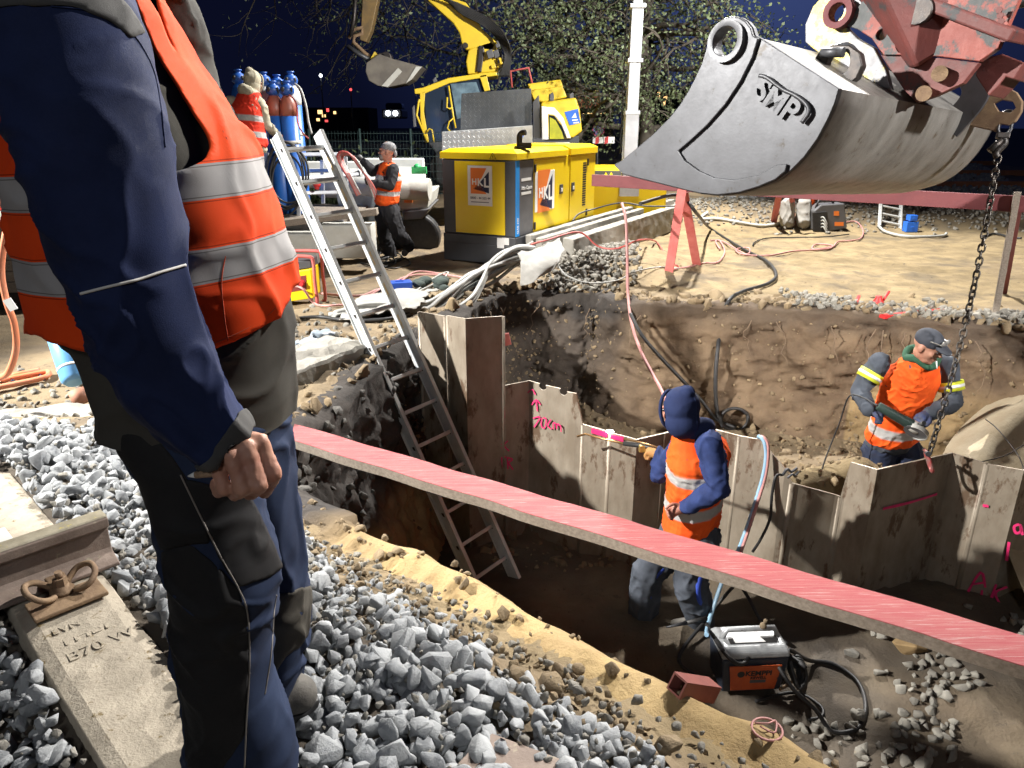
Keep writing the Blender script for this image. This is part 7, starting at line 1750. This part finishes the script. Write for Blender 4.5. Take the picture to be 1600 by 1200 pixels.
# hanging hoses into the pit
hose([(972, 318, 8.2), (978, 345, 8.0), (980, 400, 7.8), (981, 455, 7.5), (987, 505, 7.2), (1002, 550, 6.9), (1020, 585, 6.6), (1036, 615, 6.2), (1060, 680, 5.6)], .016, M['pink_hose'], 'pale pink hose hanging down into the pit behind the hooded man', 'hose')
hose([(1000, 318, 8.2), (1060, 305, 8.8), (1090, 335, 8.8), (1110, 360), (1160, 392), (1195, 410), (1212, 432), (1200, 447), (1160, 460), (1138, 475), (1128, 500, 7.30), (1122, 540, 7.02), (1118, 590, 6.9), (1120, 640, 6.85), (1130, 668, 6.75)], .020, M['black'], 'thick black cable running over the rim and down the far pit wall', 'cable', 'cable')
hose([(985, 490, 7.2), (1003, 524, 7.0), (1030, 556, 6.95), (1064, 592, 6.9), (1095, 625, 6.85), (1120, 655, 6.8), (1150, 668, 6.7)], .018, M['black'], 'black cable slanting down the pit wall behind the hooded man', 'cable', 'cable')
P = [at(1148+22*math.cos(a)*(1-.03*i), 655+17*math.sin(a), 6.78-.02*i) for i in range(3) for a in np.linspace(0, 6.283, 14)[:-1]]
hose(P, .016, M['black'], 'coil of black cable hanging at the foot of the far pit wall', 'cable coil', 'cable_coil', k=4)
# hoses over the slanted pile
hose([(1186, 690, 5.05), (1186, 682, 4.86), (1194, 690, 4.80), (1197, 712, 4.78), (1192, 745, 4.75), (1180, 785, 4.70), (1165, 830, 4.60), (1150, 868, 4.45), (1130, 905, 4.25), (1108, 970, 3.9), (1104, 992, 3.62)], .014, M['blue_hose'], 'pale blue hose hanging over the slanted sheet pile down to the welding machine', 'hose')
hose([(1190, 690, 5.05), (1190, 682, 4.85), (1199, 692, 4.79), (1200, 716, 4.77), (1195, 748, 4.74), (1183, 787, 4.68), (1168, 833, 4.58), (1155, 870, 4.43)], .012, M['pink_hose'], 'pink red hose hanging beside the pale blue hose over the slanted pile', 'hose')
hose([(1222, 742, 4.70), (1212, 745, 4.66), (1206, 775, 4.66), (1203, 810, 4.66), (1190, 840, 4.6), (1176, 862, 4.5)], .010, M['black'], 'black cable running down the slanted pile from the welding clamp', 'cable', 'cable')
mb = MB(); c = at(1230, 735, 4.70); mb.tube(spline([c+Vector((-.03, -.01, -.03)), c+Vector((-.01, -.02, .02)), c+Vector((.02, -.02, .0)), c+Vector((.06, -.02, .03))], 4), .010, 8); mb.tube(spline([c+Vector((.0, -.02, -.05)), c+Vector((.03, -.02, -.02)), c+Vector((.05, -.02, -.03)), c+Vector((.075, -.02, .0))], 4), .008, 8); mb.build('welding_clamp', M['steel_raw'], label='steel welding clamp gripping the low corner of the slanted pile', cat='clamp')

# welding machine on the pit floor
KZ = -1.80; k0 = atz(1128, 1083, KZ); k1 = atz(1216, 1079, KZ)
kx = (k1-k0); KW = kx.length; kx.normalize(); ky = Vector((-kx.y, kx.x, 0)); KD = .20; KH = .33
def KP(a, b, z): return k0+kx*a+ky*b+Vector((0, 0, z))
wm = thing('welding_machine', KP(KW/2, KD/2, 0), 'orange and dark blue portable welding machine standing on the pit floor', 'welding machine')
kdk = mat('dark_blue_grey_case', (.028, .036, .055), (.02, .026, .04), .5, 0, 8, .1, 60, spots=(.10, .10, .10), sscale=20, sth=.64)
def kring(z, gx, gy): return [KP(-gx, -gy, z), KP(KW+gx, -gy, z), KP(KW+gx, KD+gy, z), KP(-gx, KD+gy, z)]
mb = MB(); mb.loft([kring(.0, -.01, -.01), kring(.02, .01, .005), kring(.24, .028, .02), kring(.255, .03, .022)], False); mb.build('case', kdk, wm, bevel=.012)
ktop = mat('worn_silver_case', (.42, .43, .44), (.26, .27, .28), .4, .3, 12, .2, 80, spots=(.12, .12, .12), sscale=20, sth=.62)
mb = MB(); mb.loft([kring(.257, .032, .024), kring(.30, .030, .02), kring(.325, .008, -.01)], False); mb.build('top_cover', ktop, wm, bevel=.012)
mb = MB(); mb.tube([KP(.0, .10, .31), KP(.03, .10, .375), KP(KW-.03, .10, .375), KP(KW, .10, .31)], .018, 10); mb.build('carry_handle', ktop, wm)
mb = MB(); mb.prism([KP(.03, .03, .3262), KP(KW-.02, .03, .3262), KP(KW-.02, .09, .3262), KP(.03, .09, .3262)], (0, 0, .002)); mb.build('top_recess', M['black'], wm)
mb = MB(); mb.prism([KP(.06, .035, .329), KP(KW-.10, .035, .329), KP(KW-.12, .085, .329), KP(.06, .085, .329)], (0, 0, .002)); mb.build('top_label', M['white'], wm)
fz_ = lambda a, z: KP(a, -.022*min(1, z/.24)-.008, z)
orm = mat('scuffed_orange_panel', (.62, .12, .03), (.50, .085, .022), .5, 0, 10, .1, 60, spots=(.10, .04, .03), sscale=24, sth=.66)
mb = MB(); mb.prism([fz_(.045, .03), fz_(KW-.035, .03), fz_(KW-.015, .215), fz_(.015, .215)], -ky*.004); pn_ = mb.build('orange_panel', orm, wm)
fu = (fz_(.1, .2)-fz_(.1, .05)).normalized()
text_mesh('lettering', 'KEMPPI', fz_(.115, .142)-ky*.005, kx, fu, .050, M['black'], pn_, .001, bold=.03)
text_mesh('lettering', 'KEWELL', fz_(.15, .115)-ky*.005, kx, fu, .026, M['black'], pn_, .001, bold=.03)
mb = MB(); mb.cyl(fz_(.09, .155)-ky*.004, fz_(.09, .155)-ky*.006, .022, n=20); mb.build('round_logo', M['black'], pn_)
mb = MB(); mb.prism([fz_(.15, .085)-ky*.005, fz_(.245, .085)-ky*.005, fz_(.245, .108)-ky*.005, fz_(.15, .108)-ky*.005], -ky*.001); mb.build('model_plate', M['grey_mid'], pn_)
for z in (.10, .19): mb = MB(); mb.cyl(KP(KW+.02, .09, z), KP(KW+.06, .09, z), .024, n=14); mb.build('cable_plug', M['black'], wm)
mb = MB(); mb.sphere(KP(.24, .09, .40), .022, 8, 6); mb.sphere(KP(.255, .10, .425), .014, 8, 6); mb.build('clay_lump', clodm, label='small yellowish lump of clay on the welding machine handle', cat='clay')
fp = lambda x, y, dz=.015: gpt(x, y, dz)
hose([KP(KW+.05, .09, .19), (1235, 1016, 3.62), fp(1262, 1042, .05), fp(1300, 1040), fp(1338, 1066), fp(1352, 1105), fp(1340, 1140), fp(1300, 1146), fp(1270, 1130, .10), fp(1230, 1106, .16), fp(1180, 1070, .32), KP(.08, -.06, .26), KP(-.03, -.05, .33), fp(1098, 1026, .25)], .013, M['black'], 'welding cable looping over the pit floor around the welding machine', 'cable', 'cable')
for k in range(4):
    hose([KP(KW+.05, .09, .12+.03*k), KP(KW+.12, .05-.03*k, .20), KP(KW+.17, .02+.04*k, .08), KP(KW+.11, -.02, .03), KP(KW+.09, .10, .10+.02*k), KP(KW+.20, .12, .03)], .011, M['black'], ('upper', 'second', 'third', 'lowest')[k]+' short cable loop plugged into the right side of the welding machine', 'cable', 'cable')
eh = thing('electrode_holder', fp(1070, 1028, .3), 'grey electrode holder at the end of the welding cable left of the machine', 'electrode holder')
e0_ = fp(1098, 1024, .28); e1 = e0_+Vector((-.13, -.03, -.01)); mb = MB(); mb.tube([e0_, e1], [.016, .013], 10); mb.build('handle', M['black'], eh); mb = MB(); mb.tube([e1, e1+(e1-e0_)*1.0], [.013, .005], 8); mb.build('jaw', M['steel_raw'], eh)
hose([(1085, 885, 4.1), fp(1120, 930, .3), fp(1160, 965, .2), fp(1190, 985, .06), fp(1230, 1010, .02)], .012, M['black'], 'black cable lying behind the welding machine by the man legs', 'cable', 'cable')
hose([(1160, 885, 4.3), fp(1176, 930, .2), fp(1140, 965, .25), fp(1104, 985, .10), fp(1060, 1035, .03), fp(1100, 1066)], .012, M['black'], 'second black cable crossing the pit floor left of the welding machine', 'cable', 'cable')
hose([fp(1180, 1100, .02), fp(1240, 1085), fp(1280, 1105), fp(1284, 1122), fp(1262, 1128)], .010, M['black'], 'thin dark cable end lying in front of the welding machine', 'cable', 'cable')
hose([fp(1216, 1094, .08), fp(1238, 1082, .10), fp(1230, 1074, .14)], .010, M['rust'], 'bent steel rod lying right of the welding machine', 'rod', 'steel_rod')
# red steel box section on the sand shoulder
q0 = gpt(1056, 1086, .035); q1 = q0+Vector((.125, .075, -.085)); bd_ = (q1-q0).normalized(); bs = bd_.cross(Vector((0, 0, 1))).normalized(); bu = bs.cross(bd_)
h_ = .027; mb = MB(); rg = []
oc = lambda c, s: [c+bs*s+bu*s, c-bs*s+bu*s, c-bs*s-bu*s, c+bs*s-bu*s]
rings_ = [oc(q0, h_), oc(q1, h_), oc(q1, h_-.006), oc(q0, h_-.006), oc(q0, h_)]; mb.loft(rings_, False, False); mb.build('box_section', mat('primer_red_steel', (.26, .085, .07), (.20, .065, .055), .55, .2, 14, .1, 80), label='short red primed steel box section lying on the sandy edge', cat='steel tube')
mb = MB(); c = gpt(1198, 1142, .006); mb.tube([c+Vector((math.cos(a)*.040, math.sin(a)*.040, 0)) for a in np.linspace(0, 6.283, 26)[:-1]], .0035, 6, True); mb.tube(spline([c+Vector((-.03, .012, .01)), c+Vector((.0, .0, .02)), c+Vector((.03, .02, .01)), c+Vector((.01, -.025, .012)), c+Vector((-.02, .0, .01))], 5), .0025, 5); mb.build('tape_ring', M['pink_hose'], label='ring of red and white tape lying on the sandy edge', cat='tape')
# big stones under the plank
mb = MB(); 
for i, (x, y, s) in enumerate(((1424, 1012, .11), (1330, 1024, .05))):
    v, f = ROCKS[i+3]; c = fp(x, y, s*.4); mb = MB(); mb.add([tuple(np.array(c)+q*s) for q in v], f.tolist()); mb.build('boulder', mat('tan_boulder', (.28, .19, .09), (.20, .13, .06), .9, 0, 12, .4, 60) if i == 0 else stone_d, label=('tan boulder under the plank on the right', 'pale stone on the pit floor right of the welding machine')[i], cat='stone')

# beyond the trestle: welding machine, sacks, short ladder, blue boxes, hoses
wm2 = thing('welding_machine', gpt(1285, 360), 'dark grey welding machine with plugged cables on the far sandy ground', 'welding machine')
WY = gpt(1285, 362).y
def wp(x, y, d=0.): return at(x, y, WY)+Vector((0, d, 0))
mb = MB(); mb.prism([wp(1272, 330), wp(1284, 320), wp(1320, 318), wp(1324, 356), wp(1290, 363), wp(1271, 360)], (0, .30, 0)); mb.build('case', M['grey_mid'], wm2, bevel=.02)
mb = MB(); mb.prism([wp(1269, 332, -.02), wp(1292, 330, -.02), wp(1291, 362, -.02), wp(1270, 361, -.02)], (0, .03, 0)); mb.build('front_plate', M['black'], wm2, bevel=.01)
mb = MB(); mb.tube([wp(1278, 326, .1), wp(1283, 314, .1), wp(1300, 312, .1), wp(1306, 318, .1)], .022, 8); mb.build('carry_handle', M['grey_dark'], wm2)
for a, b in (((1303, 330), (1311, 337)), ((1304, 347), (1318, 353))): mb = MB(); mb.prism([wp(a[0], a[1], -.004), wp(b[0], a[1], -.004), wp(b[0], b[1], -.004), wp(a[0], b[1], -.004)], (0, .008, 0)); mb.build('orange_sticker', M['orange_print'], wm2)
for k in range(4): mb = MB(); c = wp(1282, 340+5*k, -.03); mb.tube(spline([c, c+Vector((.01, -.06, .02)), c+Vector((.04, -.09, -.03)), c+Vector((.08, -.10, -.10))], 4), .012, 6); mb.build('cable_plug', M['grey_cable'], wm2)
for x, lab in ((1228, 'left pale sack of the two standing under the bucket'), (1254, 'right pale sack beside the far welding machine')):
    put_ = blob([[(gpt(x, 356)+Vector((0, 0, .12)), .13), (gpt(x, 356)+Vector((.0, .05, .42)), .12)], [(gpt(x, 356)+Vector((.03, .05, .50)), .07)]], .02, 3)
    rt = thing('sack', gpt(x, 356), lab, 'sack'); put(put_, 'sack_body', fleece, rt, disp=folds(.02, 5, 12, x))
oc_ = thing('orange_jacket', gpt(1262, 352), 'bright orange work jacket hanging beside the far welding machine', 'jacket')
put(blob([[(gpt(1264, 352)+Vector((0, .1, .25)), .07), (gpt(1264, 352)+Vector((.02, .1, .62)), .10)]], .02, 2), 'cloth', bpy.data.materials['orange_vest'], oc_, disp=folds(.02, 6, 14, 3))
lb0 = gpt(1390, 357); ltop = at(1393, 296, lb0.y+.5)
ladder(lb0, ltop, (1, .05, 0), .36, 5, 'short aluminium ladder lying against the low bank beside the blue boxes', first=.12, details=False)
for i, (x, y0, y1, lab) in enumerate(((1421, 362, 346, 'lower larger bright blue box beside the short ladder'), (1421, 345, 336, 'upper smaller bright blue box stacked on the larger one'))):
    p = gpt(1421, 362); z1 = at(x, y0, p.y).z; z2 = at(x, y1, p.y).z; mb = MB(); mb.box((p.x, p.y, (z1+z2)/2+.004*i), (.20 if i == 0 else .13, .15, z2-z1-.004)); mb.box((p.x, p.y-.076, (z1+z2)/2), (.05, .012, .02)); mb.build('tool_box', M['blue_paint'], bevel=.012, label=lab, cat='box')
hose([(1372, 356), (1385, 366), (1420, 373), (1470, 372), (1478, 368)], .024, M['grey_cable'], 'thick grey hose curved on the sand in front of the blue boxes', 'hose')
hose([(1535, 372), (1555, 368), (1580, 374), (1595, 375)], .018, M['black'], 'dark hose end lying on the sand at the far right', 'hose')
hose([(1310, 352), (1336, 348), (1348, 362), (1342, 376), (1310, 380), (1300, 388), (1270, 392), (1275, 384), (1300, 386), (1290, 392), (1240, 395), (1200, 402), (1160, 400), (1150, 392), (1170, 390), (1165, 400), (1130, 380), (1110, 378)], .012, M['pink_hose'], 'pink cable snaking over the sand from the far welding machine', 'cable', 'cable')
hose([(1326, 368), (1290, 372), (1240, 373), (1200, 374), (1180, 380), (1176, 386)], .010, M['black'], 'thin dark cable lying straight over the sandy ground', 'cable', 'cable')
hose([(1125, 392), (1118, 380), (1124, 378), (1132, 395), (1122, 412), (1100, 414), (1075, 420), (1050, 424)], .012, M['pink_hose'], 'pink cable curled at the feet of the red trestle', 'cable', 'cable')
hose([(1105, 335), (1095, 345), (1120, 345), (1150, 350), (1190, 356), (1220, 352)], .028, M['concrete_pale'], 'pale thick hose lying over the spoil heap behind the trestle', 'hose')
# wires hanging on the right bank
hose([(1540, 655, 5.2), (1560, 672, 4.9), (1590, 710, 4.7), (1600, 735, 4.6)], .004, M['black_iron'], 'thin dark wire lying down the pale sand bank', 'wire', 'wire')
hose([(1532, 722, 4.7), (1570, 712, 4.75), (1600, 695, 4.85), (1640, 670, 4.95)], .004, M['black_iron'], 'thin wire curving up the pale sand bank at the right edge', 'wire', 'wire')

# left edge: trailer side, barrier board, orange hose, blue bottle
lt = thing('cargo_trailer', at(-40, 470, 6.5), 'brown wooden trailer side at the left edge behind the standing man', 'trailer')
LY = 6.8
for k in range(4):
    y0 = 392+k*17; mb = MB(); mb.prism([at(-260, y0, LY), at(95, y0-2, LY), at(95, y0+14, LY), at(-260, y0+16, LY)], (0, .05, 0)); mb.build('side_board', M['wood_raw'], lt, bevel=.005)
mb = MB(); mb.prism([at(-260, 300, LY+.1), at(20, 150, LY+.1), at(22, 395, LY+.1), at(-260, 395, LY+.1)], (0, 1.6, 0)); mb.build('load', M['wood_raw'], lt, bevel=.02)
mb = MB(); mb.prism([at(-260, 462, LY), at(100, 456, LY), at(100, 486, LY), at(-260, 494, LY)], (0, 1.8, 0)); mb.build('chassis', M['black_iron'], lt, bevel=.02)
for x in (-60, 60):
    c = at(x, 486, LY+.1); mb = MB(); mb.cyl(c, c+Vector((0, .25, 0)), .30, n=24); mb.build('wheel', M['black'], lt, bevel=.03)
bbd = thing('warning_board', at(2, 350, 5.9), 'white board with red stripes at the left edge of the site', 'board')
mb = MB(); mb.prism([at(x, y, 5.9) for x, y in ((-60, 300), (2, 275), (15, 305), (22, 345), (-60, 350))], (0, .04, 0)); mb.build('panel', M['white'], bbd, bevel=.006)
mb = MB(); mb.prism([at(x, y, 5.895) for x, y in ((-30, 312), (12, 322), (14, 330), (-30, 324))], (0, -.004, 0)); mb.build('red_stripe', M['red_paint'], bbd)
hose([(-60, 250, 3.4), (0, 318, 3.5), (20, 318, 3.55), (10, 360, 3.5), (2, 420, 3.5), (10, 470, 3.5), (22, 505, 3.52), (25, 545, 3.55), (14, 580, 3.6), (0, 590, 3.7), (-30, 600, 3.8)], .016, M['orange_hose'], 'orange hose with a white tag hanging in a loop at the left edge', 'hose')
mb = MB(); mb.prism([at(x, y, 3.48) for x, y in ((4, 470), (16, 465), (28, 482), (16, 487))], (0, .003, 0)); mb.build('paper_tag', M['white'], label='white paper tag tied to the orange hose', cat='tag')
hose([(-30, 590), (0, 600), (40, 594), (75, 588), (72, 596), (30, 606), (0, 612), (-20, 618), (0, 596), (30, 592), (62, 585)], .018, M['orange_hose'], 'orange hose coiled flat on the ground at the left edge', 'hose')
hose([(20, 602), (32, 588), (60, 590), (70, 598)], .010, M['navy_print'], 'thin dark blue cable lying across the orange hose coil', 'cable', 'cable')
gb_ = thing('gas_cylinder', gpt(118, 640), 'pale blue gas bottle with rusty cap leaning behind the standing man', 'gas bottle')
g0_, g1_ = gpt(122, 622, .10), at(84, 500, gpt(122, 622, .10).y+.25)
mb = MB(); mb.tube([g0_, g0_.lerp(g1_, .06), g1_.lerp(g0_, .1), g1_], [.050, .072, .072, .05], 20); mb.build('bottle_body', mat('sky_blue_bottle', (.16, .42, .78), (.12, .34, .66), .4, 0, 6, .05, 40, spots=(.40, .50, .60), sscale=18, sth=.68), gb_)
mb = MB(); dG = (g0_-g1_).normalized(); mb.tube([g0_-dG*.11, g0_-dG*.095], .0745, 20); mb.build('ring_band', M['white'], gb_); mb = MB(); cq = gpt(126, 636, .05); mb.tube([cq+Vector((-.01, 0, .06)), cq+Vector((.03, -.02, -.02))], [.045, .05], 16); mb.build('valve_guard', mat('rusty_pink_cap', (.42, .20, .13), (.30, .14, .09), .7, .1, 14), gb_)
